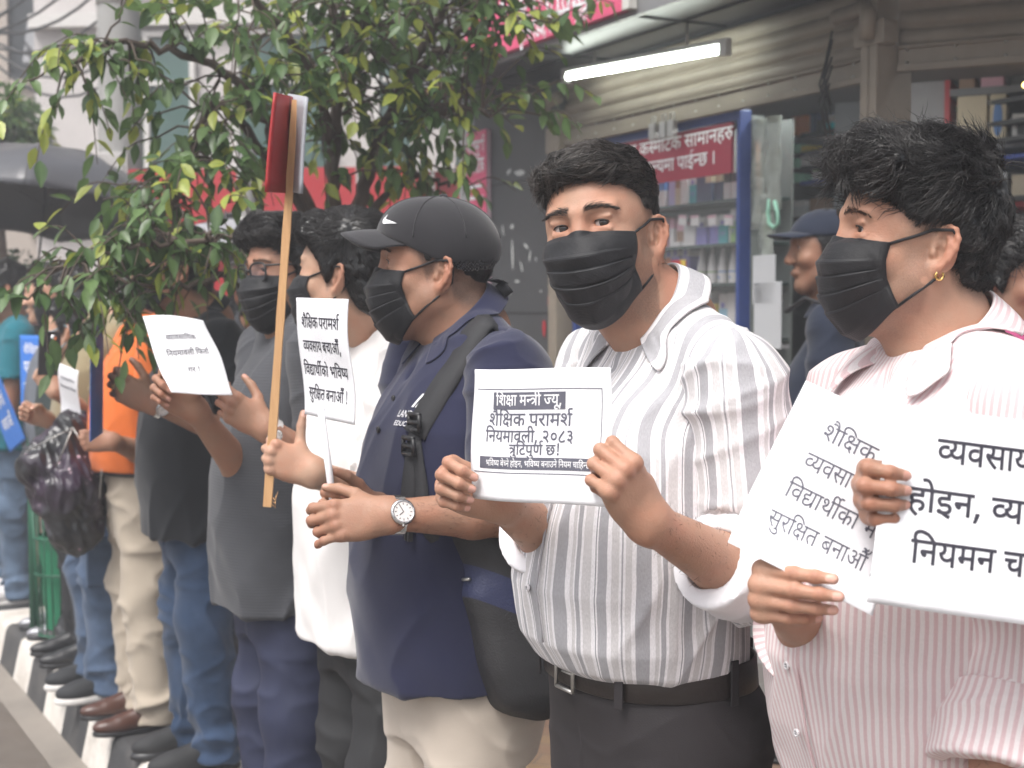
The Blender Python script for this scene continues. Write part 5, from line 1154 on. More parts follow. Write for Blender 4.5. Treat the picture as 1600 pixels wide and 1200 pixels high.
    w_, h_ = .228, .176
    def curl(u, v): return (0, .002 * math.sin(u * 4), .006 * math.cos(u * 3.2) - .004 * math.sin(v * 5 + u * 2))
    X0, X1, Y0, Y1 = -.107, .100, -.050, .062
    lw = .0011
    rects = [(X0, Y1 - lw, X1, Y1, 1), (X0, Y0, X1, Y0 + lw, 1), (X1 - lw, Y0 + lw, X1, Y1 - lw, 1), (-.076, .0345, .044, .0575, 1), (-.096, -.0445, .095, -.0285, 1)]
    lines = [('शिक्षा मन्त्री ज्यू,', -.016, .0400, .0140, .0002, .110, 2), ('शैक्षिक परामर्श', -.014, .0130, .0165, .0003, .137, 1), ('नियमावली, २०८३', -.014, -.0085, .0155, .0003, .146, 1), ('त्रुटिपुर्ण छ!', -.002, -.0250, .0135, .0003, .082, 1), ('भविष्य बेच्ने होइन, भविष्य बनाउने नियम चाहिन्छ!', .003, -.0408, .0078, .0001, .174, 2)]
    sheet('paper_sign', 'printed white sheet with a dark title box, held before the striped shirt', 'sign', at(842, 681, 1.862), U, (0.02, .02, 1), w_, h_, PAPER, curl, lines, rects, ink=INK, white=None)
    return P
zB = lambda y: np.interp(y, [-.11, -.07, -.045, -.030, -.012, .004, .018, .026, .036, .052, .070, .084, .10], [-.066, -.064, -.055, -.040, .036, .040, .045, .054, .070, .080, .088, .093, .097])
# ---------------------------------------------------------------- man in the pink striped shirt (nearest, right)
def make_pink():
    H = at(1424, 392, 1.90)
    f = nrm((-.93, -.37, 0))
    P = Person('man in a pale pink pinstriped shirt with wavy hair, mask and gold earring', (.566, 1.90), f, 1.0, H, (-.995, -.10), 2, -2, SKIN_A, .0020, headscale=.985, neck=1.12, jaw=1.06)
    P.arm('R', (.42, 1.92, 1.01), (.307, 1.660, 1.128), (-.34, -.92, .12), (.10, .05, 1), [(70, 12, 8), (75, 14, 10), (80, 20, 12), (86, 28, 18)], [(.5, -.3, -.7), (.2, -.5, -.8), (.0, -.4, -.9)], spread=(4, 0, -4, -9))
    P.arm('L', (.615, 1.71, .995), (.535, 1.60, .77), (-.6, -.5, -.5), (.2, -.6, .7), CURL_REST, THUMB_SIDE)
    root = P.build(beard=.42, fade=.95, zmin=zA)
    make_hair(root, H, P.HM, P.hs, HAIR, side=.006, top=.026, front=.022, back=.013, zmin=zA, length=lambda q: .018 + .042 * sstep(.03, .09, q[:, 2]),
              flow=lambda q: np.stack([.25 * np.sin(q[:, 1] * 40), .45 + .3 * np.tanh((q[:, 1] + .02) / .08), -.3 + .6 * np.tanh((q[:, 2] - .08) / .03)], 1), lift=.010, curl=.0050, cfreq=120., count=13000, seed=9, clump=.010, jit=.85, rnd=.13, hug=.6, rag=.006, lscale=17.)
    P.arm_hair('L', 160, 4)
    C = (np.array([-1, -.15, -.02]) @ P.HM); eye_parts(root, H, P.HM, P.hs, nrm(C))
    brow_parts(root, H, P.HM, P.hs, HAIR, P.Sh, 2, 1.0, 200)
    mask(root, H, P.HM, P.hs, MASK, P.Sh, seed=2)
    e = H + P.HM @ (np.array([-.0815, -.006, -.029]) * P.hs); mb = MB()
    c = P.HM[:, 1]; u = P.HM[:, 2]; mb.tube([e + (c * math.cos(a) + u * math.sin(a)) * .0052 - u * .004 for a in np.linspace(0, 6.28, 15)], .0016, 8, caps=False); sub(root, mb, 'ear_ring', GOLD)
    fab = cloth('pink_pinstripe', (.70, .60, .61), stripes=[(0., (.72, .66, .66)), (.40, (.72, .66, .66)), (.52, (.62, .46, .475)), (.9, (.64, .49, .50))], period=.0096, weave=800, var=.14)
    tab = [(.74, .185, .150, .0), (.80, .190, .160, .012), (.90, .198, .172, .03), (1.0, .203, .180, .04), (1.1, .203, .176, .04), (1.2, .200, .160, .03), (1.28, .195, .140, .015), (1.33, .178, .115, .0), (1.37, .145, .095, -.015), (1.398, .110, .080, -.025)]
    S = SDF(); S.loft(tab, P.O, P.M, n=2.25, k=.02)
    for d in (-1, 1): S.cone(P.L(d * .07, -.02, 1.375), P.L(d * .17, -.015, 1.325), .055, .070, .05)
    S.cone(P.nb - P.naxis * .015, P.nb + P.naxis * .2, .062, .078, .006, op=-1)
    S.cone(P.L(0, .085, 1.335), P.L(0, .10, 1.45), .010, .042, .01, op=-1)
    torso_piece('shirt', root, S, P.O, P.M, fab, .0045, .0055, 31, (.2, .175), .02, 7, 2.6, (1.22, 1.36, 1.2), lambda q: .7 + .6 * sstep(1.0, .8, q[:, 2]))
    for z in (1.265, 1.175, 1.085, .995, .905, .815):
        p = hit(S, P.L(.004, .5, z), -P.M[:, 1]); button(root, p + P.M[:, 1] * .005, P.M[:, 1], BUTTONW)
    mb = MB(); pts = [hit(S, P.L(-.017, .5, z), -P.M[:, 1]) + P.M[:, 1] * .004 for z in np.linspace(.76, 1.31, 30)]
    mb.tube(pts, .0016, 6); sub(root, mb, 'placket', fab)
    collar(root, P.nb + P.naxis * .045, P.naxis * .8 + np.array([0, 0, .25]), P.f, fab, rx=.076, ry=.076, stand=.034, fall=.050, tip=.036, open_=R(24), dip=.060, spread=.6, S=S)
    sh, el, wr = P.arms['L'][:3]
    sleeve(root, sh + np.array([0, 0, -.008]), el, wr, fab, ('e', .10), .0045, .082, .076, .0085, 8, cuff=.085, ref=P.M[:, 1])
    sh, el, wr = P.arms['R'][:3]
    sleeve(root, sh + np.array([0, 0, -.008]), el, wr, fab, ('e', .05), .0055, .086, .070, .006, 9, cuff=.08, ref=P.M[:, 1])
    tt = [(.66, .160, .125, -.01), (.74, .176, .140, -.012), (.82, .176, .140, -.010), (.90, .170, .140, .003), (.94, .168, .140, .006)]
    trousers(P, tt, plain('charcoal_trousers', (.035, .036, .042), .75, bump=.15, bscale=500), seed=14, h=.007)
    # his sheet, tilted and sagging towards the lower corner
    def curl(u, v):
        s_ = u * .7 - v; return (0, 0, .010 * math.sin(u * 3 + 1) + .05 * max(0, -v - .15) ** 2 * 4 - .012 * max(0, -u - .1))
    U = np.array([.89, -.08, -.45])
    lines = [('शैक्षिक परामर्श', -.046, .050, .0185, 0., .137, 1, 'L'), ('व्यवसाय बचाऔँ,', -.050, .012, .0185, 0., .137, 1, 'L'), ('विद्यार्थीको भविष्य', -.054, -.026, .0185, 0., .150, 1, 'L'), ('सुरक्षित बनाऔँ !', -.058, -.064, .0185, 0., .132, 1, 'L')]
    sheet('paper_sign', 'tilted white paper with four lines of thin grey writing, before the pink shirt', 'sign', at(1310, 776, 1.595), U, (.375, .10, .93), .175, .205, PAPER, curl, lines, ink=INK)
    return P
zA = lambda y: np.interp(y, [-.13, -.07, -.045, -.030, -.012, .004, .018, .030, .042, .055, .070, .084, .10], [-.052, -.050, -.042, -.026, .036, .036, .030, .036, .050, .064, .080, .090, .096])
# ---------------------------------------------------------------- the men further along the line
def shoe(P, side, mat, sole, kind='sneaker', pos=None, yaw=0., lace=None, mark=None, L_=.285, name='shoe'):
    d = 1 if side == 'R' else -1
    c = P.L(d * .11, .06, 0) if pos is None else np.asarray(pos, float)
    M = P.M @ rotz(R(yaw)); S = SDF(); T = lambda x, y, z: c + M @ np.array([x, y, z])
    l = L_ / 2
    if kind == 'sneaker':
        S.ell(T(0, -l * .45, .052), (.040, l * .58, .048), M, .02); S.ell(T(0, l * .45, .040), (.047, l * .58, .036), M, .03)
        S.cone(T(0, -l * .62, .05), T(0, -l * .60, .098), .037, .036, .02); S.cone(T(0, -l * .1, .07), T(0, l * .5, .050), .034, .030, .02)
    else:
        S.ell(T(0, -l * .5, .045), (.036, l * .5, .046), M, .02); S.ell(T(0, l * .42, .032), (.040, l * .64, .030), M, .03)
        S.cone(T(0, -l * .6, .05), T(0, -l * .6, .085), .034, .033, .02); S.cone(T(0, -l * .1, .06), T(0, l * .35, .042), .032, .028, .02)
    S.half(T(0, 0, .014), -M[:, 2])
    Vt, F = S.mesh(.004); Vt = relax(Vt, F, 1)
    o = link(name, npmesh(name, Vt - P.O, F), mat, P.root)
    B = SDF(); B.ell(T(0, -l * .45, .012), (.043, l * .60, .03), M, .02); B.ell(T(0, l * .42, .012), (.050 if kind == 'sneaker' else .043, l * .64, .03), M, .03)
    th = .030 if kind == 'sneaker' else .018
    B.half(T(0, 0, th), M[:, 2]); B.half(T(0, 0, .001), -M[:, 2])
    Vt, F = B.mesh(.004); link('sole', npmesh('sole', Vt - P.O, F), sole, o)
    if lace is not None:
        mb = MB()
        for i in range(4):
            y = l * (.0 + .13 * i); z = .102 - .011 * i if kind == 'sneaker' else .088 - .009 * i
            mb.tube([T(-.022, y, z - .012), T(-.008, y + .004, z), T(.008, y - .004, z), T(.022, y, z - .012)], .0028, 6)
        mb.tube([T(.004, -l * .08, .106 if kind == 'sneaker' else .09), T(.03, -l * .02, .098 if kind == 'sneaker' else .08)], .0025, 6)
        sub(o, mb, 'laces', lace)
    if mark is not None:
        mb = MB()
        for s_ in (-1, 1):
            f = lambda y, z: hit(S, T(s_ * .12, y, z), -s_ * M[:, 0]) + s_ * M[:, 0] * .001
            q = [f(-l * .42, .035), f(-l * .36, .072), f(-l * .02, .040), f(l * .04, .074)]
            mb.tube(q, .0042, 5)
        sub(o, mb, 'side_stripe', mark)
    return o
def shirt(P, tab, mat, h=.006, amp=.005, seed=0, neck=.066, vee=None, sl=None, r0=.076, r1=.074, samp=.005, collar_kw=None, polo=False, ab=(.19, .15), n=2.25, sides='LR', cuff=0, env=None, vents=False, collmat=None):
    S = SDF(); S.loft(tab, P.O, P.M, n=n, k=.02)
    sc = P.sc
    for d in (-1, 1): S.cone(P.L(d * .07, -.02, 1.37), P.L(d * .160, -.015, 1.320), .054 * sc, .060 * sc, .05)
    S.cone(P.nb - P.naxis * .012, P.nb + P.naxis * .2, neck * sc, (neck + .012) * sc, .006, op=-1)
    if vee: S.cone(P.L(0, .085, vee), P.L(0, .10, 1.45), .008, .040, .01, op=-1)
    if vents:
        for d in (-1, 1): S.box(P.L(d * .2, -.02, tab[0][0] + .03), (.06, .006, .05), .002, P.M, .004, -1)
    torso_piece('shirt', P.root, S, P.O, P.M, mat, h, amp, seed, ab, .01, 8, 2.6, (1.24, 1.36, 1.2), env or (lambda q: .6 + .7 * sstep(1.0, .8, q[:, 2])))
    P.S_shirt = S
    for s_ in sides:
        if s_ in P.arms and sl is not None:
            sh, el, wr = P.arms[s_][:3]
            sleeve(P.root, sh + np.array([0, 0, -.008]), el, wr, mat, sl if not isinstance(sl, dict) else sl[s_], min(h, .006), r0, r1, samp, seed + ord(s_), cuff=cuff, ref=P.M[:, 1])
    if collar_kw is not None:
        collar(P.root, P.nb + P.naxis * .042, P.naxis * .8 + np.array([0, 0, .25]), P.f, collmat or mat, S=S, **collar_kw)
    elif not polo:
        mb = MB(); pts = []
        for i in range(41):
            a = 2 * math.pi * i / 40; c = P.nb + P.naxis * (.030 - .022 * (1 + math.cos(a)) * .5); x = P.M[:, 0]; y = np.cross(P.naxis, x) * -1
            y = nrm(P.f - P.naxis * (P.f @ P.naxis)); x = np.cross(y, P.naxis)
            pts.append(c + (x * math.sin(a) + y * math.cos(a)) * (neck + .010) * sc)
        mb.tube(pts, .009, 8, caps=False, flat=.6); sub(P.root, mb, 'neckband', collmat or mat)
    return S
POLO_KW = dict(rx=.076, ry=.076, stand=.030, fall=.042, tip=.022, open_=R(16), dip=.045, spread=.5)
T_STD = [(.78, .200, .176, .006), (.86, .196, .176, .012), (.95, .190, .172, .020), (1.05, .187, .164, .026), (1.15, .188, .150, .024), (1.24, .188, .134, .014), (1.30, .180, .116, .0), (1.355, .150, .095, -.015), (1.392, .112, .080, -.025)]
def shift(tab, z0, k=1.0, dx=0.): return [(z0, tab[0][1] * k, tab[0][2] * k, tab[0][3])] + [(r[0], r[1] * k, r[2] * k, r[3]) for r in tab[1:] if r[0] > z0 + .02]
PANTS = [(.66, .158, .120, -.012), (.74, .176, .138, -.014), (.84, .176, .138, -.010), (.94, .165, .130, .0)]

def make_cap_man():
    H = at(683, 432, 2.65)
    P = Person('man in a black cap and navy polo shirt with a backpack, clasping a white handle', (-.105, 2.65), ROAD, 1.02, H, (-.998, -.06), 0, 0, SKIN_C, .0024, neck=1.15, jaw=1.05)
    P.arm('L', at(800, 806, 2.44), at(603, 806, 2.36), (-.97, -.10, -.10), (-.05, .30, .95), [(30, 48, 25), (36, 52, 28), (40, 56, 30), (20, 40, 20)], THUMB_SIDE)
    P.arm('R', (-.20, 2.80, 1.09), at(590, 800, 2.50), (-.88, -.42, .10), (.05, .1, 1), [(52, 62, 30), (56, 64, 32), (60, 66, 32), (64, 68, 32)], THUMB_SIDE)
    root = P.build(beard=.16, fade=.85, zmin=lambda y: zmin_default(y) + .012)
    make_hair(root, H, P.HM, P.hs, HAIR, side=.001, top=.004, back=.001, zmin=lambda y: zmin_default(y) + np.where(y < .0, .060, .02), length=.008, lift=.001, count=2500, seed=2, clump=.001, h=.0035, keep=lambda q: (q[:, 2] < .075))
    eye_parts(root, H, P.HM, P.hs, nrm(np.array([-1, -.1, .0]) @ P.HM)); brow_parts(root, H, P.HM, P.hs, HAIR, P.Sh, 4, .9, 160)
    mask(root, H, P.HM, P.hs, MASK, P.Sh, seed=5)
    P.arm_hair('L', 280, 5)
    # baseball cap
    capm = cloth('black_cap_twill', (.020, .019, .022), weave=1200, var=.12, sheen=.3)
    Lh = lambda *p: H + P.HM @ (np.array(p) * P.hs)
    S = SDF(); hs = P.hs
    S.ell(Lh(0, -.006, .050), np.array([.087, .112, .094]) * hs, P.HM, .01); S.ell(Lh(0, .045, .072), np.array([.074, .060, .062]) * hs, P.HM, .03)
    pn = P.HM @ nrm((0, .50, -1.0)); S.half(Lh(0, .06, .055), pn, .004)
    S.ell(Lh(0, -.006, .040), np.array([.081, .106, .086]) * hs, P.HM, .004, op=-1)
    S.ell(Lh(0, -.118, .005), np.array([.030, .030, .022]) * hs, P.HM, .006, op=-1)
    Vt, F = S.mesh(.003); Vt = relax(Vt, F, 1); q = (Vt - H) @ P.HM
    cap = link('cap', npmesh('cap', Vt - P.O, F, {'cu': np.arctan2(q[:, 0], q[:, 1]) * .1, 'cv': q[:, 2]}), capm, root)
    G = []
    for i in range(31):
        a = R(-78 + 156 * i / 30); row = []
        for j in range(9):
            t = j / 8; r_in = np.array([math.sin(a) * .076, math.cos(a) * .072 + .022]); r_out = np.array([math.sin(a) * .080, .062 + max(math.cos(a), 0) ** .62 * .112])
            p = r_in * (1 - t) + r_out * t
            row.append(Lh(p[0], p[1], .083 - (p[0] / .08) ** 2 * (.036 - .004 * t) + .004 * t - .010 * t * t))
        G.append(row)
    mb = MB(); mb.grid(np.array(G)); sub(cap, mb, 'brim', capm, solid=.003, offset=0)
    mb = MB(); mb.lathe(Lh(0, -.012, .144), [(.0001, .006), (.006, .005), (.009, .001), (.008, -.002)], 14, P.HM); sub(cap, mb, 'top_button', capm)
    mb = MB()
    for a in (0, 60, 120, 180, 240, 300):
        pts = []
        for k in range(14):
            e = R(4 + 76 * k / 13); dd = P.HM @ np.array([math.sin(R(a)) * math.sin(e), math.cos(R(a)) * math.sin(e), math.cos(e)])
            p = hit(S, Lh(0, -.006, .05) + dd * .2, -dd, 40); 
            if (p - Lh(0, .06, .055)) @ pn < -.006: pts.append(p + dd * .0004)
        if len(pts) > 3: mb.tube(pts, .0011, 5)
    sub(cap, mb, 'seam', capm)
    mb = MB(); mb.tube([Lh(-.05, -.100, -.006), Lh(-.030, -.114, -.010), Lh(0, -.120, -.012), Lh(.03, -.114, -.010), Lh(.05, -.100, -.006)], .011, 8, flat=.2, up=P.HM[:, 2]); mb.tube([Lh(-.028, -.112, -.012), Lh(-.03, -.130, -.034)], .010, 8, flat=.25, up=P.HM[:, 0]); sub(cap, mb, 'strap', WEBBING)
    sw = [(-.021, .0035), (-.0165, .0105), (-.0135, .0120), (-.0155, .0060), (-.0125, .0030), (-.006, .0022), (.024, -.0045), (-.004, -.0055), (-.012, -.0062), (-.0175, -.0048), (-.0215, -.0010)]
    mb = MB(); 
    def capsurf(u, v):
        a = R(-32) + u / .105; dd = P.HM @ nrm((math.sin(a), math.cos(a), .42 + v * 11)); return hit(S, Lh(0, 0, .055) + dd * .2, -dd, 40) + dd * .0012
    mb.add([capsurf(-u * .92, v) for u, v in sw], [tuple(range(len(sw)))], 0); sub(cap, mb, 'tick_emblem', WHITEINK, solid=.001, offset=0)
    navy = cloth('navy_pique', (.018, .020, .050), weave=1300, var=.10, sheen=.25)
    tab = shift(T_STD, .775, 1.02)
    S = shirt(P, tab, navy, .005, .0085, 21, vee=1.30, sl=.23, r0=.078, r1=.082, collar_kw=POLO_KW, vents=True)
    for z in (1.27, 1.215):
        p = hit(S, P.L(.003, .4, z), -P.M[:, 1]); button(root, p + P.M[:, 1] * .003, P.M[:, 1], BLACKPLASTIC, .006)
    # chest print and logo (left breast)
    mb = MB(); c0 = hit(S, P.L(-.085, .4, 1.245), -P.M[:, 1])
    def chest(u, v):
        p = P.L(-.085, 0, 1.245) + (-P.M[:, 0]) * u + np.array([0, 0, v]); return hit(S, p + P.M[:, 1] * .35, -P.M[:, 1], 30) + P.M[:, 1] * .003
    put_text(mb, 'LANDMARK', chest, -.0, -.004, .017, bold=.0001, latin=True, width=.085); put_text(mb, 'EDUCATION', chest, 0, -.019, .012, bold=.0001, latin=True, width=.082)
    for k in range(4): mb.grid([[chest(-.012 + k * .010 + t * .012, .014 + t * .024) for t in (0, .5, 1)], [chest(-.006 + k * .010 + t * .012, .014 + t * .024) for t in (0, .5, 1)]])
    sub(root, mb, 'chest_print', WHITEINK)
    khaki = cloth('khaki_cotton', (.50, .435, .37), weave=900, var=.12)
    trousers(P, PANTS, khaki, seed=24, h=.006, amp=.009, r=(.092, .080, .070))
    watch(P, 'L', STEEL, off=-.020, r=.030, big=.0195)
    shoe(P, 'L', plain('tan_shoe', (.16, .10, .06), .5), BLACKPLASTIC, 'dress'); shoe(P, 'R', MATS[('p', 'tan_shoe')], BLACKPLASTIC, 'dress')
    # placard on its white handle
    def fold(u, v):
        # a pleat just left of the middle swallows a strip of the board's face
        t = (u + .06) / .13; g = math.exp(-t * t * 6)
        return (0, 0, -.001 * g + .003 * math.sin(7 * v))
    lines = [('शैक्षिक परामर्श', -.004, .052, .0185, .0003, .165, 0), ('व्यवसाय बचाऔँ,', -.004, .011, .0185, .0003, .165, 0), ('विद्यार्थीको भविष्य', -.002, -.030, .0185, .0003, .185, 0), ('सुरक्षित बनाऔँ !', .0, -.071, .0185, .0003, .165, 0)]
    o, fn = sheet('placard', 'white board placard with four lines of black writing on a thin white handle', 'sign', at(506, 561, 2.40), (.50, -.86, -.02), (-.085, .0, 1), .215, .205, PAPER, fold, lines, thick=.003, ink=INK)
    hb = MB(); a, b = at(500, 635, 2.41), at(524, 838, 2.42); hb.tube([a, a * .5 + b * .5 + np.array([.001, 0, 0]), b], [.0062, .0062, .0058], 10); sub(o, hb, 'handle', PAPER)
    return P

def make_white_tee():
    H = at(543, 440, 3.10)
    P = Person('man in a plain white tee, head turned away, gripping the long wooden stick', (-.300, 3.15), ROAD, 1.02, H, (-.97, .24), 0, 2, SKIN_D, .0026, neck=1.1)
    P.arm('L', at(604, 790, 2.95), at(486, 738, 2.80), (-.90, -.10, .36), (.30, .1, .93), CURL_FIST, [(.75, .45, -.45), (.93, .3, -.15), (.97, .2, -.1)], fat=1.0)
    P.arm('R', (-.36, 3.40, 1.07), (-.33, 3.42, .80), (-.1, -.1, -1), (-.8, -.4, .1), CURL_REST, THUMB_SIDE)
    root = P.build(beard=.1, fade=.9)
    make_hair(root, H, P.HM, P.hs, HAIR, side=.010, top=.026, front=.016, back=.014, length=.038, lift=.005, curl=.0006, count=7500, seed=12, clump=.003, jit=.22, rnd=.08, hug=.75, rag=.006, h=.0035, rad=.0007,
              flow=lambda q: np.stack([.3 + 0 * q[:, 0], .7 * np.tanh((q[:, 1] + .03) / .03), np.where(q[:, 2] > .07, -.1, -.9)], 1))
    eye_parts(root, H, P.HM, P.hs, (0, 1, 0)); mask(root, H, P.HM, P.hs, MASK, P.Sh, seed=8); brow_parts(root, H, P.HM, P.hs, HAIR, P.Sh, 5, 1, 90)
    wt = cloth('white_jersey', (.76, .74, .73), weave=1400, var=.05)
    shirt(P, shift(T_STD, .735, .93), wt, .006, .0095, 41, sl={'L': ('e', .03), 'R': .25}, r0=.080, r1=.090, samp=.008)
    trousers(P, PANTS, plain('black_track_cloth', (.018, .018, .020), .7, bump=.2, bscale=400), seed=44, h=.007, amp=.008, r=(.088, .078, .066))
    shoe(P, 'L', BLACKPLASTIC, WHITEINK); shoe(P, 'R', BLACKPLASTIC, WHITEINK)
    # long stick with the two boards seen edge-on
    t = thing('placard', 'red and grey boards on a long wooden stick, raised above the heads', 'sign', tuple(at(416, 793, 2.79)))
    rng = random.Random(3); a, b = at(416, 793, 2.79), at(465, 160, 2.82)
    wood = NT('raw_wood'); g = wood.noise(40, 5, .6, stretch=(6, 6, .35)); wood.bump(g, .3, .002); wood = wood.set(color=wood.mix(g, (.42, .22, .09), (.62, .38, .19)), rough=.75)
    mb = MB(); ax = nrm(b - a); x = nrm(np.cross(ax, (0, 1, 0))); y = np.cross(ax, x); ring = []
    N = 16
    for i in range(N):
        tt = i / (N - 1); c = a + (b - a) * tt; wd = (.0085 - .0015 * tt) * (1 + rng.uniform(-.08, .08)); ring.append([c + x * wd + y * .006, c - x * wd + y * .006, c - x * wd * .95 - y * .006, c + x * wd * .97 - y * .006, c + x * wd + y * .006])
    mb.grid(np.array(ring), smooth=False); mb.add(ring[0][:4], [(0, 1, 2, 3)]); mb.add(ring[-1][:4], [(3, 2, 1, 0)])
    sub(t, mb, 'stick', wood)
    mb = MB(); c = at(416, 793, 2.79)
    for i in range(3): mb.tube([c + np.array([.008, 0, .006 * i + .006]), c + np.array([.016, -.004, -.002 + .008 * i]), c + np.array([.013 + .004 * i, -.002, .02 + .005 * i])], [.0016, .0012, .0004], 4)
    sub(t, mb, 'splinter', wood)
    redb = plain('red_card', (.33, .018, .020), .55, var=.15, bump=.1); greyb = plain('grey_card', (.33, .34, .37), .6)
    def board(p0, p1, p2, p3, m, nm, th):
        P_ = [at(*p) for p in (p0, p1, p2, p3)]; n = nrm(np.cross(P_[1] - P_[0], P_[3] - P_[0])); g_ = MB(); K = 8
        G = [[(P_[0] * (1 - i / K) + P_[1] * (i / K)) * (1 - j / K) + (P_[3] * (1 - i / K) + P_[2] * (i / K)) * (j / K) + n * .004 * math.sin(3 * i / K + 2 * j / K) for j in range(K + 1)] for i in range(K + 1)]
        g_.grid(np.array(G)); return sub(t, g_, nm, m, solid=th, offset=0)
    board((433, 148, 2.66), (461, 155, 2.87), (452, 303, 2.87), (421, 302, 2.66), redb, 'front_board', .006)
    board((455, 150, 2.90), (482, 155, 2.70), (476, 304, 2.70), (452, 300, 2.90), greyb, 'back_board', .006)
    board((447, 152, 2.79), (456, 153, 2.83), (450, 300, 2.83), (441, 302, 2.79), plain('brown_card', (.12, .075, .05), .8), 'inner_board', .004)
    return P

def make_glasses():
    H = at(452, 438, 3.50)
    P = Person('man in dark glasses, black mask and charcoal tee, reading a sheet in both hands', (-.555, 3.50), ROAD, 1.03, H, (-.74, -.67), -3, 3, SKIN_C, .0028)
    P.arm('L', at(520, 745, 3.34), at(414, 668, 3.14), (-.83, -.12, .52), (.50, .0, .85), [(38, 42, 18), (42, 46, 20), (46, 50, 22), (50, 52, 24)], THUMB_SIDE)
    P.arm('R', at(402, 770, 3.45), at(303, 640, 3.22), (-.72, -.30, .60), (.55, .05, .82), [(48, 70, 35), (55, 74, 38), (60, 76, 38), (64, 76, 38)], [(.75, -.15, -.45), (.5, -.75, -.22), (.3, -.9, -.08)])
    root = P.build(beard=.3, fade=.8)
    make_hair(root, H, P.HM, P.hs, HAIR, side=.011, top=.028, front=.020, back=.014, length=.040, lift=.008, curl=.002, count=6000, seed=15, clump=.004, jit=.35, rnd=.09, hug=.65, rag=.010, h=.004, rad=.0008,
              flow=lambda q: np.stack([.5 + 0 * q[:, 0], .6 + 0 * q[:, 1], np.where(q[:, 2] > .07, .0, -.9)], 1))
    eye_parts(root, H, P.HM, P.hs, (.1, 1, -.15)); brow_parts(root, H, P.HM, P.hs, HAIR, P.Sh, 7, 1.1, 120); mask(root, H, P.HM, P.hs, MASK, P.Sh, seed=11)
    Lh = lambda *p: H + P.HM @ (np.array(p) * P.hs); g = thing_part = MB()
    fr = MB()
    for d in (-1, 1):
        pts = []
        for i in range(29):
            a = 2 * math.pi * i / 28; cx, cz = abs(math.cos(a)) ** .65 * math.copysign(1, math.cos(a)), abs(math.sin(a)) ** .7 * math.copysign(1, math.sin(a))
            x = d * .034 + cx * .0265; pts.append(Lh(x, .110 - abs(x) * .16, .020 + cz * (.0215 if cz > 0 else .0225)))
        fr.tube(pts, .0026, 7, caps=False)
        fr.tube([Lh(d * .060, .100, .034), Lh(d * .074, .06, .034), Lh(d * .082, .0, .032), Lh(d * .082, -.022, .012)], .0026, 7)
    fr.tube([Lh(-.009, .109, .024), Lh(0, .112, .027), Lh(.009, .109, .024)], .0026, 7)
    fo = sub(root, fr, 'glasses', BLACKPLASTIC)
    ln = NT('coated_lens'); lens = ln.set(color=(.9, .92, 1.0), rough=.03, trans=1.0, ior=1.1, spec=.8, coat=1.0)
    for d in (-1, 1):
        lb = MB(); ring = []
        for i in range(28):
            a = 2 * math.pi * i / 28; cx, cz = abs(math.cos(a)) ** .65 * math.copysign(1, math.cos(a)), abs(math.sin(a)) ** .7 * math.copysign(1, math.sin(a)); x = d * .034 + cx * .0255; ring.append(Lh(x, .110 - abs(x) * .16, .020 + cz * .021))
        lb.add(ring, [tuple(range(28))]); sub(fo, lb, 'lens', lens, solid=.0015, offset=0)
    grey = cloth('charcoal_knit', (.060, .062, .070), weave=700, var=.16, rib=900)
    S = shirt(P, shift(T_STD, .735, .98), grey, .006, .009, 51, sl=.21, r0=.078, r1=.080)
    mb = MB(); f = lambda x, z: hit(S, P.L(x, .4, z), -P.M[:, 1]) + P.M[:, 1] * .003
    mb.grid([[f(-.10 + u, 1.195 + v) for v in (0, .006)] for u in (0, .015, .03)]); sub(root, mb, 'chest_print', plain('red_print', (.45, .03, .04), .6))
    trousers(P, PANTS, plain('navy_trousers', (.020, .025, .060), .75, bump=.15, bscale=500), seed=54, h=.007, amp=.008, r=(.090, .082, .076))
    watch(P, 'L', STEEL, off=-.012, r=.031)
    shoe(P, 'L', BLACKPLASTIC, BLACKPLASTIC, 'dress'); shoe(P, 'R', BLACKPLASTIC, BLACKPLASTIC, 'dress')
    curl = lambda u, v: (0, 0, .012 * math.cos(u * 3) * (v + .5) + .006 * math.sin(v * 6 + u * 3))
    sheet('paper_sign', 'creased white sheet with short black lines, in the hands of the man with glasses', 'sign', at(293, 556, 3.06), (.75, .66, -.02), (-.42, .48, .77), .150, .205, PAPER, curl,
          [('व्यावसायिक', -.006, .036, .0125, .0002, .070, 0), ('नियमावली फिर्ता', .0, -.002, .0125, .0002, .096, 0), ('गर !', .004, -.042, .0110, .0002, .028, 0)], ink=INK)
    return P

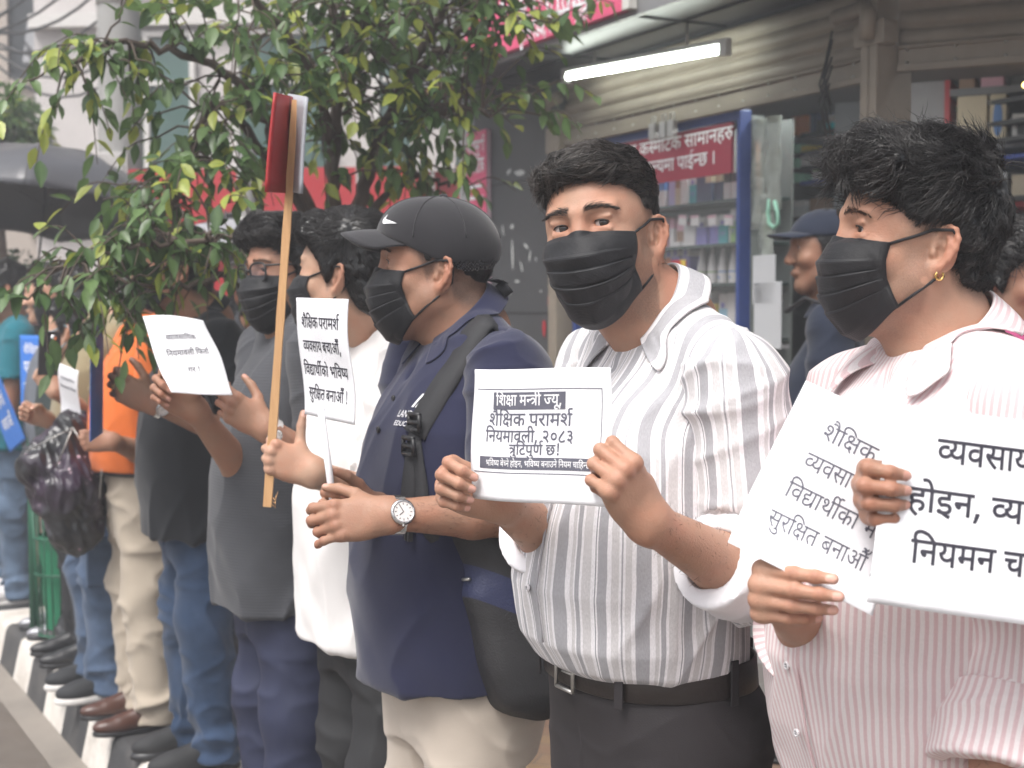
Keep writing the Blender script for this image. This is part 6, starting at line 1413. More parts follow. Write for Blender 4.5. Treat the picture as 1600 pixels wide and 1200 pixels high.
def make_black_polo():
    H = at(282, 428, 4.52)
    P = Person('stout man in a black polo and blue jeans, watch and ring on his raised hand', (-1.0, 4.55), ROAD, 1.03, H, (-.97, -.22), 4, 0, SKIN_C, .0034, neck=1.2)
    P.arm('L', at(388, 692, 4.28), at(238, 630, 4.08), (-.86, -.1, .45), (.45, .0, .88), [(40, 62, 30), (44, 64, 30), (46, 64, 30), (48, 64, 30)], THUMB_SIDE, hs=1.08)
    P.arm('R', (-1.10, 4.74, 1.07), (-1.12, 4.70, .82), (-.1, -.1, -1), (-.8, -.4, .1), CURL_REST, THUMB_SIDE)
    root = P.build(beard=.3, fade=.8)
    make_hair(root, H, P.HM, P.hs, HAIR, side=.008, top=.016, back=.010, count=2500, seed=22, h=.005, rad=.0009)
    eye_parts(root, H, P.HM, P.hs, (0, 1, 0)); mask(root, H, P.HM, P.hs, MASK, P.Sh, seed=3)
    shirt(P, shift(T_STD, .745, 1.06), cloth('black_pique', (.016, .017, .021), weave=900, var=.15), .008, .010, 61, sl=.21, r0=.082, r1=.084, vee=1.30, collar_kw=POLO_KW)
    trousers(P, PANTS, denim('blue_denim', (.028, .050, .098)), seed=64, h=.007, amp=.013, r=(.092, .084, .072))
    watch(P, 'L', STEEL, off=-.022, r=.033, big=.019)
    blk = plain('black_shoe_mesh', (.02, .02, .022), .7, bump=.4, bscale=500)
    for s_ in 'LR': shoe(P, s_, blk, BLACKPLASTIC, 'sneaker', lace=BLACKPLASTIC)
    Lh = P.arms['L'][4]; mb = MB(); c = Lh((-.0095, .104, -.012)); ax = nrm(Lh((-.0095, .115, -.02)) - c); x = nrm(np.cross(ax, (0, 0, 1))); y = np.cross(ax, x)
    mb.tube([c + (x * math.cos(a) + y * math.sin(a)) * .0105 for a in np.linspace(0, 6.28, 17)], .0022, 6, caps=False); sub(root, mb, 'ring', GOLD)
    o, fn = sheet('placard', 'blue card with white writing held edge-on by the raised ringed hand', 'sign', at(150, 583, 4.10), (.17, -.985, 0), (.02, .0, 1), .30, .37, BOARD_BLUE, None, [('शैक्षिक', 0, .02, .05, .0008, .2, 2), ('परामर्श', 0, -.06, .05, .0008, .2, 2), ('बचाऔँ', 0, -.14, .05, .0008, .2, 2)], thick=.003, ink=INK)
    return P
def denim(name, color):
    n = NT(name); u = n.attr('cu'); v = n.attr('cv'); cb = n.n('CombineXYZ'); n.l(u, cb.inputs[0]); n.l(v, cb.inputs[1])
    f = n.noise(500, 3, .8, vec=cb.outputs[0], stretch=(1, .3, 1)); w_ = n.noise(7, 4)
    c = n.mix(n.math('MULTIPLY', n.ramp(w_, [(.42, 0.), (.68, 1.)]), .55), color, tuple(min(1, x * 2.1 + .02) for x in color))
    c = n.mix(n.math('MULTIPLY', f, .5), c, tuple(x * .5 for x in color)); n.bump(n.math('ADD', f, n.math('MULTIPLY', n.noise(40, 3), 1.5)), .35, .002)
    return n.set(color=c, rough=.9, spec=.15, sheen=.15)
# ---------------------------------------------------------------- sign at the right edge, bag, and the people further back
def arm_down(P, side, fwd=.05, out=.25):
    d = 1 if side == 'R' else -1; P.arm(side, P.L(d * out, -.03, 1.06), P.L(d * (out + .01), fwd, .83), -UP + P.f * .25, P.f, CURL_REST, THUMB_SIDE)
def extra(label, pos, f, H, hf, skin, shirt_m, leg_m, shoe_m=None, sole=None, arms=None, sc=1.02, tab=None, hem=.78, k=1.0, sl=.22, hair=True, mask_m=None, kind='sneaker', polo=False, h=.0045, lace=None, hair_kw=None, collmat=None, pants=True, mark=None, pleg=(.090, .076, .068), grp=None):
    P = Person(label, pos, f, sc, H, hf, 0, 0, skin, h, grp)
    for s_ in 'LR':
        if arms and s_ in arms: P.arm(s_, *arms[s_])
        else: arm_down(P, s_)
    P.build(.3, .8)
    if hair: make_hair(P.root, P.H, P.HM, P.hs, HAIR, **dict(dict(side=.010, top=.022, back=.012, count=1400, seed=int(pos[1] * 10), h=.006, rad=.0012, clump=.006), **(hair_kw or {})))
    eye_parts(P.root, P.H, P.HM, P.hs, (0, 1, 0))
    if mask_m: mask(P.root, P.H, P.HM, P.hs, mask_m, P.Sh)
    shirt(P, shift(T_STD, hem, k), shirt_m, .009, .007, int(pos[1] * 7), sl=sl, r0=.077, r1=.08, vee=1.30 if polo else None, collar_kw=POLO_KW if polo else None, collmat=collmat)
    trousers(P, PANTS, leg_m, h=.008, amp=.012, seed=int(pos[1] * 3), r=pleg)
    if shoe_m:
        for s_ in 'LR': shoe(P, s_, shoe_m, sole or BLACKPLASTIC, kind, lace=lace, mark=mark)
    return P
def crowd():
    # holder of the right-hand sign (stands beyond the frame) and the sign
    wr = at(1352, 800, 1.56)
    wht = cloth('white_shirt_cloth', (.62, .62, .64), var=.06); greyp = plain('grey_trousers', (.06, .06, .065), .8)
    P = extra('person in a white shirt at the right edge, four fingers gripping a big sign', (.98, 1.36), ROAD, (.93, 1.36, 1.56), (-.95, -.3), SKIN_C, wht, greyp, BLACKPLASTIC, arms={'R': ((.72, 1.62, 1.08), (.470, 1.585, 1.245), (-.93, -.30, .10), (.12, .05, 1), [(58, 84, 38), (62, 86, 40), (66, 88, 40), (70, 88, 40)], [(.75, -.15, -.45), (.5, -.75, -.22), (.3, -.9, -.08)])}, h=.0028, mask_m=MASK)
    U = np.array([.985, -.06, -.125])
    lines = [('व्यवसाय', -.094, .052, .0250, .0005, .102, 0, 'L'), ('होइन, व्यव', -.120, -.003, .0250, .0005, .143, 0, 'L'), ('नियमन च', -.112, -.058, .0250, .0005, .120, 0, 'L')]
    sheet('paper_sign', 'large white sheet with three bold black lines, cut off by the right edge', 'sign', at(1595, 815, 1.52), U, (.06, .06, 1), .300, .215, PAPER, lambda u, v: (0, 0, .010 * math.cos(u * 3.2) - .012 * math.sin(v * 3 + u)), lines, ink=INK)
    # bag carried by the man in navy
    M = face_dir(ROAD); c = np.array([-.015, 2.555, .93]); S = SDF(); bm_ = M @ rotx(R(-16)) @ roty(R(10))
    S.box(c, (.135, .085, .205), .06, bm_, .02); S.box(c + bm_ @ np.array([-.01, .075, -.05]), (.11, .03, .12), .03, bm_, .03)
    Vt, F = S.mesh(.006); Vt = relax(Vt, F, 2); N = vnormals(Vt, F); Vt = Vt + N * (.006 * vnoise(Vt * 12, 3))[:, None]
    q = (Vt - c) @ bm_; n = NT('backpack_nylon'); fz = n.noise(300, 2)
    band_c = n.ramp(n.math('ADD', n.attr('cu'), .5), [(0., (.016, .015, .017)), (.455, (.020, .027, .085)), (.525, (.016, .015, .017))], 'CONSTANT'); n.bump(n.math('ADD', fz, n.math('MULTIPLY', n.noise(18, 3), 2.)), .4, .003); fabric = n.set(color=n.mix(n.math('MULTIPLY', fz, .4), band_c, (.03, .03, .032)), rough=.62)
    bag = thing('backpack', 'black backpack with a blue band, its strap over the navy polo shoulder', 'bag', tuple(c)); link('bag_body', npmesh('bag_body', Vt - c, F, {'cu': q[:, 2] - .9 * q[:, 1]}), fabric, bag)
    mb = MB(); mb.tube([c + bm_ @ np.array([x, .090 + .004 * math.cos(x * 20), .075]) for x in np.linspace(-.10, .10, 9)], .003, 6); sub(bag, mb, 'zip', STEEL_DULL)
    S2 = PEOPLE['cap'].S_shirt; cm = PEOPLE['cap']
    def on(x, z, back=False):
        n = cm.M[:, 1] * (-1 if back else 1); p = hit(S2, cm.L(x, 0, z) + n * .4, -n); return p + n * .006
    tp = hit(S2, cm.L(-.128, -.01, 1.65), -UP) + UP * .008
    def band(pts, w_, name, mat, th=.004, up=None):
        P_ = curve_pts(pts, 6); mb = MB(); G = []
        for i in range(len(P_)):
            t = nrm(P_[min(i + 1, len(P_) - 1)] - P_[max(i - 1, 0)]); g = grad(S2, P_[i], .01); s_ = nrm(np.cross(t, g)); G.append([P_[i] - s_ * w_ / 2, P_[i] + g * .002, P_[i] + s_ * w_ / 2])
        mb.grid(np.array(G)); return sub(bag, mb, name, mat, solid=th, offset=1)
    band([on(-.125, 1.10, True), on(-.128, 1.25, True), tp, on(-.125, 1.33), on(-.118, 1.26), on(-.112, 1.215)], .055, 'shoulder_strap', WEBBING, .012)
    band([on(-.112, 1.225), on(-.118, 1.19), on(-.125, 1.13), on(-.128, 1.085)], .030, 'webbing_strap', WEBBING, .003)
    band([on(-.118, 1.20), on(-.140, 1.14), on(-.162, 1.05), cm.L(-.19, .02, .98)], .028, 'webbing_strap', WEBBING, .003)
    for z, x in ((1.235, -.113), (1.195, -.118)):
        p = on(x, z); n = cm.M[:, 1]; mb = MB(); ux = cm.M[:, 0]; cs = [p + ux * a * .022 + UP * b * .014 + n * .010 for a, b in ((-1, -1), (1, -1), (1, 1), (-1, 1))]
        for i in range(4): mb.tube([cs[i], cs[(i + 1) % 4]], .0042, 7)
        mb.tube([(cs[0] + cs[3]) / 2, (cs[1] + cs[2]) / 2], .004, 7); sub(bag, mb, 'buckle', BLACKPLASTIC)
    p = on(-.129, 1.07); mb = MB(); ux = cm.M[:, 0]; n = cm.M[:, 1]; Mx = np.stack([ux, -n, UP], 1); mb.box(p, (.019, .005, .010), Mx)
    for a in (-1, 0, 1): mb.box(p + ux * a * .014 - UP * .022, (.0035, .004, .014), Mx)
    sub(bag, mb, 'clip', BLACKPLASTIC)
    # --- the far end of the line
    jeans = denim('pale_denim', (.075, .110, .165)); cargo = denim('cargo_denim', (.058, .088, .145)); khaki2 = cloth('beige_cotton', (.42, .36, .29), var=.12)
    orange = cloth('orange_cotton', (.62, .145, .03), var=.14); teal = cloth('teal_cotton', (.012, .13, .17), var=.14)
    brownl = plain('brown_leather', (.075, .032, .022), .32, scale=40, var=.3, bump=.15, bscale=200); mesh_ = plain('black_sneaker_cloth', (.02, .021, .024), .75, bump=.4, bscale=400); whites = plain('white_sole', (.6, .58, .56), .6)
    P = extra('man in an orange shirt, beige trousers and brown leather shoes', (-1.30, 5.0), ROAD, at(250, 440, 5.0), (-.95, -.3), SKIN_C, orange, khaki2, brownl, kind='dress', lace=brownl, polo=True, hem=.90, arms={'L': (at(232, 712, 4.86), at(172, 690, 4.68), (-.95, -.2, .05), (0, .1, 1), CURL_FIST, THUMB_WRAP)}, mask_m=MASK, pleg=(.090, .082, .082))
    tt = [(.86, .178, .142, -.008), (.93, .17, .135, 0)]; belt(P, tt, .875, .915, BLACKPLASTIC, loops=False, grow=.010)
    P = extra('man in a khaki shirt and blue cargo jeans with black sneakers, phone in hand', (-1.56, 5.40), ROAD, at(118, 520, 5.5), (-.9, .2), SKIN_D, cloth('khaki_shirt', (.24, .20, .12), var=.2), cargo, mesh_, whites, lace=whites, mark=whites, mask_m=MASK_BLUE, arms={'L': (at(150, 660, 5.3), at(85, 610, 5.1), (-.6, -.1, .8), (.75, .1, .6), CURL_FIST, THUMB_WRAP), 'R': (at(110, 690, 5.5), at(70, 655, 5.2), (-.8, -.4, .4), (.3, 0, .9), CURL_FIST, THUMB_WRAP)}, pleg=(.095, .090, .086))
    pk = MB(); q = P.L(-.19, .04, .52)
    pk.box(q, (.012, .065, .085), P.M); pk.box(q + UP * .085, (.015, .070, .022), P.M); sub(P.root, pk, 'cargo_pocket', cargo, bevel=.008)
    ph = thing('phone', 'black phone held upright beneath the hanging leaves', 'phone', tuple(at(77, 555, 5.0))); mb = MB(); c = at(77, 552, 5.0); Mx = rotz(.5) @ roty(.05); mb.box(c, (.038, .005, .078), Mx); sub(ph, mb, 'case', BLACKPLASTIC, bevel=.004); mb = MB(); mb.lathe(c + Mx @ np.array([.012, -.006, .055]), [(.0001, 0.002), (.009, .001), (.01, -.001)], 12, Mx @ rotx(math.pi / 2)); sub(ph, mb, 'lens_ring', STEEL)
    extra('person in dark clothes and black sandals behind the cargo jeans', (-1.80, 5.95), ROAD, at(105, 470, 6.0), (-.95, -.2), SKIN_C, plain('dark_green_cloth', (.02, .03, .03), .85), plain('black_leggings', (.014, .014, .016), .8), BLACKPLASTIC, kind='dress', mask_m=MASK)
    extra('person in grey with silver shoes, mostly hidden by the patterned bag', (-2.02, 6.45), ROAD, at(78, 468, 6.5), (-.95, -.2), SKIN_D, plain('slate_cloth', (.12, .13, .15), .85), plain('charcoal_cloth', (.03, .03, .034), .85), plain('silver_shoe', (.30, .30, .32), .35, .4), kind='dress')
    extra('person in a teal shirt, pale jeans and white sneakers at the left edge', (-2.52, 7.15), ROAD, at(6, 455, 7.1), (-.9, -.4), SKIN_E, teal, jeans, plain('white_shoe', (.62, .60, .60), .5, bump=.2), whites, lace=whites, arms={'L': (at(10, 660, 6.95), at(-12, 625, 6.7), (-.7, -.4, .5), (.3, 0, .9), CURL_FIST, THUMB_WRAP)})
    extra('person holding the large dark umbrella behind the line', (-2.42, 7.85), ROAD, at(72, 455, 7.8), (-.8, -.6), SKIN_E, plain('olive_cloth', (.05, .055, .035), .85), plain('grey_cloth', (.09, .09, .09), .85), BLACKPLASTIC, kind='dress', arms={'L': (at(105, 600, 7.6), at(76, 520, 7.55), (-.2, -.1, 1), (.9, 0, .2), CURL_FIST, THUMB_WRAP)})
    extra('person in brown trousers cut off by the left edge', (-2.98, 7.9), ROAD, at(-55, 455, 7.9), (-.8, -.6), SKIN_E, plain('rust_cloth', (.16, .06, .03), .85), plain('brown_trouser_cloth', (.15, .105, .075), .85), plain('dark_sandal', (.05, .03, .02), .6), kind='dress')
    # behind the line
    extra('man in a dark jacket seen from behind beside the glasses', (-.99, 5.62), (.35, .94, 0), at(408, 468, 5.55), (.1, 1), SKIN_E, plain('dark_jacket', (.026, .028, .034), .8, bump=.2), greyp, BLACKPLASTIC, kind='dress', hem=.72, grp='passers-by behind the line')
    extra('distant dark haired person between the black polo and dark jacket', (-1.36, 7.3), (.2, 1, 0), at(380, 502, 7.3), (.1, 1), SKIN_E, plain('slate_cloth', (.12, .13, .15), .85), greyp, BLACKPLASTIC, kind='dress', sc=.97, grp='passers-by behind the line')
    # officer
    officer_fabric = cloth('navy_uniform', (.014, .019, .036), var=.18)
    P = extra('officer in navy uniform and peaked cap behind the pink shirt', (1.03, 4.62), nrm((-.9, .25, 0)), at(1286, 400, 4.6), (-1.0, -.05), SKIN_E, officer_fabric, plain('navy_uniform_trousers', (.02, .026, .045), .8), BLACKPLASTIC, kind='dress', sl=.24, sc=1.07, polo=True, grp='passers-by behind the line', hair_kw=dict(side=.003, top=.006, back=.004))
    L = lambda *p: P.H + P.HM @ (np.array(p) * P.hs); S = SDF(); S.ell(L(0, -.006, .056), np.array([.088, .110, .085]) * P.hs, P.HM); S.half(L(0, 0, .055), -P.HM[:, 2], .004); S.ell(L(0, -.006, .04), np.array([.081, .103, .080]) * P.hs, P.HM, .004, -1)
    Vt, F = S.mesh(.005); cap = link('cap', npmesh('cap', Vt - P.O, F, {'cu': Vt[:, 0], 'cv': Vt[:, 2]}), officer_fabric, P.root); mb = MB()
    mb.grid(np.array([[L(math.sin(a) * .076, (.03 + math.cos(a) * .070) * (1 - t) + (.07 + math.cos(a) * .105) * t, .072 - .012 * math.sin(a) ** 2 - .010 * t) for t in (0, .33, .66, 1)] for a in np.linspace(-1.3, 1.3, 17)])); sub(cap, mb, 'peak', officer_fabric, solid=.003)
    mb = MB(); ep = P.L(-.15, -.01, 1.41); mb.box(ep, (.055, .022, .004), P.M @ roty(R(-18))); sub(P.root, mb, 'epaulette', plain('epaulette_red', (.30, .07, .03), .6)); mb = MB(); mb.tube([P.L(-.10, .12, 1.36), P.L(-.17, .06, 1.40), P.L(-.20, -.06, 1.36), P.L(-.215, -.10, 1.20)], .012, 6, flat=.5); sub(P.root, mb, 'lanyard', BLACKPLASTIC)
    # woman behind on the right
    pinkc = cloth('magenta_cloth', (.30, .05, .13), var=.15)
    P = extra('woman with long dark hair and a clip, at the far right edge', (1.235, 3.32), nrm((.85, -.5, 0)), at(1572, 448, 3.3), (.75, -.66), SKIN_C, pinkc, plain('dark_skirt_cloth', (.05, .04, .05), .85), BLACKPLASTIC, kind='dress', grp='passers-by behind the line', hair_kw=dict(side=.016, top=.022, back=.030, count=3000, length=.10, zmin=lambda y: np.where(y < .0, -.11, zmin_default(y) - .01), clump=.010))
    mb = MB(); c = P.H + P.HM @ np.array([-.02, -.115, -.02]); 
    for a in (0, 1): mb.tube([c + P.HM @ np.array([-.03 + .06 * a, -.01, -.03]), c + P.HM @ np.array([-.03 + .06 * a, -.02, .02])], .006, 6)
    mb.tube([c + P.HM @ np.array([-.03, -.02, .02]), c + P.HM @ np.array([.03, -.02, .02])], .006, 6); sub(P.root, mb, 'hair_clip', plain('copper_clip', (.55, .24, .15), .35, .5))
    # blue cards, papers, patterned bag
    for px, py, d, w_, h_, U, lab in ((50, 585, 6.75, .22, .37, (.75, -.66, 0), 'blue card with white writing held upright behind the phone'), (2, 640, 6.4, .26, .36, (.55, -.8, .3), 'blue card tilted at the extreme left edge')):
        sheet('placard', lab, 'sign', at(px, py, d), U, (0 if px > 20 else -.35, 0, 1), w_, h_, BOARD_BLUE, None, [('शैक्षिक', 0, .10, .035, .0005, .15, 2), ('परामर्श', 0, .01, .05, .0012, .15, 2), ('बचाऔँ', 0, -.09, .05, .0012, .15, 2)], thick=.003, ink=INK)
    sheet('paper_sign', 'narrow white leaflet bending downwards above the patterned bag', 'sign', at(107, 617, 4.95), (.80, -.5, -.25), (-.20, .2, 1), .10, .20, PAPER, lambda u, v: (0, 0, .03 * math.sin(v * 3)), [('व्यावसायिक', 0, .05, .008, .0002, .07, 1), ('नियमावली फिर्ता', 0, .02, .008, .0002, .08, 1)], ink=INK)
    c = at(104, 745, 4.95); b = thing('umbrella', 'crumpled black folded umbrella with purple and pink floral pattern', 'umbrella', tuple(c)); rg = np.random.default_rng(5); S = SDF()
    S.cone(at(112, 668, 4.95), at(104, 760, 4.95), .05, .115, .02); S.cone(at(104, 760, 4.95), at(110, 825, 4.95), .115, .085, .03); S.cone(at(70, 700, 4.95), at(60, 730, 4.9), .04, .06, .05)
    Vt, F = S.mesh(.007); N = vnormals(Vt, F); a1 = vnoise(Vt * np.array([16, 16, 7]), 3); a2 = vnoise(Vt * np.array([34, 34, 16]) + Vt[:, [2, 0, 1]] * 20, 4); Vt = Vt + N * (.030 * (.5 - np.abs(a1)) + .024 * (.5 - np.abs(a2)))[:, None]
    n = NT('floral_nylon'); vo = n.n('TexVoronoi'); vo.inputs['Scale'].default_value = 30; n.l(n.n('TexCoord').outputs['Object'], vo.inputs['Vector']); fl = n.ramp(vo.outputs['Distance'], [(.10, 1.), (.22, 0.)]); fl = n.math('MULTIPLY', fl, n.ramp(n.noise(7, 2), [(.48, 0.), (.56, 1.)])); cc = n.mix(n.ramp(n.noise(5, 3), [(.45, 0.), (.6, 1.)]), (.012, .012, .014), (.030, .014, .034)); cc = n.mix(fl, cc, n.mix(n.noise(11, 2), (.55, .20, .32), (.5, .5, .5))); n.bump(n.noise(25, 4), .6, .01); fm = n.set(color=cc, rough=.28, spec=.7)
    link('canopy_cloth', npmesh('canopy_cloth', Vt - c, F), fm, b); mb = MB()
    for x0, y0, x1, y1 in ((112, 668, 40, 705), (112, 668, 130, 700), (160, 700, 152, 780), (112, 668, 85, 730)): mb.tube([at(x0, y0, 4.85), at(x1, y1, 4.84)], .0025, 5)
    sub(b, mb, 'rib', STEEL_DULL)
    # things on the kerb
    c = at(108, 1000, 6.2); c[2] = 0; b = thing('carrier_bag', 'slumped black carrier bag standing on the kerb beside the bin', 'bag', tuple(c)); S = SDF(); S.cone(c + UP * .06, c + UP * .17 + np.array([.03, 0, 0]), .075, .045, .03); S.cone(c + UP * .16, c + UP * .26 + np.array([.05, .02, 0]), .03, .012, .02); S.half(c + UP * .001, -UP)
    Vt, F = S.mesh(.006); N = vnormals(Vt, F); Vt = Vt + N * (.016 * (.5 - np.abs(vnoise(Vt * 26, 7))))[:, None] * sstep(.0, .05, Vt[:, 2])[:, None]; link('bag_film', npmesh('bag_film', Vt - c, F), plain('black_polythene', (.016, .016, .018), .3, spec=.6), b)
PEOPLE = {}
# ---------------------------------------------------------------- ground, kerb, shop
KD = nrm((-math.sin(R(27.5)), math.cos(R(27.5)), 0))          # along the kerb, away from us
KN = np.array([KD[1], -KD[0], 0])                             # from the road towards the shops
K0 = np.array([-1.35, 4.81, 0.0])                             # a point on the kerb edge
F0 = np.array([0.91, 5.60, 0.0])                              # a point on the shop front line
UP = np.array([0, 0, 1.0])
KE = nrm((-math.sin(R(29.5)), math.cos(R(29.5)), 0)); KEN = np.array([KE[1], -KE[0], 0])      # the kerb edge itself
def kp(t, n, z=0.): return K0 + KE * t + KEN * n + UP * z
def fp(t, n, z=0.): return F0 + KD * t + KN * n + UP * z      # n > 0 goes into the shop
KM = np.stack([KD, KN, UP], 1)
KERB_H = .19
def ground():
    n = NT('wet_road'); pud = n.noise(.55, 4, .55); big = n.noise(2.2, 5); fine = n.noise(140, 3, .7)
    c = n.mix(big, (.085, .068, .055), (.20, .165, .135)); c = n.mix(n.math('MULTIPLY', fine, .35), c, (.07, .06, .055))
    wet = n.ramp(pud, [(.42, 0.), (.56, 1.)])
    n.bump(fine, .4, .004)
    m = n.set(color=n.mix(n.math('MULTIPLY', wet, .45), c, (.11, .095, .085)), rough=n.math('SUBTRACT', .75, n.math('MULTIPLY', wet, .5)), spec=.5)
    mb = MB(); mb.grid([[kp(-30, -40, -KERB_H), kp(120, -40, -KERB_H)], [kp(-30, .4, -KERB_H), kp(120, .4, -KERB_H)]], smooth=False)
    struct(mb.build('road', m))
    # paved footway: interlocking bricks
    n = NT('paving_bricks'); tc = n.n('TexCoord').outputs['Object']; mp = n.n('Mapping'); mp.inputs['Rotation'].default_value = (0, 0, R(18)); n.l(tc, mp.inputs['Vector'])
    br = n.n('TexBrick'); n.l(mp.outputs[0], br.inputs['Vector']); br.inputs['Scale'].default_value = 1.0
    br.inputs['Brick Width'].default_value = .205; br.inputs['Row Height'].default_value = .103; br.inputs['Mortar Size'].default_value = .004; br.inputs['Mortar Smooth'].default_value = .3
    br.inputs['Color1'].default_value = (.27, .165, .08, 1); br.inputs['Color2'].default_value = (.17, .075, .055, 1); br.inputs['Mortar'].default_value = (.10, .085, .07, 1); br.inputs['Bias'].default_value = -.1
    vo = n.n('TexVoronoi'); vo.inputs['Scale'].default_value = 5.; n.l(mp.outputs[0], vo.inputs['Vector'])
    c = n.mix(n.math('MULTIPLY', n.noise(3, 4), .5), br.outputs['Color'], (.26, .21, .17)); c = n.mix(n.math('MULTIPLY', n.noise(60, 3), .4), c, (.14, .10, .075))
    n.bump(n.math('ADD', n.math('MULTIPLY', br.outputs['Fac'], -1.), n.math('MULTIPLY', n.noise(90, 3), .3)), .6, .005)
    m = n.set(color=c, rough=.6, spec=.4)
    mb = MB(); mb.grid([[kp(-30, .30, 0), kp(120, .30, 0)], [kp(-30, 3.2, 0), kp(120, 3.2, 0)]], smooth=False); mb.grid([[kp(12, 3.2, 0), kp(120, 3.2, 0)], [kp(12, 40, 0), kp(120, 40, 0)]], smooth=False)
    struct(mb.build('pavement', m))
    # kerb: black and white painted blocks
    def paint(nm, col, dirt):
        n = NT(nm); w_ = n.noise(4.5, 5, .65); f = n.noise(60, 4)
        c = n.mix(n.ramp(w_, [(.45, 0.), (.75, .7)]), col, dirt); c = n.mix(n.ramp(f, [(.55, 0.), (.75, .5)]), c, tuple(x * .6 for x in dirt)); n.bump(f, .4, .004)
        return n.set(color=c, rough=.7, spec=.35)
    pw, pb = paint('kerb_white_paint', (.62, .585, .54), (.33, .28, .23)), paint('kerb_black_paint', (.045, .045, .047), (.13, .12, .11))
    rng = random.Random(5); mb = MB(); t = -8.0; i = 0
    while t < 60:
        L_ = .335 + rng.uniform(-.02, .02); r = .018; prof = [(-.045, -KERB_H), (-.012, -.030), (.0, -.008), (.016, 0.0), (.305, .001)]
        k = 2; G = [[kp(t + (L_ - .003) * j / (k - 1), a + rng.uniform(-.002, .002), b) for a, b in prof] for j in range(k)]
        mb.grid(np.array(G), mi=i % 2); t += L_; i += 1
    struct(mb.build('kerb', [pw, pb]))
    n = NT('gutter_concrete'); m = n.set(color=n.mix(n.noise(5, 5), (.17, .15, .13), (.30, .265, .23)), rough=.55); n.bump(n.noise(40, 4), .3, .004)
    mb = MB(); mb.grid([[kp(-30, -.15, -KERB_H + .004), kp(120, -.15, -KERB_H + .004)], [kp(-30, -.043, -KERB_H + .016), kp(120, -.043, -KERB_H + .016)]], smooth=False)
    struct(mb.build('gutter', m))

def text_on(name, parent, s, O, U, Vv, size, mat, width=None, align='C', bold=.0, lift=.003, latin=False):
    O = np.asarray(O, float); U = nrm(U); Vv = nrm(Vv); N = np.cross(U, Vv); mb = MB()
    put_text(mb, s, lambda u, v: O + U * u + Vv * v + N * lift, 0, 0, size, align=align, bold=bold, width=width, maxlen=None, latin=latin)
    return sub(parent, mb, name, mat)
def slab(mb, t0, t1, n0, n1, z0, z1, mi=0):
    c = fp((t0 + t1) / 2, (n0 + n1) / 2, (z0 + z1) / 2); return mb.box(c, (abs(t1 - t0) / 2, abs(n1 - n0) / 2, (z1 - z0) / 2), KM, mi)
CREAM = plain('aged_cream_paint', (.215, .182, .145), .6, var=.38, scale=6, bump=.12, bscale=40)
DARKMETAL = plain('dark_cladding', (.052, .052, .056), .38, .3, var=.15, scale=4)
DARKPANEL = plain('dark_wall_panel', (.05, .052, .055), .55, var=.2, scale=3, bump=.08, bscale=60)
def shutter(root, t0, t1, n_, z0, z1, D=None, O=None):
    """roller shutter curtain: curved slats with rivets, along D from O"""
    D = KD if D is None else D; Nn = np.array([D[1], -D[0], 0]); O = fp(0, 0) if O is None else O
    q = lambda t, n, z: O + D * t + Nn * n + UP * z
    mb = MB(); z = z0 + .085; prof = []
    while z < z1:
        for k in range(9):
            a = k / 8; prof.append((n_ - .013 * math.sin(a * math.pi) ** .8 + (.006 if k in (0, 8) else 0), z + a * .060))
        z += .063
    mb.grid(np.array([[q(t, n, z) for n, z in prof] for t in (t0, t1)]))
    sub(root, mb, 'slat_curtain', CREAM)
    mb = MB(); M = np.stack([D, Nn, UP], 1)
    mb.box(q((t0 + t1) / 2, n_ - .002, z0 + .045), (abs(t1 - t0) / 2, .009, .040), M); mb.box(q((t0 + t1) / 2, n_ - .014, z0 + .012), (abs(t1 - t0) / 2, .016, .012), M); mb.box(q((t0 + t1) / 2, n_ - .012, z0 + .083), (abs(t1 - t0) / 2, .012, .005), M)
    sub(root, mb, 'bottom_rail', CREAM, bevel=.002)
    rg = random.Random(2)
    tt = t0 + .1
    while tt < t1:
        for zz in (.030, .074): mb = MB(); mb.lathe(q(tt, n_ - .012, z0 + zz), [(.0001, .005), (.005, .003), (.006, 0)], 8, M @ rotx(math.pi / 2)); sub(root, mb, 'rivet', STEEL_DULL)
        tt += .16
    return M, q
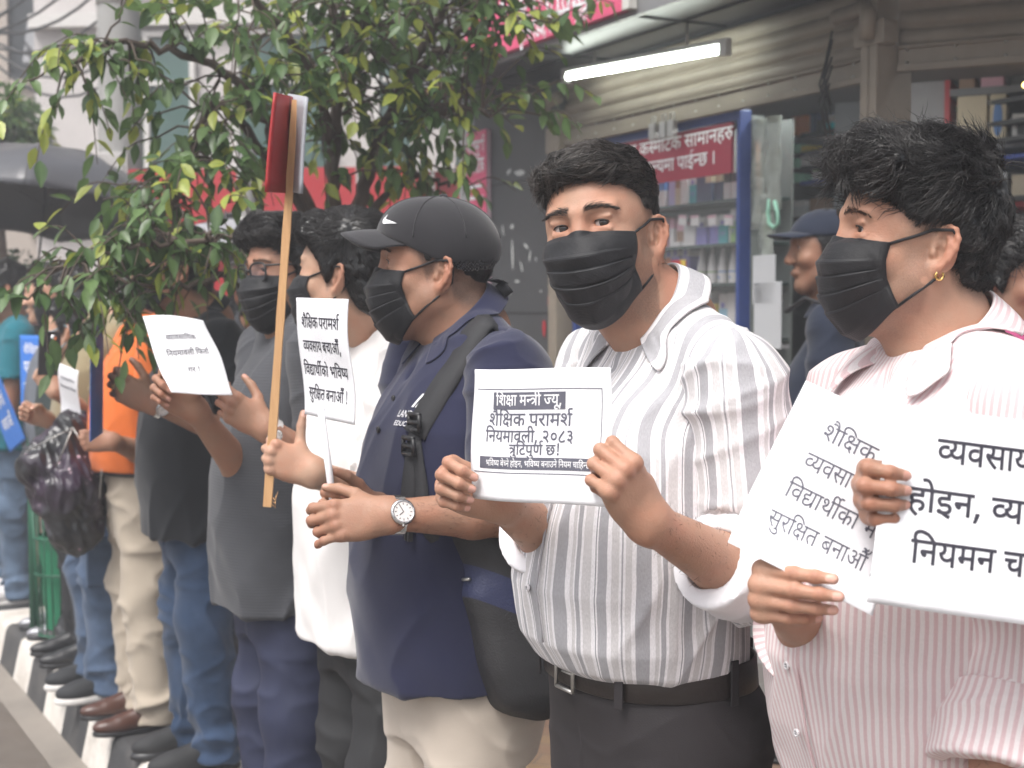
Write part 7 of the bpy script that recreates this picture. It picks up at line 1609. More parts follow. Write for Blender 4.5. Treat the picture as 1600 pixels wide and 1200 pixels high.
def shop():
    # the shop building with its dark pier, soffit and fascia
    root = thing('shop_building', 'shop front with dark soffit, dark panelled pier and open cream shutters', 'building', tuple(fp(0, 0)))
    mb = MB(); slab(mb, 1.50, 2.42, 0, .5, 0, 2.58); sub(root, mb, 'pier', DARKPANEL, bevel=.004)
    for z in (.72, 1.45, 2.12): mb = MB(); slab(mb, 1.50, 2.42, -.003, 0, z, z + .006); sub(root, mb, 'panel_joint', plain('joint_black', (.01, .01, .01), .8))
    mb = MB(); slab(mb, -3.2, 2.45, -.43, .02, 2.60, 2.66); slab(mb, -3.2, 2.45, .04, .5, 2.52, 2.66); sub(root, mb, 'soffit', DARKMETAL)
    mb = MB()
    for t in (-1.6, -.7, .15, 1.0, 1.85): slab(mb, t, t + .008, -.42, .02, 2.592, 2.60)
    slab(mb, -3.2, 2.45, -.20, -.19, 2.592, 2.60); sub(root, mb, 'soffit_joint', MATS[('p', 'joint_black')])
    mb = MB(); slab(mb, -3.2, 2.45, -.46, -.43, 2.58, 4.2); sub(root, mb, 'fascia', plain('grey_cladding', (.22, .22, .225), .4, .2, var=.12, scale=3))
    mb = MB(); slab(mb, 2.40, 2.42, .5, 9, 0, 6); slab(mb, -3.2, 2.42, -.40, 9, 4.2, 9.0); sub(root, mb, 'wall', plain('grey_render', (.30, .29, .28), .8, scale=3, bump=.1))
    mb = MB(); slab(mb, -1.5, 1.50, -.12, .55, .0, .14); sub(root, mb, 'threshold', plain('grey_stone_step', (.25, .245, .24), .55, scale=8, bump=.1), bevel=.006)
    # torn poster scraps on the pier
    rg = random.Random(8); mb = MB(); scr = [(880 - 800, 0)]
    for (px, py, w_, h_, a) in ((795, 270, .045, .02, .3), (812, 272, .10, .030, -.05), (800, 355, .035, .022, .1), (801, 400, .018, .14, .08), (808, 440, .04, .012, 0), (822, 385, .045, .014, -.5), (828, 400, .014, .05, -.2), (786, 360, .014, .05, .3), (815, 418, .012, .05, .4), (797, 458, .012, .012, 0), (845, 455, .012, .012, 0), (838, 405, .012, .02, 0)):
        d = np.array([(px - 800) / FPX, 1, (490 - py) / FPX]); nn = KN; s_ = ((F0 - KN * .0035 - np.array([0, 0, CAM_Z])) @ nn) / (d @ nn); p = np.array([0, 0, CAM_Z]) + d * s_
        pts = []; m_ = 9
        for i in range(m_):
            b = 2 * math.pi * i / m_; r = rg.uniform(.75, 1.2); x, z = math.cos(b) * w_ * r * .6, math.sin(b) * h_ * r * .6; pts.append(p - KD * (x * math.cos(a) - z * math.sin(a)) + UP * (x * math.sin(a) + z * math.cos(a)))
        mb.add(pts, [tuple(range(m_))])
    sub(root, mb, 'poster_scrap', plain('torn_paper', (.46, .47, .46), .8, var=.2), solid=.001, offset=0)['kind'] = 'stuff'
    mb = MB()
    for (px, py, w_, h_) in ((850, 512, .03, .085), (857, 470, .014, .07)):
        d = np.array([(px - 800) / FPX, 1, (490 - py) / FPX]); s_ = ((F0 - KN * .0055 - np.array([0, 0, CAM_Z])) @ KN) / (d @ KN); p = np.array([0, 0, CAM_Z]) + d * s_
        mb.add([p - KD * math.cos(b) * w_ * .5 + UP * math.sin(b) * h_ * .5 * (1 + .2 * math.sin(3 * b)) for b in np.linspace(0, 5.6, 9)], [tuple(range(9))])
    sub(root, mb, 'poster_scrap', plain('torn_red_paper', (.42, .02, .03), .7), solid=.001, offset=0)
    # cream posts
    mb = MB(); slab(mb, 1.42, 1.50, -.05, .05, .14, 2.42); slab(mb, 1.39, 1.52, -.055, .055, 2.22, 2.34); sub(root, mb, 'shutter_post', CREAM, bevel=.006)
    mb = MB(); slab(mb, -.81, -.73, -.06, .10, .14, 2.55); slab(mb, -.85, -.70, -.065, .0, 2.36, 2.44); slab(mb, -.775, -.768, -.066, -.06, .14, 2.36); sub(root, mb, 'shutter_post', CREAM, bevel=.006)
    mb = MB(); mb.tube([fp(-.78, -.075, 2.38), fp(-.80, -.09, 2.46), fp(-.76, -.06, 2.49), fp(-.60, -.06, 2.485)], .028, 10); sub(root, mb, 'conduit', CREAM); mb = MB(); mb.tube([fp(1.46, -.08, 2.36), fp(1.47, -.08, 2.45), fp(1.36, -.07, 2.47)], .03, 10); sub(root, mb, 'conduit', CREAM)
    mb = MB(); rg = random.Random(4)
    for k in range(7): mb.tube([fp(-.60 + .02 * rg.random(), -.07, 2.44 - .03 * k), fp(-.57 + .03 * rg.random(), -.085, 2.30 - .02 * k), fp(-.60 + .02 * rg.random(), -.07, 2.18 - .03 * k)], .004, 5)
    sub(root, mb, 'cable', MATS[('p', 'joint_black')])
    shutter(root, -.73, 1.42, .01, 2.25, 2.54)
    # padlock hasps hanging from the rail
    mb = MB()
    for t in (.50, .58, .44): mb.box(fp(t, -.045, 2.22 + .02 * (t - .5)), (.022, .012, .035), KM); mb.tube([fp(t - .014, -.045, 2.255), fp(t - .014, -.045, 2.285), fp(t + .014, -.045, 2.285), fp(t + .014, -.045, 2.255)], .004, 6)
    sub(root, mb, 'padlock', STEEL_DULL, bevel=.004)
    # second opening, turned towards us
    D2 = nrm((-.889, .459, 0)); O2 = fp(-.80, .02)
    shutter(root, -1.75, -.02, .01, 2.27, 2.56, D2, O2)
    # interior
    dk = plain('shop_interior', (.16, .155, .15), .8)
    mb = MB(); slab(mb, -3.2, 1.50, 2.2, 2.25, 0, 2.6); slab(mb, -3.2, 1.50, .5, 2.2, 2.42, 2.44); slab(mb, 1.45, 1.50, .1, 2.2, 0, 2.5); sub(root, mb, 'interior_wall', dk)
    # tube light under the soffit
    a, b = at(885, 125, 6.55), at(1127, 82, 5.36)
    # put it on the line n = -.16 in front of the shutter
    tl = thing('tube_light', 'long bright white tube light hanging under the shop soffit', 'lamp', tuple((a + b) / 2))
    def online(px, py, n_):
        d = np.array([(px - 800) / FPX, 1, (490 - py) / FPX]); s_ = ((F0 + KN * n_ - np.array([0, 0, CAM_Z])) @ KN) / (d @ KN); return np.array([0, 0, CAM_Z]) + d * s_
    a, b = online(886, 124, -.16), online(1126, 82, -.16); ax = nrm(b - a)
    em = NT('lit_tube'); em = em.set(color=(.9, .95, .9), emit=(.92, 1, .90), estr=10.0)
    mb = MB(); mb.tube([a, b], .016, 14); sub(tl, mb, 'tube', em)
    mb = MB(); c = (a + b) / 2 + UP * .030; M = np.stack([ax, nrm(np.cross(UP, ax)), np.cross(ax, nrm(np.cross(UP, ax)))], 1); mb.box(c, (np.linalg.norm(b - a) / 2 + .04, .014, .010), M); 
    for p in (a, b): mb.box(p + (p - (a + b) / 2) * .025, (.022, .016, .026), M)
    sub(tl, mb, 'batten', plain('white_enamel', (.55, .55, .53), .4), bevel=.004)
    mb = MB()
    for p in (a * .8 + b * .2, a * .2 + b * .8): mb.tube([p + UP * .036, np.array([p[0], p[1], 2.60])], .005, 6)
    sub(tl, mb, 'hanger', STEEL_DULL)
    return root, online

def banner(name, label, t0, t1, n_, z0, z1, color, lines, extra=None, cat='banner', mat=None):
    root = thing(name, label, cat, tuple(fp((t0 + t1) / 2, n_, z0)))
    mb = MB(); slab(mb, t0, t1, n_, n_ + .03, z0, z1); sub(root, mb, 'panel', mat or plain(name + '_' + label.split()[0], color, .5, var=.08, scale=4))
    for s, t, z, size, w_ in lines: text_on('lettering', root, s, fp(t, n_, z), -KD, UP, size, WHITEINK, width=w_, bold=size * .02)
    return root
# ---------------------------------------------------------------- what stands in the shops
def ray_plane(px, py, O, Nn):
    d = np.array([(px - 800) / FPX, 1, (490 - py) / FPX]); C = np.array([0, 0, CAM_Z]); return C + d * (((O - C) @ Nn) / (d @ Nn))
CN = {'white': (.62, .60, .60), 'lavender': (.42, .38, .60), 'violet': (.22, .20, .48), 'teal': (.06, .34, .38), 'orange': (.62, .20, .06), 'cream': (.58, .50, .36), 'navy': (.05, .07, .14), 'brown': (.28, .17, .11), 'pink': (.60, .34, .42), 'green': (.22, .38, .12), 'blue': (.10, .22, .50), 'pale blue': (.30, .52, .68), 'beige': (.48, .40, .30), 'silver': (.50, .51, .53), 'dark': (.05, .05, .055), 'red': (.42, .03, .04), 'mint': (.28, .55, .42), 'yellow': (.62, .48, .08), 'cyan': (.05, .60, .66), 'grey': (.25, .25, .26)}
def cmat(c): return plain('carton_' + c.replace(' ', '_'), CN[c], .5, var=.06, scale=8)
ORD = ['first', 'second', 'third', 'fourth', 'fifth', 'sixth', 'seventh', 'eighth', 'ninth', 'tenth', 'eleventh', 'twelfth']
def carton(label, c, w_, d_, h_, M, body, band=None, top=True, frac=.35, name='product_box', cat='box', group='goods on the shop shelves', mark=None):
    """c: centre of the base"""
    r = thing(name, label, cat, tuple(c), group); hb = h_ * (1 - frac) if band else h_
    z0 = 0 if top else h_ - hb
    mb = MB(); mb.box(c + UP * (z0 + hb / 2), (w_ / 2, d_ / 2, hb / 2), M); sub(r, mb, 'carton', cmat(body), bevel=.0015)
    if band:
        z1 = hb if top else 0; mb = MB(); mb.box(c + UP * (z1 + (h_ - hb) / 2), (w_ / 2 - .0005, d_ / 2 - .0005, (h_ - hb) / 2), M); sub(r, mb, 'label_band', cmat(band), bevel=.0015)
    if mark:
        mb = MB(); N = -M[:, 1]; mb.box(c + N * (d_ / 2 + .001) + UP * h_ * .74, (w_ * .22, .001, h_ * .06), M); mb.box(c + N * (d_ / 2 + .001) + UP * h_ * .40, (w_ * .30, .001, h_ * .02), M); mb.box(c + N * (d_ / 2 + .001) + UP * h_ * .32, (w_ * .24, .001, h_ * .012), M)
        sub(r, mb, 'print', cmat(mark))
    return r
def showcase():
    n0 = .22; O = fp(0, n0); M = np.stack([-KD, KN, UP], 1)
    q = lambda px, py, n=n0: ray_plane(px, py, fp(0, n), KN)
    def tz(px, py, n=n0): p = q(px, py, n) - F0; return p @ KD, p[2]
    root = thing('glass_showcase', 'glass shop window case with blue frame and shelves full of small boxes', 'showcase', tuple(fp(.6, n0)))
    tR = tz(1160, 400, .06)[0]; tL = 1.40
    blue = plain('blue_frame_paint', (.035, .065, .23), .45, var=.2)
    mb = MB(); slab(mb, tR - .010, tR + .010, .03, .09, .14, 2.26); slab(mb, tL - .03, tL, .03, .09, .14, 2.26); slab(mb, tR + .013, tL - .03, .03, .09, 2.22, 2.26); slab(mb, tR + .013, tL - .03, .03, .09, .14, .45); sub(root, mb, 'frame', blue, bevel=.004)
    mb = MB(); slab(mb, tR, tL, .30, .31, .14, 2.24); slab(mb, tR - .01, tR + .01, .09, .15, .14, 2.24); sub(root, mb, 'back_panel', plain('case_back', (.20, .22, .21), .6))
    refs = [('top', 322, 1090), ('second', 384, 1120), ('third', 444, 1120), ('lower', 526, 1110), ('bottom', 600, 1110)]
    gl = plain('shelf_glass_edge', (.05, .075, .07), .25)
    zs = {}
    for nm, py, px in refs:
        t, z = tz(px, py); zs[nm] = z; mb = MB(); slab(mb, tR + .01, tL - .03, .12, .298, z - .012, z); sub(root, mb, 'shelf', gl)
    rows = {'top': [(1000, 1020, 40, 'cream', 'brown'), (1022, 1033, 30, 'white', None), (1034, 1044, 38, 'white', 'blue'), (1047, 1057, 42, 'lavender', None), (1058, 1065, 40, 'beige', 'brown'), (1067, 1077, 42, 'white', None), (1078, 1088, 44, 'teal', 'white'), (1090, 1104, 46, 'navy', None), (1106, 1116, 44, 'navy', 'cream'), (1118, 1128, 44, 'navy', 'cream'), (1130, 1140, 40, 'white', 'dark'), (1142, 1151, 40, 'white', 'dark')],
            'second': [(1002, 1020, 40, 'violet', 'white'), (1024, 1038, 44, 'beige', 'orange'), (1040, 1046, 42, 'pink', None), (1048, 1055, 42, 'white', 'pink'), (1057, 1071, 36, 'brown', 'pink'), (1073, 1090, 30, 'white', None), (1092, 1106, 40, 'violet', 'white'), (1108, 1122, 40, 'violet', 'white'), (1124, 1137, 42, 'teal', 'white'), (1139, 1146, 36, 'white', 'green'), (1147, 1155, 48, 'green', 'white')],
            'third': [(1000, 1022, 44, 'cream', 'brown'), (1026, 1036, 36, 'beige', 'orange'), (1039, 1052, 58, 'orange', 'white'), (1054, 1067, 60, 'violet', 'white'), (1069, 1082, 60, 'violet', 'white')],
            'lower': [(1005, 1024, 44, 'beige', None), (1028, 1040, 38, 'cream', 'green'), (1044, 1060, 50, 'white', 'blue'), (1064, 1080, 44, 'beige', 'brown'), (1083, 1102, 40, 'cream', 'beige'), (1104, 1114, 62, 'silver', 'white'), (1116, 1126, 46, 'silver', 'yellow'), (1129, 1141, 60, 'pale blue', 'white'), (1143, 1155, 62, 'white', None)],
            'bottom': [(1040, 1062, 40, 'white', 'pink'), (1066, 1088, 44, 'beige', None), (1092, 1112, 40, 'silver', None), (1116, 1134, 44, 'white', 'blue'), (1137, 1154, 40, 'cream', None)]}
    rg = random.Random(6)
    for nm, items in rows.items():
        pyc = [r for r in refs if r[0] == nm][0][1]
        for i, (x0, x1, hp, a, b) in enumerate(items):
            t0, _ = tz(x0, pyc); t1, _ = tz(x1, pyc); t = (t0 + t1) / 2; p = fp(t, n0 + .022 + rg.uniform(-.012, .012), zs[nm]); h_ = hp * 1.12 / FPX * p[1]
            Mr = M @ rotz(rg.uniform(-.06, .06)); wd = abs(t1 - t0) * 1.0
            carton('%s box, %s from left on the %s showcase shelf' % (a if not b else '%s and %s' % (a, b), ORD[i], nm), p, wd, .07, h_, Mr, a, b, True, .34, mark='violet' if (b == 'white') else None)
    # white nozzle bottles on the third shelf
    for i, (x, c) in enumerate(((1097, 'green'), (1113, 'green'), (1129, 'blue'), (1146, 'blue'))):
        t, _ = tz(x, 444); p = fp(t, n0 + .0, zs['third']); s_ = p[1] / FPX
        r = thing('bottle', 'white tapering bottle with %s print on the third shelf, %s of four' % (c, ORD[i]), 'bottle', tuple(p), 'white tapering bottles in the showcase')
        mb = MB(); mb.lathe(p, [(.0001, 0), (8.2 * s_, 0), (8.4 * s_, 3 * s_), (8.0 * s_, 26 * s_), (5.2 * s_, 42 * s_), (3.6 * s_, 50 * s_), (3.0 * s_, 51 * s_)], 18); sub(r, mb, 'bottle_body', cmat('white'))
        mb = MB(); mb.lathe(p, [(3.3 * s_, 51 * s_), (3.2 * s_, 58 * s_), (1.2 * s_, 62 * s_), (.0001, 62 * s_)], 14); sub(r, mb, 'cap', cmat('white'))
        mb = MB(); mb.lathe(p, [(8.25 * s_, 18 * s_), (8.2 * s_, 20 * s_)], 18); mb.box(p - KN * 8.3 * s_ + UP * 10 * s_, (3 * s_, .4 * s_, 1 * s_), M @ roty(.6)); sub(r, mb, 'print', cmat(c))
    # hanging flat packets above the violet boxes
    for i, x in enumerate((1066, 1085, 1112, 1138)):
        t, z = tz(x, 345, .16); p = fp(t, .16, z); r = thing('packet', 'clear packet with pink edging hanging in the showcase, %s from left' % ORD[i], 'packet', tuple(p)); Mm = M @ roty(rg.uniform(-.2, .2))
        mb = MB(); mb.box(p, (.030, .004, .022), Mm); sub(r, mb, 'pouch', cmat('white'), bevel=.002)
        mb = MB(); mb.box(p + Mm @ np.array([0, -.005, .016]), (.029, .001, .005), Mm); sub(r, mb, 'header_strip', cmat('pink'))
    # maroon shop sign in the top of the window
    t0, z1 = tz(1156, 193, .05); t1, _ = tz(930, 230, .05); z0 = tz(1150, 272, .05)[1]
    r = thing('shop_sign', 'maroon sign with two lines of white writing in the showcase window', 'sign', tuple(fp((t0 + t1) / 2, .03, z0)))
    mb = MB(); slab(mb, t0 + .02, t1, .015, .028, z0, min(z1, 2.24)); sub(r, mb, 'panel', plain('maroon_vinyl', (.30, .020, .045), .45, var=.06))
    h_ = 2.24 - z0
    tl, zl = tz(962, 240, .015); tr, _ = tz(1152, 212, .015)
    text_on('lettering', r, 'यहा कस्मेटिक सामानहरु', fp((tl + tr) / 2, .015, z0 + h_ * .58), -KD, UP, .052, WHITEINK, width=abs(tl - tr) * .92, bold=.0008)
    tl, zl = tz(1002, 268, .015); tr, _ = tz(1122, 250, .015)
    text_on('lettering', r, 'मूल्यमा पाईन्छ ।', fp((tl + tr) / 2, .015, z0 + h_ * .20), -KD, UP, .052, WHITEINK, width=abs(tl - tr) * .92, bold=.0008)
    # red starburst poster on the glass
    p = q(1060, 450, .02); r = thing('poster', 'small red and yellow poster with white starburst on the showcase glass', 'poster', tuple(p)); w_, h_ = .105, .235
    mb = MB(); mb.box(p, (w_ / 2, .002, h_ / 2), M); sub(r, mb, 'sheet', cmat('red'))
    mb = MB(); mb.add([p - KN * .0025 - KD * (w_ * .5) + UP * h_ * .5, p - KN * .0025 - KD * (w_ * .5) + UP * h_ * .12, p - KN * .0025 - KD * w_ * .12 + UP * h_ * .5], [(0, 1, 2)]); mb.box(p - KN * .0035 - UP * h_ * .16, (w_ * .30, .001, h_ * .04), M); mb.box(p - KN * .0035 + UP * h_ * .40 + KD * .01, (w_ * .22, .001, h_ * .02), M)
    for k in range(7): a = R(20 + k * 24); mb.box(p - KN * .0032 + UP * (h_ * .10 + math.sin(a) * .044) - KD * math.cos(a) * .044, (.002, .001, .007), M @ roty(math.pi / 2 - a))
    sub(r, mb, 'yellow_print', cmat('yellow'))
    mb = MB(); mb.add([p - KN * .004 - KD * (.034 if k % 2 else .023) * math.cos(k * math.pi / 11) + UP * (h_ * .10 + (.034 if k % 2 else .023) * math.sin(k * math.pi / 11)) for k in range(22)], [tuple(range(22))]); sub(r, mb, 'starburst', cmat('white'))
    # glazing
    g = NT('window_glass'); gm = g.set(color=(.95, .97, .97), rough=.02, spec=.5, alpha=.035); mb = MB(); slab(mb, tR + .02, tL - .03, .055, .059, .45, 2.20); sub(root, mb, 'pane', gm)
    for nm_, o_, t0_, t1_, n__, z_, e_ in (('case_lamp', 'thin lit strip lamp inside the top of the showcase', tR + .36, 1.36, .15, 2.215, 8.), ('added_fill_strip', 'added fill light strip, unseen under the shop ceiling behind the showcase', -.55, .45, .22, 2.415, 30.)):  # the ceiling strip is added to brighten the shelves, hidden by the shutter
        lp = thing(nm_, o_, 'lamp', tuple(fp((t0_ + t1_) / 2, n__, z_))); em = NT('lit_strip'); em = em.set(color=(.9, .95, .95), emit=(.95, 1, .97), estr=e_); mb = MB(); slab(mb, t0_, t1_, n__, n__ + .03, z_ - .008, z_); sub(lp, mb, 'diffuser', em); mb = MB(); slab(mb, t0_, t1_, n__ - .004, n__ + .034, z_, z_ + .014); sub(lp, mb, 'housing', cmat('white'))
    # hanging plastic sleeves and a pale rope loop right of the frame
    for i, (x, yt, yb, c) in enumerate(((1182, 190, 360, 'grey'), (1205, 185, 330, 'silver'), (1196, 305, 420, 'grey'))):
        a, b = q(x, yt, .10), q(x, yb, .10); r = thing('hanging_packet', 'long clear plastic sleeve hanging beside the blue frame, %s of three' % ORD[i], 'packet', tuple(b))
        pm = NT('clear_sleeve'); pm.bump(pm.noise(20, 4), .8, .02); pmm = pm.set(color=(.40, .43, .39), rough=.15, alpha=.55, spec=.8)
        G = []; 
        for k in range(9):
            u = k / 8; G.append([a * (1 - j / 10) + b * (j / 10) - KD * (u - .5) * .10 - KN * (.018 * math.sin(u * math.pi) + .006 * math.sin(j * 1.3 + u * 5)) for j in range(11)])
        mb = MB(); mb.grid(np.array(G)); sub(r, mb, 'sleeve_film', pmm, solid=.001, offset=0)
        mb = MB(); mb.tube([a * .8 + b * .2 + KD * .01, a * .5 + b * .5, a * .15 + b * .85 - KD * .01], .010, 8); sub(r, mb, 'contents', cmat(['orange', 'dark', 'green'][i]))
    c = q(1208, 345, .08); r = thing('rope_loop', 'pale rope loop hanging beside the showcase frame', 'rope', tuple(c)); mb = MB()
    mb.tube([q(x, y, .08) for x, y in ((1200, 312), (1198, 335), (1200, 350), (1208, 357), (1214, 350), (1213, 335), (1208, 315))], .008, 8); sub(r, mb, 'rope', cmat('mint'))
    # cards standing on the counter right of the frame (blank)
    for i, (x, yb, w_, h_) in enumerate(((1193, 475, .14, .19), (1199, 545, .17, .26))):
        p = q(x, yb, .05); r = thing('display_card', ['upper', 'lower'][i] + ' pale blank card standing behind the blue frame', 'card', tuple(p)); mb = MB(); mb.box(p + UP * h_ / 2, (w_ / 2, .003, h_ / 2), M); sub(r, mb, 'card_sheet', cmat('silver'), bevel=.002)
        mb = MB(); mb.box(p + UP * .01 + KN * .02, (w_ / 2, .02, .008), M); sub(r, mb, 'card_foot', cmat('grey'))
    return root
def interiors():
    M = np.stack([-KD, KN, UP], 1); n_ = 1.1
    q = lambda px, py, n=n_: ray_plane(px, py, fp(0, n), KN)
    root = thing('shop_shelving', 'dark shelving with a blue edge strip inside the cosmetics shop', 'shelf', tuple(fp(-.6, n_)))
    dk, bl = plain('shelf_dark', (.035, .035, .038), .5), plain('shelf_blue_edge', (.03, .06, .30), .4)
    tz = lambda px, py, n=n_: (((q(px, py, n) - F0) @ KD), q(px, py, n)[2])
    lv = [('upper', 176), ('orange box', 214), ('middle', 242), ('mint', 264), ('blue edged', 287), ('low', 340)]
    for nm, py in lv:
        z = tz(1240, py)[1]; mb = MB(); slab(mb, -.70, 1.0, n_ - .02, n_ + .4, z - .018, z); sub(root, mb, 'shelf_board', bl if nm == 'blue edged' else dk)
    mb = MB(); slab(mb, -.70, 1.0, n_ + .4, n_ + .42, 0, 2.6); sub(root, mb, 'back_board', dk)
    mb = MB()
    for px in (1222, 1345): t = tz(px, 240)[0]; slab(mb, t - .012, t + .012, n_ - .02, n_ + .4, 0, 2.6)
    sub(root, mb, 'upright', dk)
    its = [(1229, 1240, 214, 30, 'orange', None, 'orange carton, left of the pair on the shop shelf'), (1241, 1252, 214, 30, 'orange', None, 'orange carton, right of the pair on the shop shelf'), (1258, 1266, 214, 34, 'navy', None, 'navy carton beside the orange pair'), (1268, 1278, 214, 36, 'dark', 'navy', 'dark carton with navy band on the shop shelf'), (1283, 1300, 214, 30, 'cyan', 'white', 'bright cyan carton with pale band on the shop shelf'), (1270, 1304, 176, 18, 'cyan', None, 'bright cyan carton lying on the upper shop shelf'), (1312, 1330, 214, 55, 'pink', 'white', 'pink and white carton near the cream post'), (1332, 1344, 214, 50, 'grey', 'white', 'grey and white carton against the cream post'),
           (1228, 1239, 242, 14, 'mint', None, 'mint green pack, left one on the middle shop shelf'), (1228, 1239, 264, 14, 'mint', None, 'mint green pack, left one under the middle shop shelf'), (1228, 1239, 287, 14, 'mint', None, 'mint green pack, left one above the blue edge'), (1241, 1250, 287, 14, 'mint', None, 'mint green pack, right one above the blue edge'), (1244, 1256, 264, 34, 'white', 'yellow', 'yellow topped white bottle box among the mint packs'), (1262, 1274, 287, 26, 'white', 'green', 'white and green carton right of the mint packs'), (1280, 1296, 287, 24, 'dark', None, 'dark carton on the blue edged shelf'), (1230, 1252, 340, 24, 'silver', 'white', 'silver and white pack on the low shop shelf'), (1258, 1280, 340, 28, 'brown', None, 'brown carton on the low shop shelf')]
    for x0, x1, py, hp, a, b, lab in its:
        t0, z = tz(x0, py); t1, _ = tz(x1, py); p = fp((t0 + t1) / 2, n_ + .06, z); carton(lab, p, abs(t1 - t0) * .94, .09, hp / FPX * p[1], M, a, b)
    # second shop: back shelves facing us
    D2 = nrm((-.889, .459, 0)); N2 = np.array([D2[1], -D2[0], 0]); O2 = fp(-.80, .02); M2 = np.stack([-D2, N2, UP], 1); nn = 1.2
    q2 = lambda px, py, n=nn: ray_plane(px, py, O2 + N2 * n, N2)
    root2 = thing('phone_shop_shelving', 'grey shelving with red edge strips behind the right shop opening', 'shelf', tuple(q2(1520, 500)))
    def sl(mb, px0, px1, z0, z1, n0, n1): a, b = q2(px0, 300, n0), q2(px1, 300, n0); c = (a + b) / 2; c = c + N2 * (n1 - n0) / 2; c[2] = (z0 + z1) / 2; mb.box(c, (np.linalg.norm(a - b) / 2, (n1 - n0) / 2, (z1 - z0) / 2), M2)
    zz = lambda py: q2(1540, py)[2]
    grey = plain('grey_laminate', (.16, .165, .175), .5, var=.06)
    mb = MB(); sl(mb, 1300, 1900, 0, 2.7, nn + .42, nn + .45); sub(root2, mb, 'back_board', grey)
    mb = MB(); sl(mb, 1405, 1470, 0, 2.65, nn, nn + .4); sub(root2, mb, 'side_panel', plain('pale_grey_panel', (.26, .25, .26), .5))
    mb = MB(); sl(mb, 1470, 1478, 1.4, 2.65, nn - .01, nn + .4); sl(mb, 1478, 1900, zz(318) - .02, zz(318), nn - .01, nn + .4); sub(root2, mb, 'red_trim', cmat('red'))
    mb = MB(); sl(mb, 1478, 1900, zz(140) - .03, zz(140), nn - .02, nn + .4); sl(mb, 1478, 1900, zz(227) - .02, zz(227), nn, nn + .4); sl(mb, 1420, 1900, 0, zz(390), nn - .05, nn + .4); sub(root2, mb, 'shelf_board', grey)
    lp = thing('added_fill_strip', 'added fill light strip, unseen behind the shutter of the right shop', 'lamp', tuple(q2(1560, 60, .12))); em = NT('added_fill_glow'); em = em.set(color=(.9, .95, 1), emit=(.85, .93, 1), estr=8.); mb = MB(); sl(mb, 1485, 1700, 2.50, 2.512, .12, .15); sub(lp, mb, 'diffuser', em)  # added fill light for this shop's goods, out of sight above the opening
    for x0, x1, py, hp, a, b, lab, mk in ((1492, 1540, 227, 78, 'cream', None, 'large cream carton on the right shop shelf', None), (1543, 1569, 227, 76, 'cream', None, 'cream carton with a dark blue oval, right shop shelf', 'oval'), (1577, 1625, 227, 44, 'white', None, 'white carton printed with black earbuds, right shop shelf', 'ear'), (1495, 1520, 140, 30, 'brown', 'dark', 'brown carton on the top right shelf', None), (1528, 1565, 140, 28, 'pink', 'dark', 'dull pink carton on the top right shelf', None), (1575, 1605, 140, 30, 'dark', 'yellow', 'dark carton with yellow band on the top right shelf', None), (1552, 1572, 318, 46, 'silver', None, 'narrow silver carton above the red trim', None), (1578, 1615, 318, 42, 'beige', None, 'wide beige carton above the red trim', None)):
        a0, b0 = q2(x0, py, nn + .05), q2(x1, py, nn + .05); p = (a0 + b0) / 2; p[2] = zz(py); r = carton(lab, p, np.linalg.norm(a0 - b0) * .95, .10, hp / FPX * p[1], M2, a, b)
        h_ = hp / FPX * p[1]; w_ = np.linalg.norm(a0 - b0)
        if mk == 'oval':
            mb = MB(); mb.add([p - N2 * .0515 + UP * (h_ * .5 + math.sin(k * .3142) * h_ * .36) - D2 * math.cos(k * .3142) * w_ * .28 for k in range(20)], [tuple(range(20))]); sub(r, mb, 'print', cmat('blue'), solid=.001)
        if mk == 'ear':
            mb = MB()
            for e in (-.18, .1): mb.box(p - N2 * .052 + UP * h_ * .45 - D2 * e * w_, (.016, .002, .022), M2); mb.tube([p - N2 * .052 + UP * h_ * .68 - D2 * (e - .02) * w_, p - N2 * .052 + UP * h_ * .8 - D2 * (e - .02) * w_], .006, 6)
            sub(r, mb, 'print', cmat('dark'), bevel=.003)
    # right-hand shop back wall and a warm small lamp
    lp = thing('ceiling_lamp', 'small warm lamp high in the right shop', 'lamp', tuple(q2(1597, 136, .9))); em = NT('warm_bulb'); em = em.set(color=(1, .8, .4), emit=(1, .62, .2), estr=6.); mb = MB(); mb.lathe(q2(1597, 136, .9), [(.0001, .012), (.012, .008), (.018, 0), (.012, -.01), (.0001, -.012)], 12); sub(lp, mb, 'bulb', em)
    mb = MB(); mb.tube([q2(1597, 136, .9) + UP * .01, q2(1597, 136, .9) + UP * .2], .008, 6); sub(lp, mb, 'stem', STEEL_DULL)
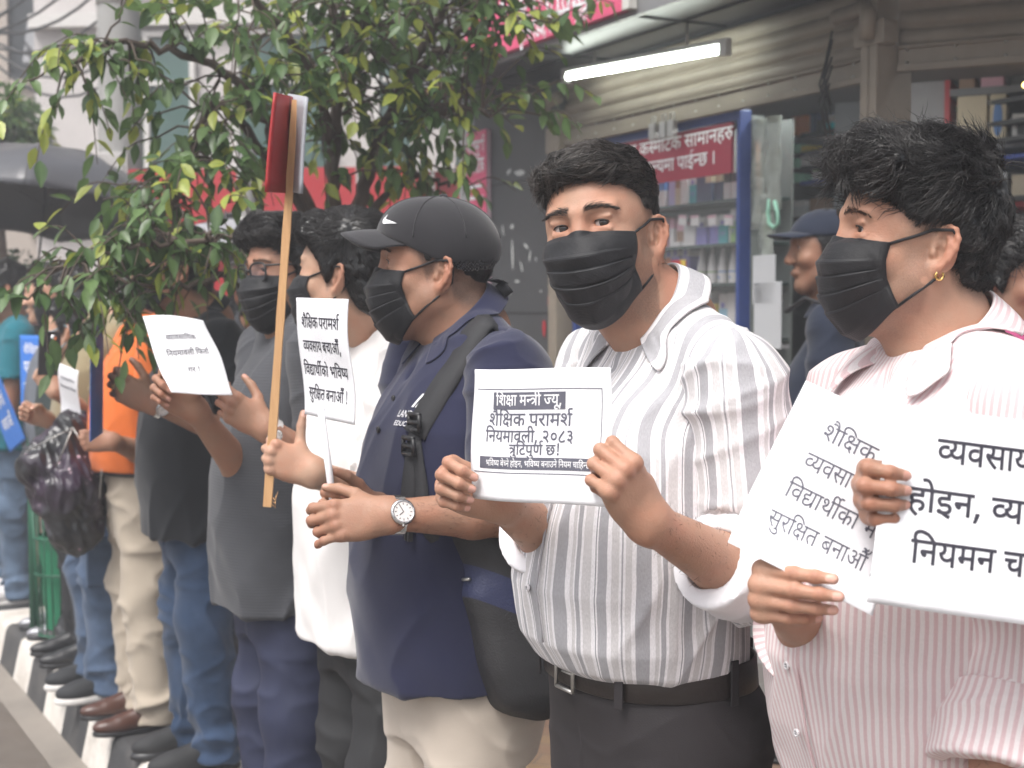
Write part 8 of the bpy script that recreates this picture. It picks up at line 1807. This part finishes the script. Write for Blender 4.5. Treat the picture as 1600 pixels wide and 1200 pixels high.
# ---------------------------------------------------------------- beyond the shop: hoarding, houses, poles, wires
def leaf_mesh(pts, dirs, lens, hue, name, mats, parent, wid=.56):
    """one mesh of many drooping, folded leaves; hue picks the colour per leaf"""
    n = len(pts); rng = np.random.default_rng(4)
    d = dirs / np.linalg.norm(dirs, axis=1)[:, None]
    s = np.cross(d, np.array([0, 0, 1.0]) + rng.normal(0, .35, d.shape)); s /= np.linalg.norm(s, axis=1)[:, None] + 1e-9
    u = np.cross(s, d)
    prof = [(0, .05), (.18, .62), (.42, 1.0), (.68, .78), (.88, .34), (1.0, .03)]
    K = len(prof); Vt = np.zeros((n, K, 3, 3)); drp = rng.uniform(.05, .35, n)
    for i, (t, w_) in enumerate(prof):
        c = pts + d * (lens * t)[:, None] - np.array([0, 0, 1.0]) * (lens * drp * t * t)[:, None]
        hw = (lens * wid * .5 * w_)[:, None]
        Vt[:, i, 1] = c; Vt[:, i, 0] = c - s * hw + u * hw * .32; Vt[:, i, 2] = c + s * hw + u * hw * .32
    b = (np.arange(n) * K * 3)[:, None, None]; ii = (np.arange(K - 1) * 3)[None, :, None]; jj = np.arange(2)[None, None, :]
    F = np.stack([b + ii + jj, b + ii + jj + 1, b + ii + 3 + jj + 1, b + ii + 3 + jj], -1).reshape(-1, 4)
    o = link(name, npmesh(name, Vt.reshape(-1, 3) - root_loc(parent), F, {'hue': np.repeat(hue, K * 3), 'mid': np.tile([0, 1, 0], n * K)}), mats, parent)
    return o
def leaf_mat(name, dark, light, yellow):
    n = NT(name); h = n.attr('hue')
    c = n.ramp(h, [(0., dark), (.62, light), (.80, light), (.88, yellow), (1., yellow)])
    c = n.mix(n.math('MULTIPLY', n.attr('mid'), .25), c, tuple(min(1, x * 1.7) for x in light))
    c = n.mix(n.math('MULTIPLY', n.noise(40, 3), .35), c, tuple(x * .6 for x in dark))
    m = n.set(color=c, rough=.34, spec=.55)
    tr = n.n('BsdfTranslucent'); n.l(c, tr.inputs['Color']); mx = n.n('MixShader'); mx.inputs[0].default_value = .36
    out = n.t.nodes['Material Output']; n.l(n.p.outputs[0], mx.inputs[1]); n.l(tr.outputs[0], mx.inputs[2]); n.l(mx.outputs[0], out.inputs['Surface'])
    return n.m
BARK = plain('bark', (.085, .062, .048), .85, var=.4, scale=25, bump=.5, bscale=60)
FICUS = leaf_mat('ficus_leaf', (.045, .095, .036), (.15, .24, .085), (.46, .50, .085))
def curve_pts(P, n=14):
    P = [np.asarray(p, float) for p in P]; out = []
    for i in range(len(P) - 1):
        p0, p1, p2, p3 = P[max(i - 1, 0)], P[i], P[i + 1], P[min(i + 2, len(P) - 1)]
        for k in range(n):
            t = k / n; out.append(.5 * ((2 * p1) + (-p0 + p2) * t + (2 * p0 - 5 * p1 + 4 * p2 - p3) * t * t + (-p0 + 3 * p1 - 3 * p2 + p3) * t ** 3))
    out.append(P[-1]); return np.array(out)
def ficus():
    rng = np.random.default_rng(11)
    base = np.array([-.62, 4.85, 0.0])
    root = thing('street_tree', 'leafy ficus street tree with several dark stems and glossy leaves', 'tree', tuple(base))
    stems = MB(); twigs = MB()
    fork = at(498, 660, 4.8)
    stems.tube(curve_pts([base, base + np.array([.02, 0, .5]), fork - UP * .15, fork], 6), [.060 - .0014 * i for i in range(19)], 10)
    limbs = [  # photo pixel tracks with depth: main limbs
        [(498, 660, 4.8), (520, 400, 4.8), (522, 250, 4.75), (530, 120, 4.7), (520, -40, 4.6), (510, -200, 4.5)],
        [(498, 660, 4.8), (550, 380, 4.85), (590, 230, 4.8), (640, 120, 4.7), (690, 20, 4.6), (720, -120, 4.5)],
        [(498, 660, 4.8), (500, 380, 4.7), (440, 240, 4.5), (370, 130, 4.3), (290, 90, 4.2), (190, 70, 4.1), (110, 110, 4.05)],
        [(498, 660, 4.8), (480, 350, 4.7), (400, 220, 4.5), (340, 170, 4.3), (300, 260, 4.15), (270, 330, 4.1)],
        [(522, 250, 4.75), (500, 140, 4.6), (420, 20, 4.4), (330, -60, 4.2), (250, -60, 4.1)],
        [(590, 230, 4.8), (680, 180, 4.7), (720, 170, 4.6), (765, 185, 4.55)],
        [(498, 660, 4.8), (500, 410, 4.6), (440, 382, 4.3), (360, 372, 4.0), (280, 378, 3.9), (200, 388, 3.85), (110, 415, 3.8)],
        [(500, 440, 4.6), (440, 425, 4.3), (380, 430, 4.1), (320, 440, 3.95), (255, 450, 3.9), (200, 445, 3.85)],
        [(640, 120, 4.7), (715, 60, 4.6), (770, 5, 4.5), (815, -40, 4.45)],
        [(530, 120, 4.7), (580, 20, 4.6), (610, -100, 4.5)],
        [(550, 380, 4.85), (610, 300, 4.9), (660, 280, 4.9), (705, 290, 4.85)]]
    segs = []
    for li, L_ in enumerate(limbs):
        P = curve_pts([at(*p) for p in L_], 8); P = P + rng.normal(0, .006, P.shape); m = len(P)
        r0 = .030 if li < 2 else .020 if li < 4 else .016 if li not in (6, 7) else .011
        stems.tube(P, [r0 * (1 - .8 * i / m) + .002 for i in range(m)], 7); segs.append((P, li))
    leaf_p, leaf_d, leaf_l, hue = [], [], [], []
    def spray(c, axis, n, spread, ln=.062, yel=.22):
        """a leafy twig: leaves alternate along a short drooping shoot"""
        axis = nrm(axis); L_ = rng.uniform(.10, .24) * spread; p1 = c + axis * L_; p1 = p1 + np.array([0, 0, -.35 * L_]); pts = curve_pts([c, c + axis * L_ * .5 + UP * .01, p1], 4)
        twigs.tube(pts, [.003 - .0002 * i for i in range(len(pts))], 5, caps=False)
        y = rng.random() < .35
        for k in range(n):
            t = (k + rng.random()) / n; p = pts[min(int(t * (len(pts) - 1)), len(pts) - 1)]; sd = nrm(np.cross(axis, UP)) * (1 if k % 2 else -1)
            dd = axis * rng.uniform(.1, .7) + sd * rng.uniform(.2, .9) + np.array([0, 0, rng.uniform(-1.1, .1)]) + rng.normal(0, .25, 3)
            leaf_p.append(p + rng.normal(0, .006, 3)); leaf_d.append(dd); leaf_l.append(ln * rng.uniform(.65, 1.15))
            hue.append(rng.uniform(.84, 1.) if (rng.random() < (yel if not y else yel * 2.4) and t > .4) else rng.uniform(0, .8))
    # sprays along the limbs: (limb, first fraction, count, radius across)
    for li, t0, cnt, rad, nl in ((0, .45, 34, .26, 8), (1, .50, 38, .24, 8), (2, .34, 24, .075, 9), (3, .42, 34, .09, 8), (4, .1, 16, .13, 8), (5, .25, 18, .11, 8), (6, .36, 28, .035, 6), (7, .45, 7, .03, 5), (8, .1, 20, .13, 8), (9, .1, 24, .24, 8), (10, .6, 5, .05, 3)):
        P = segs[li][0]
        for _ in range(cnt):
            t = t0 + (1 - t0) * rng.random() ** .85; i = int(t * (len(P) - 1)); c = P[i] + rng.normal(0, 1, 3) * rad * np.array([.75, .7, .62]); ax = nrm(P[min(i + 1, len(P) - 1)] - P[max(i - 1, 0)]) * .5 + (c - P[i]) / (np.linalg.norm(c - P[i]) + 1e-6) + rng.normal(0, .35, 3)
            twigs.tube([P[i], (P[i] + c) / 2 + UP * .015, c], [.0045, .0035, .003], 5, caps=False)
            spray(c, ax, nl, 1.0)
    # filled masses seen in the photo: (px, py, depth, radius m, sprays)
    for px, py, d, r, n_ in ((430, 60, 4.5, .26, 28), (620, 130, 4.7, .24, 28), (700, 60, 4.6, .22, 24), (300, 200, 4.2, .13, 14), (270, 290, 4.1, .09, 11), (250, 340, 4.1, .06, 5), (200, 90, 4.1, .10, 11), (120, 120, 4.05, .06, 6), (75, 160, 4.05, .03, 2), (150, 410, 3.82, .07, 10), (80, 440, 3.8, .05, 7), (240, 400, 3.9, .06, 8), (45, 470, 3.8, .03, 4), (150, 470, 3.85, .04, 6), (215, 470, 3.9, .05, 5), (330, 385, 4.0, .05, 4), (540, 60, 4.6, .26, 26), (735, 110, 4.55, .11, 10), (560, 190, 4.75, .16, 14), (650, 190, 4.7, .14, 14), (420, 150, 4.4, .15, 12)):
        c0 = at(px, py, d); k = min(range(len(segs)), key=lambda i: np.min(np.linalg.norm(segs[i][0] - c0, axis=1))); P = segs[k][0]
        for _ in range(int(n_ * .62)):
            c = c0 + rng.normal(0, .6, 3) * r; i = int(np.argmin(np.linalg.norm(P - c, axis=1)))
            twigs.tube([P[i], (P[i] + c) / 2 + UP * .02, c], [.0045, .0035, .003], 5, caps=False); spray(c, (c - P[i]) + rng.normal(0, .05, 3) + np.array([0, 0, -.02]), 9, .9)
    sub(root, stems, 'trunk', BARK); sub(root, twigs, 'branches', BARK)
    leaf_mesh(np.array(leaf_p), np.array(leaf_d), np.array(leaf_l), np.array(hue), 'crown', FICUS, root)
    return root
def bush_tree(label, c, R_, n, name='tree', ln=.09, mats=None, trunk=True, seed=1, flat=.8, group=None):
    rng = np.random.default_rng(seed); c = np.asarray(c, float); base = np.array([c[0], c[1], 0.0]); root = thing(name, label, 'tree', tuple(base), group)
    if trunk:
        mb = MB(); mb.tube(curve_pts([base, base + np.array([.03, .02, c[2] * .5]), c], 6), np.linspace(.09, .03, 13), 8)
        for k in range(7): a = rng.normal(0, 1, 3); a[2] = abs(a[2]); mb.tube([c - UP * R_ * .4, c + nrm(a) * R_ * .8], [.03, .008], 5)
        sub(root, mb, 'trunk', BARK)
    d = rng.normal(0, 1, (n, 3)); d /= np.linalg.norm(d, axis=1)[:, None]; r = R_ * rng.random(n) ** .45
    p = c + d * r[:, None] * np.array([1, 1, flat]); p += .14 * R_ * np.stack([vnoise(p * 2.2, k) for k in range(3)], 1)
    keep = vnoise(p * (3.2 / R_), 9) > -.28; p, d = p[keep], d[keep]
    leaf_mesh(p, d + rng.normal(0, .6, p.shape) - UP * .4, ln * rng.uniform(.6, 1.2, len(p)), np.where(rng.random(len(p)) < .1, .9, rng.random(len(p)) * .8), 'crown', mats or FICUS, root)
    return root
def umbrella(label, top, rim_r, drop, mat, tilt=0., spin=0., handle=1.15, name='umbrella', lean=0.):
    top = np.asarray(top, float); M = roty(R(tilt)) @ rotx(R(lean)) @ rotz(R(spin)); root = thing(name, label, 'umbrella', tuple(top))
    n = 8; sub_ = 10; G = []
    for k in range(n * sub_):
        a = 2 * math.pi * k / (n * sub_); f = (k % sub_) / sub_; sag = math.sin(f * math.pi); row = []
        for j in range(15):
            t = j / 14; r = rim_r * math.sin(t * R(78)) / math.sin(R(78)) * (.15 + .85 * math.cos(math.pi / 8) / math.cos((f - .5) * math.pi / 4)) * (1 - .03 * sag * t); z = -drop * (1 - math.cos(t * R(78))) / (1 - math.cos(R(78))) + .018 * sag * t ** 3 - .010 * sag * math.sin(t * 3.1) + .004 * math.sin(a * 7 + j)
            row.append(top + M @ np.array([r * math.cos(a), r * math.sin(a), z]))
        G.append(row)
    mb = MB(); mb.grid(np.array(G), wrap=True); sub(root, mb, 'canopy', mat, solid=.0015, offset=0)
    for k in range(n):
        a = 2 * math.pi * k / n; pts = []
        for j in range(15): t = j / 14; pts.append(top + M @ np.array([rim_r * math.sin(t * R(78)) / math.sin(R(78)) * math.cos(a), rim_r * math.sin(t * R(78)) / math.sin(R(78)) * math.sin(a), -drop * (1 - math.cos(t * R(78))) / (1 - math.cos(R(78))) - .001]))
        mb = MB(); mb.tube(pts, .0040, 5); mb.tube([pts[7], top + M @ np.array([0, 0, -.30])], .002, 5); sub(root, mb, 'rib', BLACKPLASTIC)
    mb = MB(); mb.tube([top + M @ np.array([0, 0, .05]), top + M @ np.array([0, 0, -handle])], .0065, 8); sub(root, mb, 'shaft', BLACKPLASTIC)
    mb = MB(); e = top + M @ np.array([0, 0, -handle]); mb.tube([e, e - M[:, 2] * .07, e - M[:, 2] * .10 + M[:, 0] * .015, e - M[:, 2] * .10 + M[:, 0] * .04, e - M[:, 2] * .07 + M[:, 0] * .05], .012, 8); sub(root, mb, 'grip', BLACKPLASTIC)
    return root
def window(parent, c, w_, h_, U, N, frame, glass, cross=True):
    """frame with a pane; c centre on the wall face, U along the wall, N outwards"""
    M = np.stack([U, -N, UP], 1); mb = MB(); f = .05
    for a in (-1, 1): mb.box(c + U * a * (w_ / 2) + N * .02, (f / 2, .05, h_ / 2 + f / 2), M); mb.box(c + UP * a * (h_ / 2) + N * .02, (w_ / 2 - f / 2, .045, f / 2), M)
    if cross: mb.box(c + N * .02, (f / 2, .035, h_ / 2 - f / 2), M); mb.box(c + UP * h_ * .18 + N * .02, (w_ / 2 - f, .03, f / 2.5), M)
    o = sub(parent, mb, 'window', frame); mb = MB(); mb.box(c + N * .004, (w_ / 2, .008, h_ / 2), M); sub(o, mb, 'pane', glass); return o
def background(online):
    # pink fascia banner and the tall narrow banner at the corner
    pk = plain('pink_vinyl', (.62, .075, .17), .45, var=.06, scale=3)
    r = thing('shop_banner', 'wide pink banner with white writing along the shop fascia', 'banner', tuple(fp(1.4, -.5, 2.6)))
    tR = (online(976, 20, -.48) - F0) @ KD; tL = (online(770, 60, -.48) - F0) @ KD + .25
    mb = MB(); slab(mb, tR, tL, -.50, -.465, 2.60, 3.55); sub(r, mb, 'panel', pk)
    mb = MB(); slab(mb, tR - .055, tR - .006, -.502, -.465, 2.60, 3.55); sub(r, mb, 'edge_strip', plain('white_vinyl', (.55, .54, .50), .5)); 
    mb = MB()
    for k in range(6): slab(mb, tR - .040, tR - .024, -.5035, -.502, 2.66 + .15 * k, 2.74 + .15 * k)
    sub(r, mb, 'edge_mark', plain('dark_green_vinyl', (.03, .08, .05), .5))
    def tat(px, py): p = online(px, py, -.50) - F0; return p @ KD, p[2]
    for s, x0, x1, y0, y1, size in (('पुतलीसडक, काठमाडौँ, नेपाल', 812, 917, 66, 28, .075), ('सम्पर्क नं. : ९८४१४३००८५', 795, 935, 42, 4, .105)):
        (ta, za), (tb, zb) = tat(x0, y0), tat(x1, y1); text_on('lettering', r, s, fp((ta + tb) / 2, -.50, (za + zb) / 2 - size * .25), -KD, UP, size, WHITEINK, width=abs(ta - tb), bold=.0022)
    (ta, za), (tb, zb) = tat(782, 14), tat(846, 2); text_on('lettering', r, 'शैक्षिक', fp((ta + tb) / 2, -.50, za - .06), -KD, UP, .17, WHITEINK, width=abs(ta - tb), bold=.004)
    r = thing('upright_banner', 'narrow upright pink banner with picture at the dark pier corner', 'banner', tuple(fp(2.32, -.02, .5)))
    mb = MB(); slab(mb, 2.20, 2.44, -.03, -.005, .62, 2.42); sub(r, mb, 'panel', plain('pale_pink_vinyl', (.50, .36, .42), .5, var=.2, scale=5))
    mb = MB(); slab(mb, 2.203, 2.437, -.034, -.03, 1.98, 2.42); sub(r, mb, 'heading_panel', pk)
    for s, z, sz in (('कस्मेटिक', 2.20, .075), ('परामर्श', 2.31, .06)): text_on('lettering', r, s, fp(2.32, -.034, z), -KD, UP, sz, WHITEINK, width=.20, bold=.002)
    mb = MB()
    for z in (2.12, 2.06): slab(mb, 2.24, 2.40, -.036, -.034, z, z + .018)
    sub(r, mb, 'small_print', WHITEINK)
    mb = MB(); c = fp(2.30, -.034, 1.78)
    for dx, dz, w_, h_ in ((0, 0, .05, .07), (.03, -.10, .035, .06), (-.02, .08, .03, .03)): mb.lathe(c + KD * dx + UP * dz, [(.0001, .002), (w_ * .8, .002), (w_, 0)], 14, np.stack([KD, UP * h_ / w_, -KN], 1))
    sub(r, mb, 'picture', plain('picture_tan', (.42, .27, .19), .6, var=.4, scale=20))
    # grey corner column, red hoarding, houses
    r = thing('column', 'smooth pale grey round column beyond the pink banner', 'column', tuple(at(742, 490, 7.95)[:2]) + (0,)); b = at(742, 490, 7.95); b[2] = 0
    mb = MB(); mb.lathe(b, [(.085, 0), (.085, 2.9)], 20); mb.lathe(b, [(.12, 0), (.12, .25), (.085, .26)], 20); mb.lathe(b, [(.085, 2.84), (.11, 2.85), (.11, 2.95)], 20); sub(r, mb, 'shaft', plain('pale_grey_paint', (.34, .345, .35), .5, scale=5))
    HD = nrm((-1, .10, 0)); HN = np.array([-HD[1], HD[0], 0]) * 1.0
    if HN[1] > 0: HN = -HN
    M = np.stack([-HD, -HN, UP], 1)
    o = at(745, 490, 10.0); o[2] = 0
    r = thing('hoarding', 'bright red panelled hoarding with cream letters behind the tree', 'hoarding', tuple(o)); red = plain('red_panel', (.42, .018, .026), .45, var=.06, scale=2)
    for k in range(3):
        c = o + HD * (.42 + .84 * k); mb = MB(); mb.box(c + UP * 1.78, (.413, .02, .70), M); sub(r, mb, 'panel', red)
    mb = MB()
    for k in range(4): mb.box(o + HD * (.84 * k) + UP * 1.3, (.012, .03, 1.3), M)
    sub(r, mb, 'post', plain('galvanised', (.4, .38, .37), .5, .5))
    mb = MB(); mb.box(o + HD * 1.26 + UP * .55, (1.26, .015, .5), M); sub(r, mb, 'lower_panel', plain('grey_sheet', (.22, .22, .23), .6))
    lb = MB(); cream = plain('cream_letter', (.58, .50, .40), .6)
    put_text(lb, 'LAN', lambda u, v: o + HD * 1.42 - HD * u + UP * (1.66 + v) + HN * .026, 0, 0, .56, latin=True, bold=.016, maxlen=None, width=.80); sub(r, lb, 'lettering', cream)
    r = thing('cable_coil', 'black coil of cable hanging on the red hoarding', 'cable', tuple(o + HD * 1.9 + UP * 2.1)); mb = MB()
    for k in range(5):
        mb.tube([o + HD * (1.68 + .012 * k) + HN * (.06 + .012 * k) + UP * 1.98 + (HD * math.cos(a) * (.115 + .008 * k) + UP * math.sin(a) * (.165 + .01 * (k % 3))) for a in np.linspace(0, 6.283, 25)], .011, 6, caps=False)
    sub(r, mb, 'coil', BLACKPLASTIC)
    # white house with greenish glass behind the hoarding
    wr = plain('white_render', (.52, .49, .48), .8, var=.15, scale=2, bump=.1); gl = plain('green_glass', (.06, .12, .105), .12, spec=.6); fr = plain('white_frame', (.60, .58, .56), .5); dkw = plain('dark_opening', (.03, .035, .04), .5)
    h0 = at(745, 490, 12.5); h0[2] = 0
    r = thing('white_house', 'white house with tall green tinted windows beyond the hoarding', 'house', tuple(h0)); mb = MB(); mb.box(h0 + HD * 1.9 - HN * 2 + UP * 3.8, (2.1, 2.0, 3.8), M); sub(r, mb, 'wall', wr)
    for i in range(3):
        for j in range(3): window(r, h0 + HD * (.45 + 1.25 * i) + UP * (1.5 + 1.75 * j), .85, 1.35, -HD, HN, fr, gl)
    mb = MB()
    for j in range(4): mb.box(h0 + HD * 1.9 + HN * .06 + UP * (.55 + 1.75 * j), (2.1, .06, .06), M)
    sub(r, mb, 'ledge', fr)
    mb = MB(); mb.box(h0 + HD * .55 + HN * .35 + UP * 2.55, (.55, .30, .02), M); mb.box(h0 + HD * .55 + HN * .62 + UP * 2.3, (.55, .02, .22), M); sub(r, mb, 'balcony', wr)
    r = thing('notice_board', 'pale sheet fixed above the red hoarding near the column', 'board', tuple(at(677, 235, 9.9))); mb = MB(); mb.box(at(677, 236, 9.9), (.16, .01, .15), M); sub(r, mb, 'panel', wr); mb = MB(); mb.box(at(677, 268, 9.92), (.012, .012, .2), M); sub(r, mb, 'post', STEEL_DULL)
    r = thing('green_shutter_house', 'house with dark green shuttered front right of the white house', 'house', tuple(at(735, 490, 11.5)[:2]) + (0,)); b = at(735, 490, 11.6); b[2] = 0
    mb = MB(); mb.box(b - HN * 1.2 - HD * 1.0 + UP * 3.2, (1.4, 1.2, 3.2), M); sub(r, mb, 'wall', plain('green_sheet', (.05, .10, .08), .6, var=.2))
    window(r, b - HD * .2 + UP * 3.0, .7, 1.0, -HD, HN, fr, gl)
    # concrete pole, left
    cc = plain('old_concrete', (.30, .295, .285), .85, var=.22, scale=4, bump=.2, bscale=40)
    b = at(193, 490, 10.5); b[2] = 0
    r = thing('utility_pole', 'thick grey concrete pole with bands behind the leafy branch', 'pole', tuple(b)); mb = MB(); mb.lathe(b, [(.17, 0), (.148, 6)], 24); sub(r, mb, 'shaft', cc)
    mb = MB(); mb.lathe(b, [(.152, 3.68), (.165, 3.69), (.165, 3.76), (.152, 3.77)], 24); mb.lathe(b, [(.155, 2.15), (.166, 2.16), (.166, 2.22), (.155, 2.23)], 24); sub(r, mb, 'band', STEEL_DULL)
    mb = MB(); mb.box(b + np.array([-.02, -.17, 2.45]), (.09, .03, .16)); sub(r, mb, 'meter_box', plain('pale_box', (.45, .43, .42), .5), bevel=.008)
    b2 = at(388, 490, 9.3); b2[2] = 0; r = thing('utility_pole', 'slim stained concrete post in front of the red hoarding', 'pole', tuple(b2)); mb = MB(); mb.lathe(b2, [(.075, 0), (.065, 2.55)], 16); sub(r, mb, 'shaft', cc); mb = MB(); mb.lathe(b2, [(.068, 2.0), (.078, 2.01), (.078, 2.06), (.068, 2.07)], 16); sub(r, mb, 'band', STEEL_DULL)
    # left houses
    t = at(60, 490, 14); t[2] = 0; bw = plain('beige_render', (.40, .35, .31), .85, var=.25, scale=1.5, bump=.1)
    r = thing('beige_house', 'tall beige house with dark openings and a grey awning, far left', 'house', tuple(t)); mb = MB(); mb.box(t + np.array([-.4, 2.5, 4.5]), (2.2, 2.5, 4.5)); sub(r, mb, 'wall', bw)
    for x, z, w_, h_ in ((.22, 4.2, .95, 1.0), (.22, 2.7, .5, .9), (-.9, 2.6, .6, 1.0), (.75, 3.4, .45, 2.8), (-1.2, 4.2, .7, 1.1)): window(r, t + np.array([x, 0, z]), w_, h_, np.array([1.0, 0, 0]), np.array([0, -1.0, 0]), bw, dkw, cross=False)
    mb = MB(); corners = [(-.05, -.02, 4.25), (.62, -.02, 4.20), (.62, -.75, 3.72), (.15, -.75, 3.75)]
    mb.add([t + np.array(corner) for corner in corners], [(0, 1, 2, 3)])
    sub(r, mb, 'awning', plain('grey_roof_metal', (.30, .31, .33), .4, .5), solid=.02)
    mb = MB(); mb.tube([t + np.array([.66, -.1, 0]), t + np.array([.66, -.1, 7])], .06, 10); sub(r, mb, 'drain_pipe', cc)
    t = at(250, 490, 17); t[2] = 0; r = thing('brick_house', 'dull pinkish brick house between the beige house and pole', 'house', tuple(t)); mb = MB(); mb.box(t + np.array([-.6, 2.5, 4.8]), (1.6, 2.5, 4.8)); sub(r, mb, 'wall', plain('pink_brick', (.30, .19, .16), .85, var=.3, scale=5, bump=.2))
    for x, z in ((-.9, 3.0), (-.1, 3.0), (-.9, 5.2), (-.1, 5.2)): window(r, t + np.array([x, 0, z]), .55, 1.1, np.array([1.0, 0, 0]), np.array([0, -1.0, 0]), fr, gl)
    t = at(520, 490, 24); t[2] = 0; r = thing('grey_block', 'tall pale grey building closing the street behind the tree', 'building', tuple(t)); mb = MB(); mb.box(t + np.array([0, 3, 7]), (6.0, 3, 7)); sub(r, mb, 'wall', plain('pale_render', (.45, .44, .45), .85, var=.15, scale=1))
    for i in range(6):
        for j in range(4): window(r, t + np.array([-4.6 + 1.8 * i, 0, 2.2 + 2.6 * j]), .9, 1.4, np.array([1.0, 0, 0]), np.array([0, -1.0, 0]), fr, dkw)
    t = at(-700, 490, 20); t[2] = 0; r = thing('grey_house', 'grey house across the road at the left edge', 'house', tuple(t)); mb = MB(); mb.box(t + np.array([0, 3, 5]), (5.5, 3, 5)); sub(r, mb, 'wall', bw)
    for i in range(5):
        for j in range(3): window(r, t + np.array([-4 + 2 * i, 0, 2.0 + 2.8 * j]), 1.0, 1.4, np.array([1.0, 0, 0]), np.array([0, -1.0, 0]), fr, dkw)
    # wires
    rg = random.Random(9); A0, A1 = at(-200, -40, 11), at(193, -150, 10.5)
    for k in range(9):
        p0 = A0 + np.array([0, 0, .22 * k - .4 + rg.uniform(-.1, .1)]); p1 = A1 + np.array([0, 0, -.15 * k + rg.uniform(-.1, .2)]); mb = MB()
        mb.tube([p0 * (1 - t_) + p1 * t_ - UP * (.9 + .12 * k) * 4 * t_ * (1 - t_) * .5 for t_ in np.linspace(0, 1, 14)], .011, 5); tag(mb.build('overhead_wire', BLACKPLASTIC, org=p0), 'black overhead wire sagging across the beige house front', 'wire', 'black wires sagging at the upper left')
    r = thing('wire_tangle', 'dangling tangle of black wires below the grey awning', 'wire', tuple(at(70, 140, 13))); mb = MB()
    for k in range(9):
        a = at(48 + 6 * k, 70 + 8 * k, 13); mb.tube([a, a + np.array([.1, 0, -.35]), a + np.array([rg.uniform(-.2, .25), .05, -.7]), a + np.array([rg.uniform(-.1, .3), 0, -1.0])], .012, 5)
    sub(r, mb, 'strands', BLACKPLASTIC)
    bush_tree('far left street tree with pale leaves above the dark umbrella', at(-5, 215, 9.0), .36, 2200, 'street_tree', .075, seed=3)
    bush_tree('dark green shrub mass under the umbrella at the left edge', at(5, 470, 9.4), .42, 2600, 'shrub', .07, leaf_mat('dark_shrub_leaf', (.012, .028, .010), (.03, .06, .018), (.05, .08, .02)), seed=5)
    ug = NT('dark_nylon'); ug.bump(ug.noise(12, 4), .35, .01); ug = ug.set(color=ug.mix(ug.noise(5, 3), (.042, .043, .050), (.066, .067, .076)), rough=.38, spec=.6)
    umbrella('large dark grey open umbrella with wet shiny canopy, far left', at(82, 236, 7.6), .66, .36, ug, tilt=3, spin=10, lean=-10)
    umbrella('pale grey umbrella half hidden behind the man with glasses', at(355, 345, 7.2), .42, .20, plain('grey_nylon', (.28, .28, .30), .5, bump=.2, bscale=20), tilt=-4)
    # green wire litter bin on the kerb
    b = kp(2.08, .30, 0); b = at(96, 985, 6.3); b[2] = 0
    gp = plain('green_paint', (.015, .10, .055), .45, var=.3, scale=12)
    r = thing('litter_bin', 'green wire basket bin with a green liner on the kerb', 'bin', tuple(b)); mb = MB()
    for k in range(22): a = 2 * math.pi * k / 22; mb.tube([b + np.array([.115 * math.cos(a), .115 * math.sin(a), .02]), b + np.array([.135 * math.cos(a), .135 * math.sin(a), .62])], .004, 5)
    for z, rr in ((.03, .116), (.30, .125), (.46, .13), (.62, .136)): mb.tube([b + np.array([rr * math.cos(a), rr * math.sin(a), z]) for a in np.linspace(0, 6.283, 25)], .006, 6, caps=False)
    sub(r, mb, 'wire_basket', gp)
    rg = random.Random(3); mb = MB(); G = []
    for k in range(28):
        a = 2 * math.pi * k / 28; G.append([b + np.array([math.cos(a), math.sin(a), 0]) * (.085 + .025 * z + rg.uniform(-.008, .008)) + UP * (.05 + .42 * z) for z in np.linspace(0, 1, 7)])
    mb.grid(np.array(G), wrap=True); sub(r, mb, 'liner', plain('green_plastic', (.02, .20, .10), .35))
    mb = MB(); mb.tube([b + np.array([-.15, .02, 0]), b + np.array([-.15, .02, 1.05])], .018, 8); mb.tube([b + np.array([.15, .02, 0]), b + np.array([.15, .02, 1.05])], .018, 8); sub(r, mb, 'bin_post', gp)
# ---------------------------------------------------------------- misty air
def haze():
    n = NT('misty_air'); t = n.t; v = n.n('VolumePrincipled'); v.inputs['Color'].default_value = (.93, .95, 1, 1); v.inputs['Density'].default_value = HAZE; v.inputs['Anisotropy'].default_value = .25
    out = t.nodes['Material Output']; t.nodes.remove(n.p); t.links.new(v.outputs[0], out.inputs['Volume'])
    mb = MB(); mb.box((0, 12, 7.0), (34, 42, 8.3)); o = mb.build('haze', n.m); o['kind'] = 'stuff'
HAZE = .017
# ---------------------------------------------------------------- build the street
ground()
shop_root, online_ = shop()
showcase(); interiors(); background(online_); ficus()
make_striped(); make_pink()
PEOPLE['cap'] = make_cap_man()
make_white_tee(); make_glasses(); make_black_polo(); crowd(); haze()
